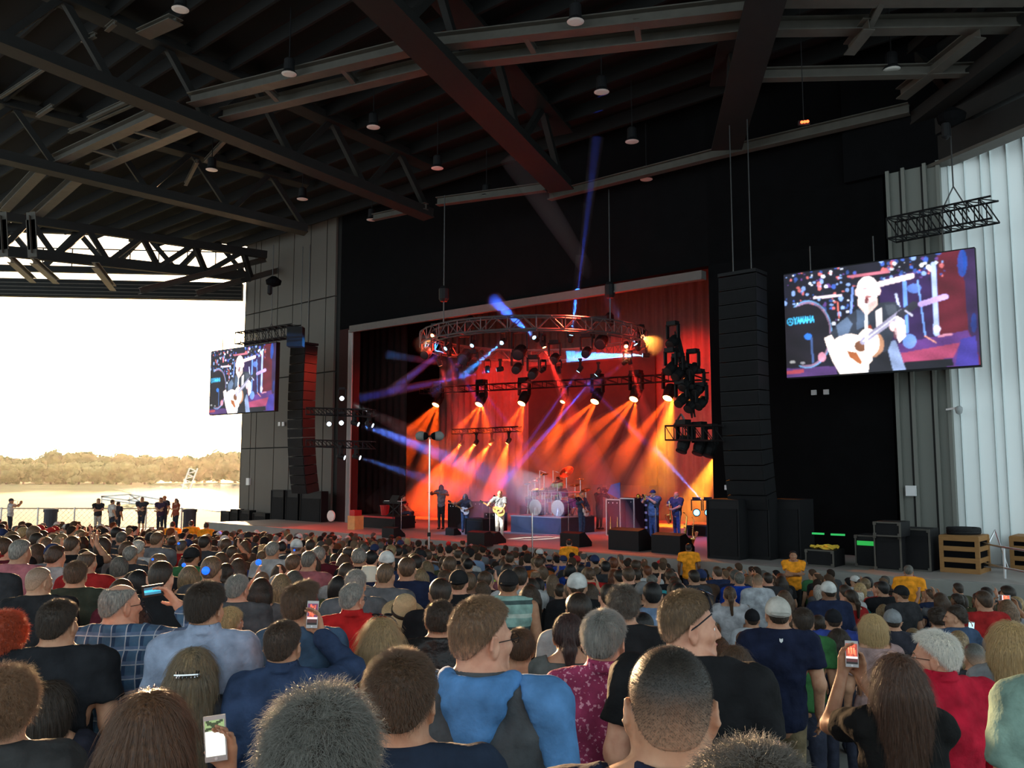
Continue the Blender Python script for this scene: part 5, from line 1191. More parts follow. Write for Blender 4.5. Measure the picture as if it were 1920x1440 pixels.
def arm_prims(F_, P, ex=0., full=1.0, k=.03, sleeve=False, lw=1.0):
    for i, (Sh, E, W, fd, pn, curl) in enumerate(P.arms):
        b = P.build ** .5 * (.9 if P.f else 1.)
        if full >= 1.99:
            F_.cap(Sh, E, .056 * b + ex, .044 * b + ex, k); F_.cap(E, W, .043 * b + ex, .030 * b + ex * .9, k)
        elif full > 1.: F_.cap(Sh, E, .056 * b + ex, .044 * b + ex, k); F_.cap(E, E.lerp(W, full - 1), .043 * b + ex, .038 * b + ex, k)
        else: F_.cap(Sh, Sh.lerp(E, full), .056 * b + ex, .050 * b + ex * 1.4, k)
def torso_prims(F_, P, ex=0., shirt=False):
    H = P.H; b = P.build; sw = P.sw; zs = P.zs; f = P.f
    F_.ell((0, -.005, zs - .15), (.158 * b + ex, .108 * b + ex, .20), .05); F_.ell((0, .01, zs - .38), ((.135 if f else .15) * b + ex, .105 * b + ex, .22), .06)
    F_.ell((0, -.005, P.hipz + .02), ((.165 if f else .16) * b ** .5 + ex, .115 * b ** .5 + ex, .15), .05)
    for s in (-1, 1):
        F_.cap((s * sw * .35, -.012, zs + .0), (s * (sw - .01), 0, zs - .005), .062 + ex, .055 + ex, .05)
        F_.cap((s * sw * .75, -.015, zs + .02), (s * .035, -.02, zs + .085), .040 + ex, .045 + ex, .05)
        F_.cap((s * sw * .62, -.045, zs - .10), (s * sw * .45, -.03, zs - .24), .055 + ex, .06 + ex, .06)
        if f: F_.ell((s * .075, .085, zs - .17), (.062 + ex, .06 + ex, .065 + ex), .04)
def body_mesh(P, near=1, hs=1.0, fat=0.):
    H = P.H; fine = {1: .0062, 2: .011, 3: .017, 4: .026}[near]; co = {1: .017, 2: .022, 3: .030, 4: .045}[near]
    bx = [(P.hc.x - .11, P.hc.x + .11)]; by = [(P.hc.y - .13, P.hc.y + .14)]; bz = [(P.hc.z - .16, P.hc.z + .13)]
    pts = [P.hc] + [q for a in P.arms for q in a[:3]] + [q for l in P.legs for q in l]
    raised = [a for a in P.arms if a[2].z > P.hipz + .12 and near <= 2]
    for a in raised:
        c = a[2] + a[3] * .09; bx.append((c.x - .1, c.x + .1)); by.append((c.y - .1, c.y + .1)); bz.append((c.z - .12, c.z + .12))
    x0 = min(p.x for p in pts) - .26; x1 = max(p.x for p in pts) + .26; y0 = min(p.y for p in pts) - .24; y1 = max(p.y for p in pts) + .26; z1 = max(p.z for p in pts) + .26
    F_ = Field(axis(x0, x1, co, fine, bx), axis(y0, y1, co, fine, by), axis(-.06, z1, co * 1.3, fine, bz))
    torso_prims(F_, P); arm_prims(F_, P, 0, 2)
    for hp, kn, an in P.legs:
        F_.cap(hp, kn, .082, .055, .04); F_.cap(kn, an, .053, .036, .03); F_.cap(an, an + Vector((0, .15, -.045)), .036, .03, .03)
    F_.cap((0, -.028, P.zs + .0), P.hc + P.hr @ Vector((0, -.022, -.05)), (.056 if P.f else .069) * (1 + fat * 4), (.050 if P.f else .063) * (1 + fat * 4), .035)
    head_prims(F_, P, hs, fat)
    for i, a in enumerate(P.arms): hand_prims(F_, a[2], a[3], a[4], -1 if i == 0 else 1, a[5], 1. if near < 3 else 1.25)
    return F_.mesh()
def shirt_mesh(P, near=1, sleeve=.6, ex=.018, hem=None, collar=False, neck=.0, part='all', wr=1.0):
    co = {1: .013, 2: .018, 3: .028, 4: .045}[near]; hem = P.hipz - .06 if hem is None else hem
    pts = [q for a in P.arms for q in a[:3]]; x0 = min([p.x for p in pts] + [-.2]) - .14; x1 = max([p.x for p in pts] + [.2]) + .14; y0 = min([p.y for p in pts] + [-.12]) - .16; y1 = max([p.y for p in pts] + [.12]) + .16; z1 = max([p.z for p in pts] + [P.zs]) + .2
    F_ = Field(axis(x0, x1, co, co, []), axis(y0, y1, co, co, []), axis(hem - .05, z1, co, co, []))
    if part != 'sleeves': torso_prims(F_, P, ex)
    cutx = P.sw * .55
    if sleeve > 0 and part != 'torso': arm_prims(F_, P, ex + (.004 if sleeve < 1 else 0), sleeve if sleeve < 1.9 else 1.93, .04)
    X = F_.xs[:, None, None]; Y = F_.ys[None, :, None]; Z = F_.zs[None, None, :]
    if part == 'sleeves':
        pass
    if sleeve <= 0:
        for s in (-1, 1): F_.ell((s * (P.sw + .055), 0, P.zs + .0), (.055, .11, .14), .01, 'sub')
    # cut sleeve ends flat
    for (Sh, E, W, fd, pn, curl) in P.arms:
        if 0 < sleeve < 1:
            c = Sh.lerp(E, sleeve + .02); d = (E - Sh).normalized()
            A = (X - c.x) * d.x + (Y - c.y) * d.y + (Z - c.z) * d.z; Rr = np.sqrt(np.maximum((X - c.x) ** 2 + (Y - c.y) ** 2 + (Z - c.z) ** 2 - A * A, 0))
            reg = (Rr < .10) & (A < .16) & (A > -.02) & (abs(X) > P.sw * .75); F_.V[:] = np.where(reg, np.maximum(F_.V, A), F_.V)
    # folds
    Pn = np.stack(np.broadcast_arrays(X, Y, Z), -1)
    if near <= 2: F_.V += (.0055 * wr * noise3(Pn * np.array((1, 1, .55)), 26, 3) + .004 * wr * noise3(Pn, 55, 5)).astype(np.float32)
    # neck opening: a tube of cloth round the neck base, cut by a tilted plane
    if part != 'sleeves' : F_.cap((0, -.025, P.zs - .04), (0, -.026, P.zs + .11), (.078 if not P.f else .068) + ex * .35, (.066 if not P.f else .055) + ex * .35, .035)
    zn = P.zs + (.108 if not P.f else .088) - neck - (.03 if P.f else 0)
    F_.V[:] = np.maximum(F_.V, np.where(X ** 2 + (Y + .02) ** 2 < .13 ** 2, Z - (zn - np.maximum(Y + .03, 0) * .75), -1) + 0 * X)
    if collar and part != 'sleeves':
        nr = .070 if not P.f else .060; d = np.sqrt(X ** 2 + ((Y + .024) * .92) ** 2); zc = zn + .008 - np.maximum(Y, 0) * .6
        ring = np.maximum(np.abs(d - (nr + .004 + (zc - Z) * .25)) - .0085, np.abs(Z - zc) - .024); F_.V[:] = np.minimum(F_.V, ring)
    F_.V[:] = np.maximum(F_.V, hem - Z + 0 * X + 0 * Y)
    return F_.mesh()
def trouser_mesh(P, near=1, shorts=False):
    co = {1: .024, 2: .028, 3: .036, 4: .05}[near]; pts = [q for l in P.legs for q in l]
    F_ = Field(axis(min(p.x for p in pts) - .2, max(p.x for p in pts) + .2, co, co, []), axis(min(p.y for p in pts) - .2, max(p.y for p in pts) + .2, co, co, []), axis(-.02, P.hipz + .2, co, co, []))
    F_.ell((0, -.005, P.hipz + .02), (.166, .125, .13), .05)
    for hp, kn, an in P.legs: F_.cap(hp, kn, .095, .072, .04); F_.cap(kn, an + Vector((0, 0, -.02)), .070, .056, .03)
    if shorts: F_.V[:] = np.maximum(F_.V, (P.hipz * .52) - F_.zs[None, None, :] + 0 * F_.V)
    return F_.mesh()
def shoe_mesh(P, near=2):
    co = .02 if near < 3 else .035; pts = [l[2] for l in P.legs]
    F_ = Field(axis(min(p.x for p in pts) - .1, max(p.x for p in pts) + .1, co, co, []), axis(min(p.y for p in pts) - .15, max(p.y for p in pts) + .28, co, co, []), axis(min(p.z for p in pts) - .12, max(p.z for p in pts) + .08, co, co, []))
    for hp, kn, an in P.legs: F_.cap(an + Vector((0, -.03, -.04)), an + Vector((0, .16, -.045)), .045, .040, .03)
    F_.V[:] = np.maximum(F_.V, min(p.z for p in pts) - .082 - F_.zs[None, None, :] + 0 * F_.V); return F_.mesh()
def hair_field(style, P, near=1, length=.4, t=.014, curl=0., hs=1., gro=1., hl=0., top=0.):
    """returns verts (body frame) and quads; built in head coordinates"""
    st = {1: .0055, 2: .009, 3: .015, 4: .022}[near]; lo = -.16; wx = .19
    if style in ('long', 'halfup'): lo = -length - .05
    if style == 'bob': lo = -.20
    if style == 'pony': lo = -.30
    F_ = Field(axis(-wx, wx, st, st, []), axis(-.24, .15, st, st, []), axis(lo, .20, st * (1.4 if lo < -.2 else 1), st, []))
    X = F_.xs[:, None, None]; Y = F_.ys[None, :, None]; Z = F_.zs[None, None, :]
    tw = t * (.55 if style in ('short', 'quiff', 'buzz') else 1.); F_.ell((0, -.016, .032 + top * .5), (.076 + tw, .098 + tw, .088 + tw + top), .02)
    if tw < t: F_.ell((0, -.012, .055 + top * .5), (.068 + t, .088 + t, .066 + t + top), .03)
    if style in ('short', 'buzz', 'balding', 'curly', 'quiff'):
        tn = t if style == 'curly' else min(t, .007); F_.ell((0, -.046, -.018), (.062 + tn, .056 + tn, .062), .03)
        if style == 'quiff': F_.ell((.01, .055, .105), (.06, .045, .035), .04)
        F_.V[:] = np.maximum(F_.V, .72 * (Y - .080 - hl) - .69 * (Z - .068 - hl) + 0 * X)
        bot = -.048 + np.maximum(Y + .088, 0) * .9 + .012 * (abs(X) / .06) ** 2; F_.V[:] = np.maximum(F_.V, (bot - Z) + 0 * X)
        for s in (-1, 1): F_.ell((s * .085, -.010, -.012), (.022, .030, .040), .006, 'sub')
        if style == 'balding': F_.ell((0, .0, .135), (.066, .10, .065), .02, 'sub')
    else:
        zt = {'bob': -.13, 'pony': -.02, 'long': -length, 'halfup': -length}[style]
        if style != 'pony':
            F_.ell((0, -.035, -.04), (.098 + t * .6, .085, .12), .04)
            for s in (-1, 1): F_.cap((s * .078, .0, .03), (s * (.088 if style != 'bob' else .075), -.01, max(zt, -.22)), .030, .030, .03)
        if style in ('long', 'halfup'):
            F_.cap((-.055, -.085, -.04), (-.06, -.115, zt + .06), .062, .045, .05); F_.cap((.055, -.085, -.04), (.06, -.115, zt + .06), .062, .045, .05)
            F_.cap((0, -.09, -.04), (0, -.125, zt + .03), .065, .05, .05)
        if style == 'halfup': F_.ell((0, -.10, .03), (.055, .04, .04), .02)
        if style == 'pony':
            F_.ell((0, -.05, -.02), (.066, .055, .05), .03); F_.cap((0, -.12, .02), (0, -.165, -.04), .028, .034, .03); F_.cap((0, -.165, -.04), (.01, -.15, -.24), .034, .016, .03)
            for s in (-1, 1): F_.ell((s * .085, -.010, -.012), (.022, .030, .040), .006, 'sub')
        F_.V[:] = np.maximum(F_.V, np.where(Z > -.14, .80 * (Y - .082) - .60 * (Z - .080) - .03 * (abs(X) / .09) ** 2 + np.where(abs(X) > .078, -.03, 0), -1.))
        if style != 'pony': F_.ell((0, .085, -.03), (.068, .10, .10), .01, 'sub')
        else: F_.V[:] = np.maximum(F_.V, np.where(Y > -.1, (-.04 + np.maximum(Y + .088, 0) * .7) - Z, -1) + 0 * X)
    Pn = np.stack(np.broadcast_arrays(X, Y, Z), -1)
    if curl > 0: F_.V += (curl * .5 * noise3(Pn, 75, 9) + curl * .5 * noise3(Pn, 140, 4)).astype(np.float32)
    elif near <= 2 and style != 'buzz':
        th = np.arctan2(X, -(Y + .01)); F_.V += (.0022 * gro * np.sin(th * 33 + 6 * noise3(Pn, 14, 2)) * (1 if style in ('long', 'bob', 'halfup', 'pony') else .35)).astype(np.float32)
        F_.V += (.0015 * gro * noise3(Pn, 160, 6)).astype(np.float32)
    V, Q = F_.mesh(); V = V * hs
    M3 = np.array([[P.hr[i][j] for j in range(3)] for i in range(3)]); return V, V @ M3.T + np.array(P.hc), Q
def hair_colors(V, base, style, fade=None, grey=None, seed=0):
    c = np.tile(np.array(base, float), (len(V), 1)); th = np.arctan2(V[:, 0], -(V[:, 1] + .01))
    s = np.sin(th * 61 + 5 * noise3(V, 18, seed)) * .5 + np.sin(th * 147 + 9 * noise3(V, 25, seed + 1)) * .5; c *= (1 + .28 * s)[:, None]
    if grey is not None: g = np.clip(.5 + .8 * noise3(V * np.array((1, 1, .5)), 60, seed + 3) + (-V[:, 2]) * 4, 0, 1)[:, None]; c = c * (1 - g) + np.array(grey) * g * (1 + .3 * s)[:, None]
    if fade is not None:
        f = np.clip(((.075 if style == 'buzz' else .035) - V[:, 2]) / (.12 if style == 'buzz' else .095), 0, 1)[:, None] ** 1.2; c = c * (1 - f * .85) + np.array(fade) * f * .85
    return np.clip(c, .002, 1)
def strands(parent, V, Q, Wt, P, n, length, r, col, style, seed=0, out=.5):
    """fine single hairs on the hair's surface, as hair curves"""
    r_ = np.random.default_rng(seed); a, b, c = V[Q[:, 0]], V[Q[:, 1]], V[Q[:, 2]]; nr = np.cross(b - a, c - a); ar = np.linalg.norm(nr, axis=1) + 1e-12; nr = nr / ar[:, None]
    ctr = V[Q].mean(1); outward = np.einsum('ij,ij->i', nr, ctr - np.array((0, -.02, np.clip(0, -.3, .1)))) > 0
    if outward.mean() < .5: nr = -nr
    keep = (nr[:, 2] > -.75) * (np.clip((ctr[:, 2] + .055) / .07, .04, 1) if style in ('short', 'buzz', 'quiff') else 1.); pr = ar * keep; pr /= pr.sum(); idx = r_.choice(len(Q), n, p=pr); w_ = r_.random((n, 1)); p0 = a[idx] * w_ + c[idx] * (1 - w_); nn = nr[idx]
    down = np.array((0, 0, -1.)); whorl = p0 - np.array((0, -.06, .12)); whorl[:, 2] *= .5; whorl /= np.linalg.norm(whorl, axis=1)[:, None] + 1e-6
    fl = whorl * .7 + down * (.5 if style in ('short', 'buzz', 'quiff', 'balding', 'curly') else 1.6); fl -= nn * np.einsum('ij,ij->i', fl, nn)[:, None]; fl /= np.linalg.norm(fl, axis=1)[:, None] + 1e-6
    jit = r_.normal(size=(n, 3)) * (.30 if style in ('short', 'buzz', 'quiff') else .06 if style != 'curly' else .5); L = length * r_.uniform(.5, 1.2, (n, 1)); K = 4
    pts = np.zeros((n, K, 3)); p = p0.copy(); d = fl * (1 - out) + nn * out + jit * .6
    for k in range(K):
        pts[:, k] = p; dd = d + (nn * (-.25 * k * out)) + fl * (.25 * k) + (down * (.55 * k) - nn * .12 * k if style in ('long', 'halfup', 'bob', 'pony') else 0) + (r_.normal(size=(n, 3)) * .5 if style == 'curly' else 0); dd /= np.linalg.norm(dd, axis=1)[:, None]; p = p + dd * L / (K - 1)
    M3 = np.array([[P.hr[i][j] for j in range(3)] for i in range(3)]); pts = pts.reshape(-1, 3) @ M3.T + np.array(P.hc)
    hc = bpy.data.hair_curves.new('strands'); hc.add_curves([K] * n); hc.points.foreach_set('position', pts.astype(np.float32).ravel())
    rad = np.tile(np.linspace(r, r * .35, K), n).astype(np.float32)
    if 'radius' not in hc.attributes: hc.attributes.new('radius', 'FLOAT', 'POINT')
    hc.attributes['radius'].data.foreach_set('value', rad); hc.materials.append(M['strand'])
    o = bpy.data.objects.new('strands', hc); C.objects.link(o); o.parent = parent; o.color = (*col, 1); o['kind'] = 'stuff'; return o
def put(name, VQ, m, parent, col=None, colattr=None):
    o = link(name, np_mesh(name, VQ[0], VQ[1], m, col=colattr), parent)
    if col is not None: o.color = (*rgb(col), 1)
    return o
def cap_hat(P, parent, col, back=False, near=1, ring=None, name='cap'):
    st = .008 if near <= 2 else .014; F_ = Field(axis(-.12, .12, st, st, []), axis(-.24, .24, st, st, []), axis(-.04, .16, st * .7, st, []))
    F_.ell((0, -.016, .035), (.094, .117, .106), .01); Y = F_.ys[None, :, None]; Z = F_.zs[None, None, :]
    F_.V[:] = np.maximum(F_.V, (.018 + Y * .12) - Z + 0 * F_.V)
    s = -1 if back else 1; F_.ell((0, s * .125, .032), (.072, .085, .010), .012); F_.cap((0, -.016, .14), (0, -.016, .145), .008, .008, .004)
    if back: F_.ell((0, .115, .06), (.035, .03, .03), .005, 'sub')
    V, Q = F_.mesh(); M3 = np.array([[P.hr[i][j] for j in range(3)] for i in range(3)]); o = put(name, (V @ M3.T + np.array(P.hc), Q), M['cloth'], parent, col); return o
def sunglasses_on_head(P, parent, m=None):
    def w(p): return P.hc + P.hr @ Vector(p)
    g = MB(); a = [w((.088 * math.cos(t_), .02 + .04 * math.sin(t_) * 0 + .035, .07 + .065 * math.sin(t_))) for t_ in np.linspace(.1, math.pi - .1, 14)]
    g.tube(a, .0045, 6)
    for s in (-1, 1): g.tube([w((s * .088, .055, .07)), w((s * .094, .0, .03)), w((s * .092, -.03, .01))], .003, 5); g.lathe([(.024, 0), (.026, .004), (.012, .007)], w((s * .035, .060, .135)), 12, P.hr @ Vector((0, .5, 1)))
    return g.build('sunglasses', m or M['lensglass'], parent)
def glasses(P, parent):
    def w(p): return P.hc + P.hr @ Vector(p)
    g = MB()
    for s in (-1, 1):
        g.tube([w((s * .031 + .021 * math.cos(a), .108, .002 + .015 * math.sin(a))) for a in np.linspace(0, 2 * math.pi, 13)], .0016, 5, False); g.tube([w((s * .052, .106, .006)), w((s * .075, .06, .008)), w((s * .082, -.01, .006)), w((s * .082, -.022, -.008))], .0018, 5)
    g.tube([w((-.010, .110, .005)), w((.010, .110, .005))], .0016, 5); return g.build('glasses', M['gear'], parent)
def eyes(P, parent):
    for s in (-1, 1):
        c = P.hc + P.hr @ Vector((s * .031, .0738, .003)); o = MB().lathe([(.011 * math.sin(math.pi * k / 8) + .0001, -.011 * math.cos(math.pi * k / 8)) for k in range(9)], c, 12).build('eye', M['eye'], parent, smooth=True)
        MB().lathe([(.0052, .0095), (.003, .0112)], c, 10, P.hr @ Vector((0, 1, 0))).build('iris', M['iris'], o)
    m = MB(); L = lambda x, y, z: P.hc + P.hr @ Vector((x, y, z))
    for s in (-1, 1): m.tube([L(s * .014, .096, .022), L(s * .032, .092, .027), L(s * .047, .080, .022)], .0028, 5)
    m.build('eyebrow', M['bark'], parent); MB().tube([L(-.02, .090, -.060), L(-.008, .0965, -.058), L(.008, .0965, -.058), L(.02, .090, -.060)], [.002, .005, .005, .002], 6).build('lips', M['lip'], parent, smooth=True)
def hood_parts(P, parent):
    zs = P.zs; st = .011; F_ = Field(axis(-.22, .22, st, st, []), axis(-.25, .16, st, st, []), axis(zs - .26, zs + .17, st, st, []))
    n = 26; ring = [Vector((.098 * math.cos(a) * 1.12, -.03 + .088 * math.sin(a) - .015 * max(0, -math.sin(a)), zs + .085 - .05 * max(0, math.sin(a)) - .01 * max(0, -math.sin(a)))) for a in np.linspace(0, 2 * math.pi, n)]
    for a, b in zip(ring[:-1], ring[1:]): F_.cap(a, b, .026, .026, .02)
    F_.ell((0, -.128, zs + .015), (.108, .050, .07), .03); F_.ell((0, -.142, zs - .05), (.070, .042, .065), .03); F_.ell((0, -.150, zs - .11), (.03, .030, .05), .03)
    for dz, w_ in ((.01, .11), (-.03, .09), (-.065, .07)): F_.cap((-w_, -.10, zs + dz + .04), (0, -.155, zs + dz - .01), .014, .016, .015); F_.cap((w_, -.10, zs + dz + .04), (0, -.155, zs + dz - .01), .014, .016, .015)
    X = F_.xs[:, None, None]; Y = F_.ys[None, :, None]; Z = F_.zs[None, None, :]; F_.V += (.003 * noise3(np.stack(np.broadcast_arrays(X, Y, Z), -1), 60, 8)).astype(np.float32)
    put('hood', F_.mesh(), M['cloth'], parent, (.075, .20, .42))['label'] = 'blue hood lying on the back'
    F_ = Field(axis(-.5, .5, .014, .014, []), axis(-.3, .6, .014, .014, []), axis(.7, zs + .15, .014, .014, [])); arm_prims(F_, P, .028, 1.93, .04)
    for s in (-1, 1): F_.cap((s * P.sw * .72, -.015, zs + .012), (s * (P.sw - .01), 0, zs - .005), .082, .088, .03)
    X = F_.xs[:, None, None]; Y = F_.ys[None, :, None]; Z = F_.zs[None, None, :]; F_.V += (.006 * noise3(np.stack(np.broadcast_arrays(X, Y, Z), -1) * np.array((1, 1, .5)), 40, 8)).astype(np.float32)
    F_.V[:] = np.maximum(F_.V, (.125 + (zs + .1 - Z) * .36) - abs(X) + 0 * Y)
    put('sleeves', F_.mesh(), M['cloth'], parent, (.085, .21, .42))['label'] = 'blue raglan sleeves'
def phone(parent_none, pos, rot, label, img=None, screen_col=(1, .2, .1), strength=1.5, w_=.072, h_=.145):
    root = empty('smartphone', pos, 0, label, 'phone'); root.rotation_euler = rot
    mb = MB(); mb.box((0, 0, 0), (w_, .009, h_)); b = mb.build('case', mat('phone_white', (.45, .45, .45), .3, var=.05), root)
    if img is None:
        img = np.zeros((24, 14, 3)); r_ = np.random.default_rng(len(label)); img[:] = np.array(screen_col) * .8
        for _ in range(14): y, x = r_.integers(0, 22), r_.integers(0, 12); img[y:y + 3, x:x + 3] = np.array(screen_col) * r_.uniform(.3, 2.0) + np.array((.5, .3, .2)) * r_.uniform(0, .8)
        img[18:] *= .35
    me = screen_mesh(img * strength, (-w_ * .44, -.0055, h_ * .40), (w_ * .44, -.0055, h_ * .40), h_ * .78, 'display'); me.materials[0] = M['led']; link('display', me, root)
    MB().lathe([(.005, 0), (.005, .001)], (0, -.005, -h_ * .44), 10, (0, -1, 0)).build('home_button', M['white'], root); return root
def face_rot(d): return math.atan2(-d.x, d.y)
def person(loc, rz, P, label, skin='light', hair=None, hcol='brown', shirt=None, scol=(.05, .05, .06), sleeve=.6, tcol=(.04, .045, .07), near=1, cat='person', group=None,
           hs=1., fat=0., collar=False, length=.42, t=.014, curl=0., nstr=0, strand=(.03, .0005, .5), fade=False, greymix=None, cap=None, cap_back=False, sung=False, glas=False, face=False, shorts=False, ex=.018, neck=0., sleevecol=None, smat=None, hl=0., top=0., wr=1.0, hem=None, hood=False, stripe=None):
    P_ = P; sk = SKIN[skin] if isinstance(skin, str) else skin
    VQ = body_mesh(P, near, hs, fat); me = np_mesh('person', VQ[0], VQ[1], M['skin']); o = link('person', me, None, loc, rz); o.color = (*sk, 1); tag(o, label, cat, group)
    if hair:
        Vl, Vw, Q = hair_field(hair, P, near, length, t, curl, hs, 1., hl, top); hc = HAIR[hcol] if isinstance(hcol, str) else hcol
        h = put('hair', (Vw, Q), (M['buzz'] if hair == 'buzz' else M['hair_near']) if near <= 2 else M['hair'], o, hc, hair_colors(Vl, hc, hair, sk if fade else None, greymix, len(label)) if near <= 2 else None)
        if nstr: strands(h, Vl, Q, Vw, P, nstr, strand[0], strand[1], [min(1, x * 1.25) for x in (hc if greymix is None else [(a + b) / 2 for a, b in zip(hc, greymix)])], hair, len(label), strand[2])
    if shirt != 'none':
        put('shirt', shirt_mesh(P, near, sleeve, ex, hem, collar, neck, wr=wr), smat or M['cloth'], o, scol)
    put('trousers', trouser_mesh(P, max(near, 2), shorts), M['cloth'], o, tcol); put('shoes', shoe_mesh(P, near), M['cloth'], o, (.03, .03, .03))
    if cap is not None: cap_hat(P, o, cap, cap_back, near)
    if sung: sunglasses_on_head(P, o)
    if glas: glasses(P, o)
    if hood: hood_parts(P, o)
    if stripe:
        mb = MB(); mb.tube([Vector((.112 * math.cos(a) * (1.0 + .12 * P.build), -.032 + .098 * math.sin(a), P.zs + .062 - .045 * max(0, math.sin(a)))) for a in np.linspace(0, 2 * math.pi, 30)], .0035, 5, False); k_ = mb.build('collar_stripe', M['white'], o)
    if face: eyes(P, o)
    return o
# ================================================================ NEAR CROWD, one by one
TAKEN = []; DEP = {}
STG_C = S(26.2, 26, 0)
def place(px, ytop, depth):
    p = at(px, ytop, depth); zf = zfloor(p.x, p.y); TAKEN.append((p.x, p.y)); return Vector((p.x, p.y, zf)), p.z - zf
def to_stage(p): d = STG_C - p; return face_rot(d)
def near(px, ytop, w, label, rot=0., wreal=.168, lod=1, female=False, yaw=0., pitch=0., arms=(None, None), build=1., hoff=.012, nx=0, **k):
    tt = k.get('t', .014); hr_ = k.get('hair', 'short'); tw = tt * .6 if hr_ in ('short', 'quiff', 'buzz') else tt; ws = (.153 if hr_ not in ('long', 'halfup', 'bob') else .192) + 2 * tw + .004; wl2 = .194 + 2 * tw; ya = R(yaw)
    if k.get('cap') is not None: ws = max(ws, .186)
    wreal = math.hypot(ws * math.cos(ya), wl2 * math.sin(ya)); dep = wreal * F / w; DEP[int(px)] = dep; loc, H = place(px, ytop, dep); H -= hoff + k.get('t', .014) * .6 + k.get('top', 0)
    rz = face_rot(Vector((loc.x, loc.y, 0))) * .55 + R(rot)      # mostly turned with the line of sight
    arms = [a if a is None or len(a) != 7 else (local(loc, rz, at(a[0], a[1], dep + a[2])), a[3], a[4], a[5], a[6]) for a in arms]
    P = Pose(H, female, R(yaw), R(pitch), arms[0], arms[1], build)
    return person(loc, rz, P, label, near=lod, **k), P, loc, rz
def local(loc, rz, p):      # world point -> person's own frame
    return Matrix.Rotation(-rz, 3, 'Z') @ (Vector(p) - loc)
def hold(px, py, dep, W_off=(0, 0, 0)): return at(px, py, dep)
# -- very close row
near(1255, 1196, 146, 'man with a shaved dark buzz cut in a navy polo with white collar stripe', wreal=.172, hair='buzz', hcol=(.024, .019, .015), t=.004, fade=True, nstr=9000, strand=(.0045, .00022, .9), scol=(.012, .016, .035), collar=True, build=1.12, fat=.008, sleeve=.6, neck=.022, skin='light', pitch=2, stripe=True)
near(603, 1279, 200, 'person with big frizzy grey-streaked dark hair cut by the bottom edge', wreal=.215, hair='curly', hcol='dark', greymix=(.22, .215, .19), t=.026, curl=.010, nstr=14000, strand=(.04, .00035, .45), scol=(.03, .03, .04), skin='light')
near(752, 1209, 122, 'man with thick short brown hair, red ear and dark navy T-shirt', wreal=.175, hair='short', hcol='brown', t=.016, nstr=12000, strand=(.018, .00035, .6), scol=(.018, .028, .05), build=1.08, yaw=-6, skin='light')
near(905, 1111, 105, 'bearded man with glasses in a grey hoodie with blue hood and sleeves', wreal=.180, hair='short', hcol=(.135, .075, .04), t=.013, curl=0, nstr=9000, strand=(.012, .0004, .5), scol=(.075, .08, .085), sleeve=1.9, build=1.12, yaw=-42, rot=-12, glas=True, face=True, skin='pink', fade=True, top=.006, hl=-.016, hood=True, ex=.010)
near(1410, 1373, 250, 'fuzzy grey-brown top of a head at the very bottom right of centre', wreal=.20, hair='curly', hcol='dark', greymix=(.13, .11, .09), t=.02, curl=.005, nstr=14000, strand=(.025, .0003, .5), scol=(.02, .02, .02))
near(282, 1282, 150, 'woman with very long chestnut hair at the bottom left, phone raised beside her', wreal=.215, female=True, hair='long', hcol=(.085, .040, .020), t=.020, length=.55, nstr=13000, strand=(.11, .0004, .07), scol=(.02, .02, .02), arms=(None, (428, 1452, .40, (.7, -.2, -1), (-.06, -.1, 1), (-.5, -.9, 0), .35)))
near(1292, 1100, 98, 'man in profile with sunglasses pushed up on ginger-brown hair, black T-shirt', wreal=.188, hair='short', hcol=(.12, .072, .038), t=.015, top=.006, hl=-.018, nstr=9000, strand=(.013, .0004, .45), scol=(.010, .010, .011), build=1.22, yaw=-62, rot=-16, sung=True, face=True, skin='pink', fade=True)
near(1134, 1137, 78, 'grey-haired man in a magenta flecked shirt with turned-up collar', wreal=.17, hair='short', hcol='dark_grey', greymix=(.30, .29, .27), t=.018, nstr=9000, strand=(.02, .0004, .4), scol=(.26, .035, .09), smat=M['spot_pink'], collar=True, sleeve=1.9, yaw=-20, build=1.05, skin='pink')
near(95, 1269, 85, 'woman with long straight dark brown hair turned right, second from bottom left corner', wreal=.20, female=True, hair='long', hcol='dark', t=.014, length=.5, nstr=9000, strand=(.10, .0004, .07), scol=(.02, .02, .03), yaw=-38, face=True)
near(8, 1243, 120, 'person with curly light brown hair cut by the left edge', wreal=.235, hair='curly', hcol=(.16, .085, .045), t=.034, curl=.013, nstr=12000, strand=(.035, .0004, .45), scol=(.04, .04, .04))
near(362, 1206, 84, 'woman with long ash-blond hair half tied up with a shiny clip', wreal=.20, female=True, hair='halfup', hcol='dirty_blond', greymix=(.09, .075, .055), t=.016, length=.45, nstr=11000, strand=(.10, .0004, .07), scol=(.03, .03, .035))
near(112, 1117, 64, 'man with short dark hair in a plain black T-shirt at the left', wreal=.165, hair='short', hcol='dark', t=.012, nstr=7000, strand=(.014, .0004, .5), scol=(.016, .017, .020), build=1.1, yaw=-18, skin='light')
near(240, 1127, 68, 'woman with very long dark brown hair and sunglasses on her head', wreal=.19, female=True, hair='long', hcol=(.045, .022, .014), t=.014, length=.62, nstr=9000, strand=(.12, .00045, .07), scol=(.015, .013, .013), sung=True, yaw=-30)
near(388, 1086, 66, 'tall dark-haired man in a light blue button shirt', wreal=.172, hair='short', hcol='dark', t=.020, top=.006, nstr=8000, strand=(.02, .0004, .4), scol=(.27, .32, .43), collar=True, sleeve=1.5, build=1.08, yaw=-22, skin='light')
near(432, 1133, 48, 'smiling blond woman in profile wearing an orange top', wreal=.18, female=True, hair='bob', hcol='blond', t=.012, nstr=6000, strand=(.06, .0005, .15), scol=(.45, .08, .03), yaw=-70, rot=-14, face=True, skin='pink')
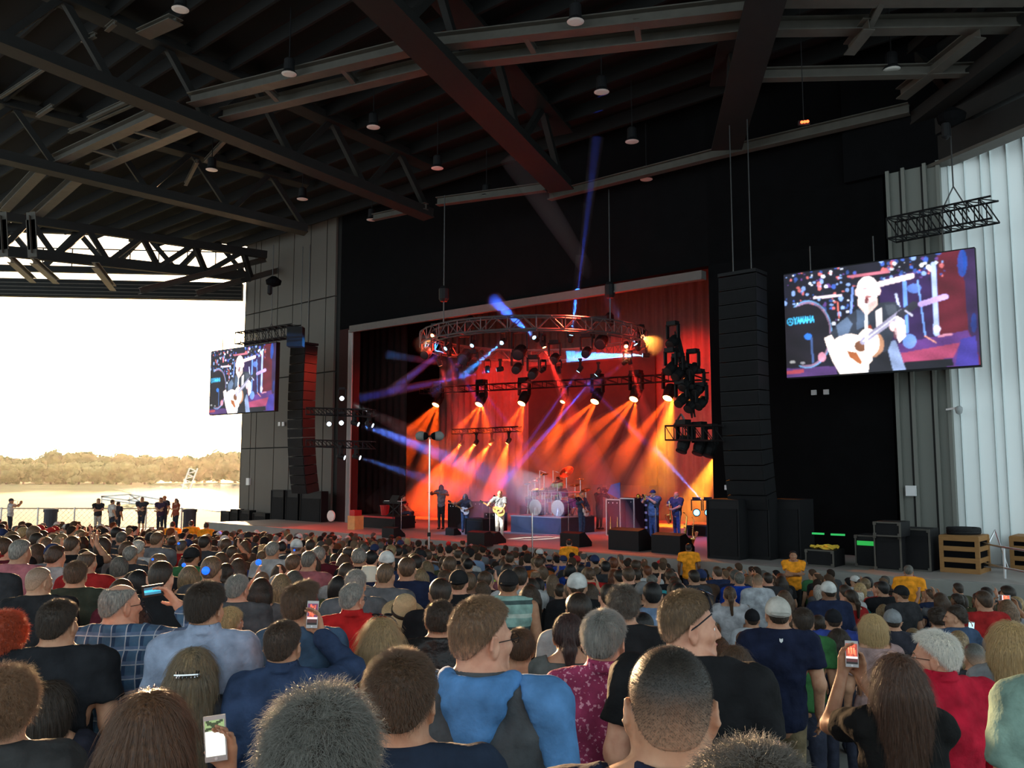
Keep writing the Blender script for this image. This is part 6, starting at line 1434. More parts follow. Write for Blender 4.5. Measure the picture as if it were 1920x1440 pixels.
near(8, 1141, 82, 'red curly hair of a person in a teal top at the left edge', wreal=.225, female=True, hair='curly', hcol=(.30, .045, .015), t=.034, curl=.014, nstr=9000, strand=(.03, .0005, .4), scol=(.05, .22, .18))
near(533, 1157, 63, 'short-haired man in a dark navy shirt raising a phone', wreal=.168, hair='short', hcol=(.05, .03, .02), t=.010, nstr=8000, strand=(.012, .0004, .6), scol=(.03, .05, .105), sleeve=1.9, collar=True, yaw=-16, build=1.05,
     arms=(None, (602, 1192, .36, (.9, -.3, -.8), (-.30, -.1, 1), (-.5, -.9, 0), .35)))
near(565, 1088, 60, 'man with swept-up brown hair behind the raised phone', wreal=.18, hair='quiff', hcol='brown', t=.014, nstr=6000, strand=(.025, .0004, .4), scol=(.05, .09, .15), sleeve=1.5, skin='light', yaw=-25)
near(715, 1151, 72, 'woman with long straight blond hair and sunglasses on her head', wreal=.20, female=True, hair='long', hcol=(.27, .18, .09), t=.014, length=.46, nstr=11000, strand=(.12, .00045, .07), scol=(.30, .05, .04), sung=True)
near(825, 1120, 55, 'dark-haired person in a black studded leather jacket', wreal=.175, hair='curly', hcol='dark', t=.018, curl=.004, nstr=6000, strand=(.025, .0004, .4), scol=(.02, .02, .02), smat=M['leather'], sleeve=1.9, build=1.1)
near(975, 1174, 50, 'child-sized person with brown hair and plaid shirt right of the blue hood', wreal=.175, female=True, hair='short', hcol='brown', t=.018, nstr=4000, strand=(.03, .0004, .3), scol=(.20, .19, .28), smat=M['plaid_grey'])
near(1066, 1144, 60, 'dark-haired woman with hair tied back in a grey jacket', wreal=.18, female=True, hair='pony', hcol=(.035, .018, .016), t=.018, nstr=5000, strand=(.03, .0004, .2), scol=(.10, .105, .10), sleeve=1.9)
near(1168, 1091, 60, 'tall person with tousled grey-brown hair in a black T-shirt', wreal=.19, hair='curly', hcol='dark', greymix=(.13, .11, .09), t=.020, curl=.008, nstr=7000, strand=(.03, .0004, .4), scol=(.012, .012, .013))
near(1378, 1204, 64, 'woman with shoulder-length brown hair behind the black T-shirt man', wreal=.20, female=True, hair='long', hcol='brown', t=.014, length=.3, nstr=6000, strand=(.08, .0004, .16), scol=(.03, .03, .03))
near(1458, 1116, 46, 'man in a backwards white-and-grey cap and navy T-shirt, khaki trousers', wreal=.178, lod=1, hair='short', hcol='dark', t=.006, scol=(.010, .014, .035), cap=(.42, .40, .36), cap_back=True, build=1.15, tcol=(.18, .14, .08), skin='light')
near(1505, 1136, 36, 'dark-haired man in a green T-shirt right of the white cap', wreal=.172, lod=2, hair='short', hcol='dark', t=.014, scol=(.04, .14, .045), skin='light', nstr=3000, strand=(.02, .0005, .4))
near(1636, 1147, 50, 'woman with a smooth blond bob seen from behind', wreal=.185, female=True, hair='bob', hcol='blond', t=.018, nstr=7000, strand=(.07, .00045, .12), scol=(.30, .20, .19))
near(1572, 1174, 40, 'long dark-haired woman behind the raised white phone', wreal=.185, lod=2, female=True, hair='long', hcol='dark', t=.012, length=.35, nstr=4000, strand=(.08, .0005, .15), scol=(.02, .02, .03))
near(1683, 1216, 90, 'woman with very long brown hair lifting a phone with both hands', wreal=.20, female=True, hair='long', hcol=(.065, .032, .020), t=.014, length=.6, nstr=10000, strand=(.12, .0004, .07), scol=(.010, .010, .010), skin='tan',
     arms=((1579, 1266, .40, (-.5, -.1, -1), (.12, -.1, 1), (.6, -.8, 0), .35), (1616, 1276, .40, (.3, 0, -1), (-.12, -.1, 1), (-.6, -.8, 0), .35)))
near(1752, 1178, 70, 'white-haired man in a bright red sweatshirt facing left', wreal=.19, hair='short', hcol='white', t=.018, nstr=6000, strand=(.03, .0004, .4), scol=(.42, .010, .03), sleeve=1.9, build=1.45, yaw=45, rot=25, glas=True, face=True, skin='pink', neck=-.01, collar=True)
near(1827, 1202, 35, 'shaven-headed man with grey stubble in dark clothes near the red sweatshirt', wreal=.165, lod=2, hair='buzz', hcol='dark_grey', t=.003, fade=True, scol=(.03, .03, .035), skin='light')
near(1893, 1158, 76, 'woman with thick blond hair and a grey shirt near the right edge', wreal=.20, female=True, hair='long', hcol=(.36, .24, .11), t=.018, length=.26, nstr=9000, strand=(.09, .0004, .14), scol=(.20, .21, .22), sleeve=1.5)
near(2012, 1125, 96, 'person in a pale teal shirt cut by the right edge', wreal=.168, hair='short', hcol='brown', t=.012, scol=(.20, .30, .25), sleeve=.7, build=.95, skin='light')
near(662, 1089, 43, 'grey-haired man with glasses in a bright red shirt', wreal=.165, lod=1, hair='short', hcol='grey', t=.010, nstr=4000, strand=(.012, .0005, .5), scol=(.42, .015, .015), sleeve=1.5, collar=True, yaw=-30, glas=True, build=1.12, skin='pink')
near(667, 1064, 37, 'grey-haired man in a grey T-shirt behind the red shirt', wreal=.165, lod=2, hair='short', hcol='grey', t=.014, scol=(.09, .10, .11), build=1.12, skin='light', nstr=2500, strand=(.02, .0005, .4))
near(447, 1074, 39, 'grey-haired man in a dark grey T-shirt behind the light blue shirt', wreal=.168, lod=1, hair='short', hcol='grey', t=.014, scol=(.075, .075, .08), yaw=-25, build=1.1, nstr=4000, strand=(.02, .0005, .4), skin='pink')
near(953, 1066, 38, 'man in a black cap and pale teal striped sleeveless top', wreal=.178, lod=1, hair='short', hcol='dark', t=.006, cap=(.02, .018, .018), cap_back=True, scol=(.22, .36, .32), smat=M['stripe_teal'], sleeve=0, build=1.12, skin='tan')
near(75, 1059, 40, 'bald man in black looking to the right', wreal=.165, lod=1, hair='buzz', hcol=(.25, .16, .11), t=.0035, fade=True, scol=(.02, .02, .022), sleeve=1.9, yaw=-35, build=1.15, skin='light', glas=False)
near(143, 1048, 37, 'brown-haired man in a dark olive shirt beside the bald man', wreal=.168, lod=1, hair='short', hcol='brown', t=.014, scol=(.035, .040, .028), sleeve=1.9, build=1.18, nstr=3500, strand=(.02, .0005, .4), skin='light')
near(757, 1140, 48, 'brown-haired person under a straw hat', wreal=.178, lod=1, female=True, hair='long', hcol='brown', t=.012, length=.3, nstr=3000, strand=(.08, .0005, .15), scol=(.10, .05, .04))
near(228, 1085, 63, 'balding grey man in blue plaid filming with a compact camera', wreal=.20, hair='balding', hcol='grey', t=.008, nstr=4000, strand=(.012, .0004, .5), scol=(.06, .12, .20), smat=M['plaid_blue'], sleeve=1.75, build=1.2, yaw=-38, rot=-12, glas=True, skin='pink',
     arms=(None, (336, 1136, .24, (.9, -.2, -1), (-.75, -.1, .85), (-.6, -.8, -.4), .4)))
near(1790, 1133, 37, 'dark curly-haired man in profile facing left with a blue jacket', wreal=.19, lod=2, hair='curly', hcol='dark', t=.020, curl=.006, scol=(.05, .08, .14), sleeve=1.9, yaw=60, rot=20, face=True, skin='light', nstr=3000, strand=(.025, .0005, .4), arms=(None, (1824, 1188, .1, (.5, -.3, -1), (-.1, .1, 1), (-1, .2, 0), .5)))
near(1757, 1136, 34, 'person with a bushy dark curly head left of the blue jacket', wreal=.22, lod=2, female=True, hair='curly', hcol='dark', t=.034, curl=.012, scol=(.07, .09, .09), nstr=3000, strand=(.03, .0005, .4))
near(1673, 1140, 31, 'person in a grey cap with white front behind the blond bob', wreal=.178, lod=2, hair='short', hcol='dark', t=.008, cap=(.22, .23, .24), scol=(.03, .03, .04))
near(1562, 1140, 30, 'man in a black cap and broad royal blue sweatshirt', wreal=.178, lod=2, hair='short', hcol='dark', t=.008, cap=(.015, .015, .018), scol=(.03, .05, .22), build=1.4, sleeve=1.9)
near(1797, 1178, 34, 'woman with a wavy blond ponytail behind the red sweatshirt', wreal=.18, lod=2, female=True, hair='pony', hcol='dirty_blond', t=.016, curl=.004, scol=(.05, .05, .05))
near(1656, 1130, 26, 'fair-haired person just above the blond bob', wreal=.18, lod=2, female=True, hair='bob', hcol='dirty_blond', t=.012, scol=(.03, .04, .06))
near(1888, 1120, 32, 'woman with raised arms filming with a phone at the right edge', wreal=.19, lod=2, female=True, hair='long', hcol='light_brown', t=.012, length=.3, scol=(.25, .25, .27), skin='tan',
     arms=((1858, 1139, .30, (-.8, 0, -.8), (.3, -.1, 1), (.8, -.6, 0), .5), (1908, 1142, .30, (.8, 0, -.8), (-.3, -.1, 1), (-.8, -.6, 0), .5)))
near(1535, 1150, 26, 'person in a pink plaid shirt near the green T-shirt', wreal=.168, lod=2, hair='short', hcol='dark', t=.012, scol=(.25, .15, .17), smat=M['plaid_grey'])
near(1420, 1074, 18, 'shaven-headed man in a white T-shirt in the middle distance', wreal=.16, lod=2, hair='buzz', hcol='light_brown', t=.003, fade=True, scol=(.40, .42, .45))
near(1386, 1071, 19, 'person in a royal blue hooded jacket in the middle distance', wreal=.168, lod=2, hair='short', hcol='dark_grey', t=.014, scol=(.01, .05, .35), sleeve=1.9, build=1.25)
near(1368, 1096, 24, 'woman with a brown ponytail in a white T-shirt', wreal=.17, lod=2, female=True, hair='pony', hcol='brown', t=.012, scol=(.42, .42, .44), build=1.15)
near(1106, 1062, 20, 'brown-haired man in a bright red shirt in the middle distance', wreal=.168, lod=2, hair='short', hcol='brown', t=.012, scol=(.40, .015, .015), sleeve=1.9, build=1.25)
near(1004, 1066, 19, 'balding man in a blue flowered shirt in the middle distance', wreal=.168, lod=2, hair='balding', hcol='light_brown', t=.008, scol=(.02, .06, .30), smat=M['spot_blue'], build=1.3)
near(1050, 1092, 21, 'person in a green plaid shirt in the middle distance', wreal=.168, lod=2, hair='short', hcol='dark', t=.012, scol=(.05, .12, .06), smat=M['plaid_green'], build=1.25)
near(1222, 1075, 20, 'grey-haired person in a turquoise T-shirt in the middle distance', wreal=.168, lod=2, hair='short', hcol='dark_grey', t=.012, scol=(.04, .30, .34))
near(917, 1062, 17, 'dark-haired person in a neon lime shirt', wreal=.168, lod=2, hair='short', hcol='black', t=.014, scol=(.35, .80, .05), build=1.2)
near(1130, 1045, 14, 'woman with long bright blond hair in the middle distance', wreal=.19, lod=2, female=True, hair='long', hcol=(.55, .38, .18), t=.016, length=.35, scol=(.03, .03, .03))
near(1350, 1190, 30, 'red-haired woman between the black T-shirt man and the navy T-shirt man', wreal=.18, lod=2, female=True, hair='long', hcol=(.14, .06, .03), t=.012, length=.3, scol=(.02, .02, .02))
near(1410, 1140, 27, 'man in a black cap and white T-shirt before the navy T-shirt man', wreal=.172, lod=2, hair='short', hcol='dark', t=.008, cap=(.012, .012, .014), scol=(.50, .52, .55))
near(1395, 1180, 30, 'short-haired man low beside the navy T-shirt man', wreal=.165, lod=2, hair='buzz', hcol='brown', t=.004, scol=(.04, .04, .04), skin='tan')
near(1712, 1174, 36, 'woman with wavy dirty-blond hair holding up a small red-lit phone', wreal=.19, lod=2, female=True, hair='long', hcol='dirty_blond', t=.016, length=.35, curl=.003, scol=(.03, .03, .05), arms=((1684, 1192, .2, (-.6, 0, -1), (.1, .1, 1), (1, .2, 0), .5), None))
# yellow-shirted guards
def guard(px, ytop, dep, label, facing_cam=False, fold=False, **k):
    loc, H = place(px, ytop, dep); H = max(1.6, min(1.92, H)); loc.z = at(px, ytop, dep).z - H - .015
    if loc.z < zfloor(loc.x, loc.y): loc.z = zfloor(loc.x, loc.y); H = at(px, ytop, dep).z - loc.z - .015
    rz = face_rot(Vector((-loc.x, -loc.y, 0))) if facing_cam else face_rot(Vector((loc.x, loc.y, 0)))
    ar = (((.10, .20, H - .60), (-1, -.3, -.3), (1, .1, .1), (0, -1, 0), .5), ((-.10, .24, H - .56), (1, -.3, -.3), (-1, .1, .1), (0, -1, 0), .5)) if fold else (None, None)
    person(loc, rz, Pose(H, False, 0, 0, ar[0], ar[1], 1.15), label, near=2, scol=(.85, .31, .02), face=facing_cam, **k)
guard(1487, 1031, 21.9, 'bearded guard in a yellow shirt with folded arms facing the crowd', True, True, hair='short', hcol='black', skin='tan', tcol=(.02, .02, .02))
guard(1703, 1058, 17.6, 'guard in a yellow shirt at the right seen from the side', hair='short', hcol='dark_grey', skin='tan')
guard(1291, 1018, 24.4, 'guard in a yellow shirt standing before the right front of the stage', hair='short', hcol='black', skin='brown')
guard(324, 977, 31, 'guard in a yellow shirt, left one of the three by the walkway', hair='short', hcol='dark')
guard(359, 975, 31, 'guard in a yellow shirt, middle one of the three by the walkway', hair='short', hcol='dark')
guard(387, 979, 31, 'guard in a yellow shirt, right one of the three by the walkway', hair='short', hcol='dark')
guard(1067, 1010, 27.5, 'guard in an orange-yellow shirt before the middle of the stage', hair='short', hcol='black')
cl_ = [o for o in bpy.data.objects if o.get('label', '').startswith('woman with long ash-blond hair half')][0]
zc_ = max(v.co.z for v in cl_.data.vertices); m_ = MB()
for k in range(7): a = -1.2 + .4 * k; m_.tube([(.055 * math.sin(a), -.125 + .02 * math.cos(a), zc_ - .07), (.05 * math.sin(a), -.150, zc_ - .095)], .004, 5)
m_.tube([(.06 * math.sin(a), -.135 - .012 * math.cos(a), zc_ - .082) for a in np.linspace(-1.3, 1.3, 9)], .006, 6); m_.build('hair_clip', M['chrome'], cl_)
nv = [o for o in bpy.data.objects if o.get('label', '').startswith('man in a backwards white-and-grey cap')][0]
zt_ = [c for c in nv.children if c.name.startswith('shirt')][0].data; yb = min((v.co.y for v in zt_.vertices if abs(v.co.x) < .03 and abs(v.co.z - (max(u.co.z for u in zt_.vertices) - .075)) < .02), default=-.1)
zz_ = max(u.co.z for u in zt_.vertices) - .075; MB().prism([(-.013, .014), (0, .010), (.013, .014), (.012, -.006), (0, -.018), (-.012, -.006)], -.002, .002).build('emblem', M['white'], nv, loc=(0, yb - .004, zz_))['label'] = 'small pale shield-shaped emblem under the collar'
# ---- things held or worn by the near crowd
def front_img(seed, base):
    r_ = np.random.default_rng(seed); im = np.zeros((30, 17, 3)); im[:] = np.array(base) * .5
    for _ in range(26):
        y, x = r_.integers(0, 20), r_.integers(0, 14); im[y:y + 4, x:x + 3] = np.array((1.6, .25, .12)) * r_.uniform(.3, 1.1)
    for x in (3, 7, 11): im[6:16, x:x + 2] += np.array((1.2, .5, .2)) * np.linspace(1, .2, 10)[:, None, None]
    im[19:22] = np.array((1.5, 1.2, 1.2)); im[22:27] = (.10, .03, .03); im[27:] = (.01, .01, .01); return im
phone(None, at(1597, 1226, DEP[1683] + .36), (R(-3), 0, R(-20)), 'white phone held up showing the red stage, in both hands of the long-haired woman', front_img(2, (1, .15, .1)), strength=1.0, w_=.060, h_=.125)
im = np.zeros((30, 17, 3)); im[:] = (1.25, 1.3, 1.15); im[:9] = (.35, .5, .22); r_ = np.random.default_rng(3)
for _ in range(22): y, x = r_.integers(0, 8), r_.integers(0, 14); im[y:y + 2, x:x + 3] = (.04, .07, .03)
phone(None, at(404, 1384, DEP[282] + .37), (R(-6), R(-6), R(8)), 'white phone with a bright white and green screen at the bottom left', im, strength=1.0, w_=.070, h_=.142)
phone(None, at(586, 1152, DEP[533] + .33), (R(-4), R(2), R(6)), 'dark phone held up by the navy-shirted man, red and blue stage on its screen', front_img(7, (.5, .1, .3)), strength=.7, w_=.060, h_=.142)
phone(None, at(1883, 1121, DEP[1888] + .27), (R(0), R(90), R(-20)), 'phone with a red stage picture between raised hands at the right edge', front_img(9, (1, .15, .1)), strength=1.2)
phone(None, at(1677, 1180, DEP[1712] + .18), (R(0), R(90), R(-10)), 'small red-lit phone held up right of the blond bob', front_img(5, (1, .1, .1)), strength=.9, w_=.05, h_=.10)
phone(None, at(1821, 1175, DEP[1790] + .08), (R(-10), R(10), R(-10)), 'phone with a pale blue-white screen before the blue jacket', np.tile(np.array((.7, 1.1, 1.3)), (6, 4, 1)), strength=1.0, w_=.065, h_=.11)
cm_ = empty('compact_camera', at(287, 1107, DEP[228] + .22), 0, 'compact camera with a glowing blue screen held by the balding man', 'camera'); cm_.rotation_euler = (0, R(-8), R(10))
MB().box((0, 0, 0), (.115, .025, .065)).build('body', M['gear'], cm_); link('display', screen_mesh(np.array([[[.02, .12, .2]] * 8, [[.05, .8, 1.3]] * 8, [[.03, .25, .4]] * 8]), (-.045, -.0135, .02), (.045, -.0135, .02), .04, 'display'), cm_)
# straw hat
hp = at(757, 1146, DEP[757] - .02); ht = empty('straw_hat', hp + Vector((0, 0, -.02)), 0, 'straw hat with a dark band, tilted back in the crowd', 'hat'); ht.rotation_euler = (R(28), R(12), 0)
M['straw'] = mat('woven_straw', (.46, .34, .19), .9, var=.3, scale=60, bump=.5, bscale=90, stretch=(1, 1, 3))
MB().lathe([(.03, .15), (.07, .155), (.09, .13), (.105, .02), (.11, .01), (.15, -.005), (.185, .008), (.187, .0), (.15, -.012), (.10, .0), (.085, .12), (.02, .14)], n=28).build('crown', M['straw'], ht, smooth=True)
MB().lathe([(.1075, .015), (.1085, .045), (.1055, .05), (.1045, .012)], n=28).build('band', mat('hat_band', (.03, .02, .015), .8), ht, smooth=True)
ht2 = empty('white_hat', at(692, 1083, 9), 0, 'small white brimmed hat right of the grey-haired men', 'hat')
MB().lathe([(.02, .12), (.07, .115), (.095, .04), (.10, .0), (.15, -.02), (.15, -.028), (.09, -.01)], n=20).build('crown', mat('white_felt', (.5, .46, .38), .9), ht2, smooth=True)
# ================================================================ PERFORMERS AND ONLOOKERS
def perf(px, py, h_px, label, fdir, arms=(None, None), female=False, z=STZ, Hs=None, **k):
    loc = on_z(px, py, z); H = Hs or (h_px * loc.y / F); rz = fdir; ptype = k.pop('pose', {})
    conv = [None if a is None else (Vector(a[0]) if False else a[0], a[1], a[2], a[3], a[4]) for a in arms]
    P = Pose(H, female, R(k.pop('yaw', 0)), R(k.pop('pitch', 0)), conv[0], conv[1], k.pop('build', 1.05), **ptype)
    return person(loc, rz, P, label, near=k.pop('lod', 2), **k), P, loc, rz
HOUSE = face_rot(-NN)
def to_cam(px, py, z=STZ): p = on_z(px, py, z); return face_rot(-Vector((p.x, p.y, 0)))
def w2(loc, rz, p): return loc + Matrix.Rotation(rz, 3, 'Z') @ Vector(p)
def guitar(loc, rz, label, c=(0, .16, 1.05), body=(.65, .35, .10), electric=False, ang=28):
    """held across the belly, neck up to the player's left"""
    root = empty('guitar', w2(loc, rz, c), 0, label, 'guitar'); root.rotation_euler = (0, 0, rz); A = Matrix.Rotation(R(-ang + 180), 3, 'Y') @ Matrix.Rotation(0, 3, 'Z')
    m = mat('guitar_body_' + ('e' if electric else 'a'), body, .3, var=.15); X = Matrix.Rotation(R(ang), 3, 'Y')
    sc = .8 if electric else 1.; out_ = []
    for k in range(28):
        a = 2 * math.pi * k / 28; r = 1 + .10 * math.cos(2 * a) ; x = .24 * math.cos(a); zz = (.19 if math.cos(a) > 0 else .15) * math.sin(a) * (1 - .28 * math.exp(-((math.cos(a) + .15) / .28) ** 2)); out_.append((x * sc, zz * sc))
    mb = MB(); mb.prism(out_, -.05 * sc, .05 * sc, X); mb.build('body', m, root)
    MB().lathe([(.05, .051 * sc), (.05, .056 * sc)], n=16, axis=(0, 1, 0)).build('sound_hole', M['gear'], root)
    nb = MB(); a = X @ Vector((-.15 * sc, .055 * sc, 0)); b = X @ Vector((-.66, .05, 0)); nb.bar(a, b, .05, .025, up=(0, 1, 0)); nb.build('neck', M['wood'], root)
    hd = MB(); a = X @ Vector((-.66, .05, 0)); b = X @ Vector((-.80, .04, 0)); hd.bar(a, b, .08, .03, up=(0, 1, 0)); hd.build('headstock', M['gear'], root)
    MB().tube([X @ Vector((.2 * sc, -.03, .05)), X @ Vector((.1, -.30, .42)), X @ Vector((-.18, -.12, .42)), X @ Vector((-.3, .02, .06))], .012, 5).build('strap', M['gear'], root); return root
# singer
rz = to_cam(937, 1013) - R(6)
o, P, loc, rzz = perf(937, 1013, 92, 'singer in grey shirt and pale jeans playing acoustic guitar under the white spotlight', rz,
     (((-.10, .27, 1.10), (-1, -.3, -.3), (.8, .1, -.3), (0, -1, 0), .6), ((.42, .36, 1.30), (1, -.2, -.8), (-.4, -.3, .8), (-.3, -1, 0), .7)), hair='balding', hcol='brown', t=.006, scol=(.20, .21, .22), tcol=(.55, .52, .47), sleeve=.7, skin='light', face=True, pose={'step': (-1, .15)}, lod=1)
g = guitar(loc, rzz, 'honey-coloured acoustic guitar held by the singer', (.02, .20, 1.10), (.62, .36, .11)); g.scale = (-1, 1, 1)
# violinist
o, P, loc, rzz = perf(827, 992, 74, 'tall violinist with long hair in a dark vest at the left of the band', to_cam(827, 992) - R(20),
     (((-.26, .40, 1.56), (-1, -.2, -.6), (.9, .1, -.2), (0, -.6, -.6), .6), ((.34, .45, 1.58), (1, 0, -.8), (-.3, -.4, .8), (-.3, -1, 0), .7)), hair='long', hcol='dark', t=.016, length=.3, scol=(.14, .15, .18), tcol=(.025, .025, .03), sleeve=.4, skin='brown', yaw=20, Hs=1.98, build=1.1)
vp = w2(loc, rzz, (.16, .34, 1.62)); vi = empty('violin', vp, rzz, 'violin held under the chin of the violinist', 'violin')
vb = MB(); vb.prism([(.17 * math.cos(a) * 1.0, .10 * math.sin(a) * (1 - .3 * math.exp(-(math.cos(a) / .3) ** 2))) for a in np.linspace(0, 2 * math.pi, 20, endpoint=False)], -.02, .02, Matrix.Rotation(R(90), 3, 'X')); vb.build('body', mat('violin_varnish', (.30, .08, .02), .3), vi)
MB().bar((.15, 0, 0), (.36, .03, .01), .025, .02).build('neck', M['gear'], vi); MB().tube([(.05, .05, .04), (-.62, .10, -.16)], .006, 4).build('bow', M['wood'], vi)
# bassist
o, P, loc, rzz = perf(872, 998, 70, 'bass player in a cap and sleeveless dark shirt', to_cam(872, 998) - R(5),
     (((-.14, .27, .98), (-1, -.3, -.3), (.8, .1, -.4), (0, -1, 0), .6), ((.44, .34, 1.18), (1, -.2, -.8), (-.4, -.3, .8), (-.3, -1, 0), .7)), hair='long', hcol='dark', t=.01, length=.3, scol=(.03, .03, .04), tcol=(.05, .08, .14), sleeve=0, skin='brown', cap=(.25, .12, .07), Hs=1.62)
g = guitar(loc, rzz, 'pale bass guitar hanging low on the bass player', (.0, .19, .92), (.6, .58, .55), True); g.scale = (-1, 1, 1.1)
# electric guitarist
o, P, loc, rzz = perf(1091, 1008, 78, 'guitarist in dark denim leaning back beside the drum riser', to_cam(1091, 1008) + R(55),
     (((-.12, .27, 1.05), (-1, -.3, -.3), (.8, .1, -.3), (0, -1, 0), .6), ((.40, .34, 1.42), (1, -.2, -.8), (-.4, -.3, .8), (-.3, -1, 0), .7)), hair='buzz', hcol='dark_grey', t=.004, scol=(.04, .07, .12), tcol=(.04, .08, .16), sleeve=1.9, face=True, Hs=1.80, skin='light')
g = guitar(loc, rzz, 'gold-green electric guitar of the guitarist beside the drum riser', (.0, .19, 1.0), (.45, .48, .15), True, 45); g.scale = (-1, 1, 1)
# camera operator behind
o, P, loc, rzz = perf(1124, 992, 74, 'camera operator in black standing behind the guitarist', to_cam(1124, 992) + R(40),
     (((-.15, .30, 1.56), (-1, -.1, -.8), (.4, .3, .8), (1, 0, 0), .5), ((.12, .34, 1.58), (1, -.1, -.8), (-.3, .3, .8), (-1, 0, 0), .5)), hair='short', hcol='dark', t=.012, scol=(.02, .02, .024), tcol=(.02, .02, .022), sleeve=1.9, Hs=1.85)
vc = empty('video_camera', w2(loc, rzz, (0, .30, 1.70)), rzz, 'black video camera on the shoulder of the camera operator', 'camera')
MB().box((0, 0, 0), (.12, .34, .16)).build('body', M['gear'], vc); MB().lathe([(.05, .17), (.055, .3), (.065, .32)], n=12, axis=(0, 1, 0)).build('lens', M['gear'], vc); MB().box((0, .05, .12), (.03, .2, .04)).build('handle', M['gear'], vc)
# trumpeter
o, P, loc, rzz = perf(1226, 1016, 92, 'trumpeter in a dark cap and loose blue-grey shirt', to_cam(1226, 1016) - R(35),
     (((-.06, .36, 1.58), (-1, -.1, -.9), (.2, .6, .6), (1, 0, 0), .7), ((.09, .40, 1.57), (1, -.1, -.9), (-.1, .6, .6), (-1, 0, 0), .7)), hair='buzz', hcol='dark', t=.006, scol=(.06, .09, .15), tcol=(.03, .05, .10), sleeve=.9, cap=(.02, .03, .08), build=1.35, skin='light', Hs=1.90, ex=.03, hem=.72)
tr = trumpet(w2(loc, rzz, (.02, .50, 1.68)), 'shining trumpet raised by the trumpeter', rzz + math.pi, 1.35)
# saxophonist
o, P, loc, rzz = perf(1270, 1012, 84, 'bald saxophonist in a dark blue shirt at the right of the band', to_cam(1270, 1012) - R(40),
     (((-.10, .32, 1.16), (-1, -.1, -.6), (.4, .6, 0), (1, -.2, 0), .7), ((.06, .30, 1.32), (1, -.1, -.6), (-.3, .6, .2), (-1, -.2, 0), .7)), hair=None, scol=(.03, .045, .10), tcol=(.03, .05, .14), sleeve=.8, build=1.25, skin='light', face=True, Hs=1.82, ex=.026)
sx = sax(w2(loc, rzz, (.02, .36, .62)), .95, 'brass saxophone played by the bald saxophonist'); sx.rotation_euler = (0, 0, rzz + R(90))
# drummer
o, P, loc, rzz = perf(1046, 976, 62, 'drummer in a bright green and yellow shirt behind the kit', HOUSE, (((-.2, .42, 1.02), (-1, -.2, -.4), (.2, 1, 0), (0, 0, -1), .8), ((.2, .42, 1.05), (1, -.2, -.4), (-.2, 1, 0), (0, 0, -1), .8)), hair='short', hcol='black', t=.012, scol=(.25, .55, .20), sleeve=.6, skin='brown', Hs=1.62, z=RZ, face=True)
o.location = on_riser(1046, 2.3, RZ)
# keyboard player
o, P, loc, rzz = perf(726, 986, 50, 'keyboard player sitting in red light at the far left of the stage', to_cam(726, 986) + R(70), (((-.12, .40, .95), (-1, -.2, -.5), (.1, 1, -.1), (0, 0, -1), .6), ((.14, .40, .95), (1, -.2, -.5), (-.1, 1, -.1), (0, 0, -1), .6)), hair='short', hcol='dark', scol=(.20, .05, .04), pose={'sit': True}, Hs=1.70, skin='light', lod=2)
o.location = o.location + NN * 1.0 + Vector((0, 0, -.30))
st_ = MB().lathe([(.17, .0), (.17, .03), (.03, .05), (.03, .42), (.18, .44), (.18, .50)], n=14).build('stool', M['gear'], loc=o.location + Vector((0, 0, .30))); tag(st_, 'round black stool under the keyboard player', 'stool')
# onlookers at the fence
WZ = .93
def onl(px, ptop, Y, label, rz=0, **k):
    p = at(px, ptop, Y); H = p.z - WZ - .01; P = Pose(H, k.pop('female', False), R(k.pop('yaw', 0)), 0, *k.pop('arms', (None, None)), k.pop('build', 1.08)); tc = k.pop('tcol', (.03, .035, .05)); sc_ = k.pop('scol', (.04, .04, .05))
    return person(Vector((p.x, p.y, WZ)), rz, P, label, near=2, tcol=tc, scol=sc_, **k)
cross = (((.08, .24, 1.12), (-1, -.2, -.3), (1, .1, .1), (0, -1, 0), .6), ((-.08, .26, 1.15), (1, -.2, -.3), (-1, .1, .1), (0, -1, 0), .6))
onl(21, 934, 42.0, 'leftmost onlooker, in cap and white shirt, holding up a phone toward the stage', R(-75), hair='short', hcol='dark', t=.008, cap=(.05, .05, .06), scol=(.5, .5, .5), arms=(((-.12, .42, 1.50), (-1, 0, -.8), (.1, .3, 1), (1, 0, 0), .6), ((.12, .42, 1.50), (1, 0, -.8), (-.1, .3, 1), (-1, 0, 0), .6)))
onl(185, 934, 43.0, 'onlooker in black shirt and light trousers, first of the row at the fence', R(-150), hair='short', hcol='dark', tcol=(.4, .38, .34), scol=(.03, .03, .035), arms=cross)
onl(211, 936, 43.0, 'onlooker with white jacket over dark trousers at the fence', R(-30), hair='short', hcol='brown', female=True, scol=(.55, .53, .5))
onl(222, 940, 44.3, 'onlooker in dark clothes with one leg up on the fence, behind the white jacket', R(-20), hair='short', hcol='dark')
onl(267, 931, 43.0, 'broad onlooker in black shirt and shorts with folded arms at the fence', R(180), hair='buzz', hcol='dark', t=.004, build=1.3, shorts=True, arms=cross)
onl(302, 932, 42.6, 'onlooker in dark purple shirt, hands at the belt, right of the man in shorts', R(180), hair='short', hcol='dark', build=1.15, scol=(.05, .03, .06), arms=cross)
onl(309, 929, 44.3, 'onlooker with orange-lit cap standing behind the purple shirt', R(170), hair='short', hcol='brown', cap=(.5, .2, .1), scol=(.04, .04, .06))
onl(331, 933, 43.0, 'woman with brown hair in a rust-red top at the right end of the onlookers', R(150), female=True, hair='long', hcol='light_brown', t=.01, length=.3, scol=(.30, .08, .05), arms=(((-.10, .32, 1.20), (-1, -.2, -.5), (.4, .8, .2), (0, 0, 1), .6), None))
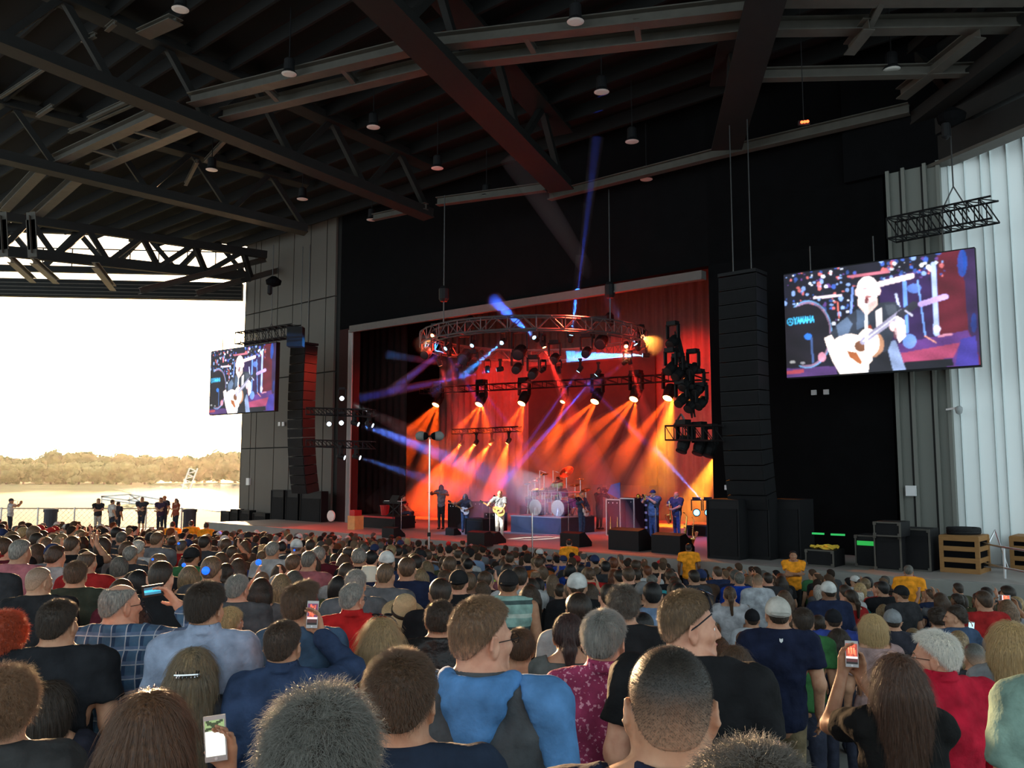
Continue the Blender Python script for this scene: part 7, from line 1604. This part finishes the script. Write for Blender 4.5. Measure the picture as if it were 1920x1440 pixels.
phone(None, at(33, 942, 42.1), (0, 0, R(-75)), 'dark phone in the raised hands of the leftmost onlooker', np.full((3, 2, 3), .4))
# ================================================================ THE CROWD BEYOND THE NEAR ROWS
ZS = 1.72
def proto_person(female, arms, near_, seed, sleeve=.6, build=1.):
    P = Pose(ZS, female, 0, 0, arms[0], arms[1], build); r = {'P': P}
    VQ = body_mesh(P, near_); r['body'] = VQ; r['shirt'] = shirt_mesh(P, near_, sleeve); r['trousers'] = trouser_mesh(P, near_); return r
UP1 = (None, ((.14, .32, 1.60), (.8, -.2, -.9), (-.1, .1, 1), (-1, .2, 0), .6)); UP2 = (((-.16, .30, 1.62), (-.8, -.2, -.9), (.1, .1, 1), (1, .2, 0), .6), ((.16, .30, 1.62), (.8, -.2, -.9), (-.1, .1, 1), (-1, .2, 0), .6))
FOLD = (((.08, .24, 1.15), (-1, -.2, -.3), (1, .1, .1), (0, -1, 0), .6), ((-.08, .26, 1.18), (1, -.2, -.3), (-1, .1, .1), (0, -1, 0), .6))
BOD = [(False, (None, None), .6, 1.1), (False, FOLD, .6, 1.2), (False, UP1, .6, 1.05), (False, (None, None), 1.9, 1.1), (True, (None, None), .4, 1.), (True, FOLD, 1.9, 1.0), (True, UP2, .5, 1.)]
HAIRS = {False: [('short', .014, 0), ('short', .020, 0), ('buzz', .004, 0), ('balding', .008, 0), ('curly', .022, .008), ('cap', .006, 0)], True: [('long', .014, 0), ('bob', .014, 0), ('pony', .014, 0), ('curly', .030, .010)]}
def cap_geom(P, back, st):
    F_ = Field(axis(-.12, .12, st, st, []), axis(-.24, .24, st, st, []), axis(-.04, .16, st * .8, st, [])); F_.ell((0, -.016, .035), (.094, .117, .106), .01); Y = F_.ys[None, :, None]; Z = F_.zs[None, None, :]
    F_.V[:] = np.maximum(F_.V, (.018 + Y * .12) - Z + 0 * F_.V); s = -1 if back else 1; F_.ell((0, s * .125, .032), (.072, .085, .012), .012); V, Q = F_.mesh(); return V + np.array(P.hc), Q
def lib(lod):
    L = {'b': [], 'h': {}}
    for (f, ar, sl_, bd) in BOD: L['b'].append(proto_person(f, ar, lod, 0, sl_, bd))
    Pm = {f: Pose(ZS, f) for f in (False, True)}
    for f in (False, True):
        for (stl, t_, cu) in HAIRS[f]:
            if stl == 'cap':
                _, V, Q = hair_field('short', Pm[f], lod, .3, t_, 0); L['h'][(f, 'cap')] = (V, Q)
            else: _, V, Q = hair_field(stl, Pm[f], lod, .36, t_, cu); L['h'][(f, stl, t_)] = (V, Q)
    L['h']['capfront'] = cap_geom(Pm[False], False, .014 if lod < 4 else .024); L['h']['capback'] = cap_geom(Pm[False], True, .014 if lod < 4 else .024); return L
LIB3 = lib(3)
ME = {}
def me_of(key, VQ, m):
    if key not in ME: ME[key] = np_mesh(key[0], VQ[0], VQ[1], m)
    return ME[key]
SHIRTS = [('black', (.016, .016, .018)), ('charcoal', (.05, .05, .055)), ('grey', (.16, .16, .17)), ('white', (.50, .50, .50)), ('navy', (.02, .03, .075)), ('red', (.38, .02, .02)), ('light blue', (.18, .26, .40)), ('royal blue', (.02, .06, .32)), ('green', (.04, .16, .06)), ('maroon', (.12, .015, .025)), ('purple', (.14, .08, .26)), ('teal', (.03, .20, .20)), ('olive', (.09, .09, .045)), ('beige', (.34, .28, .20)), ('pink', (.42, .14, .16)), ('orange', (.50, .13, .03)), ('yellow', (.50, .36, .05)), ('brown', (.10, .055, .035))]
SW = [20, 14, 6, 5, 12, 4, 3, 1.6, 2.5, 3, 1.2, 1.2, 4, 1.5, 1, 1.2, .5, 6]; SW = np.array(SW) / sum(SW)
HC = ['black', 'dark', 'brown', 'light_brown', 'blond', 'dirty_blond', 'grey', 'dark_grey', 'auburn', 'white']; HW = np.array([10, 30, 28, 9, 3, 4, 4, 5, 4, .7]); HW /= HW.sum()
ZX = [(-999, 'near the left edge'), (160, 'before the left walkway'), (330, 'before the guards at the walkway'), (450, 'before the grey left wall'), (620, 'below the left side lights'), (790, 'below the tall microphone mast'), (880, 'below the singer'), (985, 'below the drums'), (1110, 'below the blue-edged cabinets'), (1240, 'below the saxophonist'), (1340, 'below the black subwoofers'), (1480, 'below the folded-arm guard'), (1600, 'below the green-lit road case'), (1740, 'below the wooden crate')]
DX = ['in the near rows', 'in the rows behind those', 'in the middle rows', 'in the far rows', 'in the farthest rows']
spots = []
yy = 5.6
r_ = np.random.default_rng(21)
while yy < 38:
    dx = .62; x = -.70 * yy - 1; off = r_.uniform(0, dx)
    while x < .66 * yy + .8:
        px_, py_ = x + off + r_.uniform(-.16, .16), yy + r_.uniform(-.22, .22); q = Vector((px_, py_, 0)).dot(NN); x += dx * (1 + .1 * (yy > 15)); Xp = 960 + F * px_ / py_
        if Xp < -40 or Xp > 1975: continue
        if q > STAGE_Q - .75: continue
        if Xp < 640 and py_ > 26.5 + (Xp / 640.) * 8: continue
        if Xp > 1720 and q > 17 + (1900 - Xp) * .012: continue
        if any((px_ - a) ** 2 + (py_ - b) ** 2 < .42 ** 2 for a, b in TAKEN): continue
        if any(b > py_ - .2 and b - py_ < 3.5 and b > 4.5 and abs(Xp - (960 + F * a / b)) < .27 * F / py_ for a, b in TAKEN): continue
        if any(abs(Xp - X_) < 24 and D_ - 9 < py_ < D_ for X_, D_ in ((1487, 21.9), (1703, 17.6), (1291, 24.4), (1487 + 30, 15))): continue
        if r_.random() < .05: continue
        spots.append((py_, px_, q, Xp))
    yy += .74
spots.sort()
used = {}
N_IND = 225
stuffV = {'body': [], 'hair': [], 'shirt': [], 'trousers': []}
PLAB = {'black': 'black', }
for i, (py_, px_, q, Xp) in enumerate(spots):
    zf = zfloor(px_, py_); female = bool(r_.random() < .40); bi = r_.choice([0, 1, 2, 3], p=[.55, .2, .06, .19]) if not female else 4 + r_.choice([0, 1, 2], p=[.7, .23, .07])
    hs_ = HAIRS[female]; hk = hs_[r_.choice(len(hs_), p=[.42, .18, .10, .08, .06, .16] if not female else [.5, .2, .2, .1])]
    rz = face_rot(STG_C + U * r_.normal(0, 2) - Vector((px_, py_, 0))) + r_.normal(0, .12); rz = rz * .8 + face_rot(Vector((px_, py_, 0))) * .2
    Ht = (1.63 if female else 1.74) + r_.normal(0, .05) + (.02 if i < 300 else 0); s_ = Ht / ZS; dep = 0 if py_ < 8 else 1 if py_ < 10.5 else 2 if py_ < 13 else 3 if py_ < 20 else 4
    zone = [z for a, z in ZX if Xp > a][-1]
    for tries in range(60):
        sc_n, sc_c = SHIRTS[r_.choice(len(SHIRTS), p=SW)]; hn = HC[r_.choice(len(HC), p=HW)]
        cp_ = ['black', 'white', 'red', 'navy', 'grey'][r_.integers(5)] if hk[0] == 'cap' else None
        if hk[0] in ('buzz', 'balding') and hn in ('blond',): hn = 'brown'
        if i >= N_IND: break
        hd = {'short': 'short %s hair', 'buzz': 'cropped %s hair', 'balding': 'thinning %s hair', 'curly': 'curly %s hair', 'cap': '%s hair', 'long': 'long %s hair', 'bob': '%s bob', 'pony': '%s ponytail'}[hk[0]] % LX[hn]
        if hk == ('short', .020, 0): hd = 'thick %s hair' % LX[hn]
        if cp_: hd = cp_ + ' cap'
        act = {2: ', one arm raised', 6: ', both arms raised'}.get(int(bi), '')
        lab = '%s with %s, %s %s, %s%s' % ('woman' if female else 'man', hd, sc_n, {3: 'sweater', 5: 'sweater'}.get(int(bi), 'T-shirt'), zone, act)
        key = lab if tries < 40 else lab + ' ' + DX[dep]
        if len(lab.split()) > 13: DXs = ''
        cand = '%s, %s' % (lab, DX[dep].replace('in the ', '')) if len(lab.split()) <= 13 else lab
        if cand not in used: used[cand] = 1; lab = cand; break
    sk_ = [tuple(v_ * .8 for v_ in SKIN['light']), SKIN['tan'], SKIN['pink'], SKIN['brown']][r_.choice(4, p=[.5, .22, .22, .06])]; hcv = np.array(HAIR[hn]) * r_.uniform(.5, .95); tcv = [(.03, .04, .08), (.015, .015, .018), (.16, .13, .09), (.06, .08, .14)][r_.integers(4)]; scv = np.array(sc_c) * r_.uniform(.55, .9)
    capc = {'black': (.015, .015, .016), 'white': (.5, .5, .48), 'red': (.35, .02, .02), 'navy': (.02, .03, .08), 'grey': (.15, .15, .15), None: None}[cp_]
    if i < N_IND:
        b = LIB3['b'][bi]; o = link('person', me_of(('person', bi), b['body'], M['skin'])); o.location = (px_, py_, zf); o.rotation_euler = (0, 0, rz); o.scale = (s_,) * 3; o.color = (*sk_, 1)
        tag(o, lab, 'person', 'concertgoers standing on the sloping floor')
        def ch(name, key, VQ, m, c): k_ = link(name, me_of(key, VQ, m), o); k_.color = (*c, 1); return k_
        hkey = (female, 'cap') if hk[0] == 'cap' else (female, hk[0], hk[1])
        ch('hair', ('hair', hkey), LIB3['h'][hkey], M['hair'], hcv); ch('shirt', ('shirt', bi), b['shirt'], M['cloth'], scv); ch('trousers', ('trousers', bi), b['trousers'], M['cloth'], tcv)
        if cp_: bk = ['capfront', 'capback'][r_.integers(2)]; ch('cap', ('cap', bk), LIB3['h'][bk], M['cloth'], capc)
    else: stuffV['body'].append((bi, hk, female, px_, py_, zf, rz, s_, sk_, hcv, scv, tcv, capc))
print('crowd spots', len(spots))
# the farthest people, too small to tell apart, joined into one crowd
LIB4 = lib(4)
def emit_crowd():
    VV, QQ, CC = [], [], []; off = 0; r2 = np.random.default_rng(2)
    for (bi, hk, female, x, y, z, rz, s_, sk_, hcv, scv, tcv, capc) in stuffV['body']:
        b = LIB4['b'][bi]; hkey = (female, 'cap') if hk[0] == 'cap' else (female, hk[0], hk[1]); items = [(b['body'], sk_), (LIB4['h'][hkey], hcv), (b['shirt'], scv)]
        if r2.random() < .3: items.append((b['trousers'], tcv))
        if capc is not None: items.append((LIB4['h'][['capfront', 'capback'][r2.integers(2)]], capc))
        c, s = math.cos(rz), math.sin(rz)
        for (V, Q), col in items:
            W_ = V * s_; W2 = np.stack([W_[:, 0] * c - W_[:, 1] * s + x, W_[:, 0] * s + W_[:, 1] * c + y, W_[:, 2] + z], 1); VV.append(W2); QQ.append(Q + off); off += len(V); CC.append(np.tile(np.array(col), (len(V), 1)) * (1 + .12 * noise3(V, 30, bi)[:, None]))
    m = bpy.data.materials.new('crowd_colours'); m.use_nodes = True; t = m.node_tree; bb = t.nodes['Principled BSDF']; bb.inputs['Roughness'].default_value = .8; bb.inputs['Specular IOR Level'].default_value = .2
    a = N(t, 'ShaderNodeAttribute', attribute_name='Col'); t.links.new(a.outputs['Color'], bb.inputs['Base Color'])
    me = np_mesh('crowd', np.concatenate(VV), np.concatenate(QQ), m, col=np.clip(np.concatenate(CC), 0, 1)); o = link('crowd', me)
    tag(o, 'dense far crowd packed before the stage, heads only, lit red at the front', 'crowd', kind='stuff'); print('crowd quads', sum(len(q) for q in QQ))
emit_crowd()
# glowing blue party lights worn in the crowd
def headpoint(px, py):
    best = None
    for i_, (Y_, X_, q_, Xp_) in enumerate(spots):
        pz = zfloor(X_, Y_) + 1.66; v = Vector((X_, Y_, pz - CAMZ)); fy = v.y * math.cos(PITCH) + v.z * math.sin(PITCH); fz = -v.y * math.sin(PITCH) + v.z * math.cos(PITCH); e = math.hypot(960 + F * X_ / fy - px, 720 - F * fz / fy - py)
        if best is None or e < best[0]: best = (e, Vector((X_, Y_, pz)))
    return best[1] + Vector((0, -.14, .02))
for i, (px, py, r, lb) in enumerate([(316, 1036, 3.5, 'small blue glowing dot on a head before the guards'), (376, 1078, 12, 'large blue glowing light worn in the crowd above the light blue shirt'), (478, 1048, 9, 'blue glowing light worn in the crowd right of the grey-haired man'), (337, 1023, 3.5, 'faint blue glow on a head near the left walkway'), (334, 1066, 6, 'blue glowing light on a shoulder before the light blue shirt'), (547, 1030, 3, 'tiny blue glowing light below the left wall')]):
    p = headpoint(px, py); r = r * p.y / F; k_ = MB().lathe([(r * .62 * math.sin(math.pi * (k + .3) / 8.6), -r * .62 * math.cos(math.pi * (k + .3) / 8.6)) for k in range(9)], n=12).build('party_light', mat('blue_party_light', (.02, .1, .8), .4, var=0, emit=(.01, .12, 1), es=1.6), loc=p, smooth=True); tag(k_, lb, 'light')
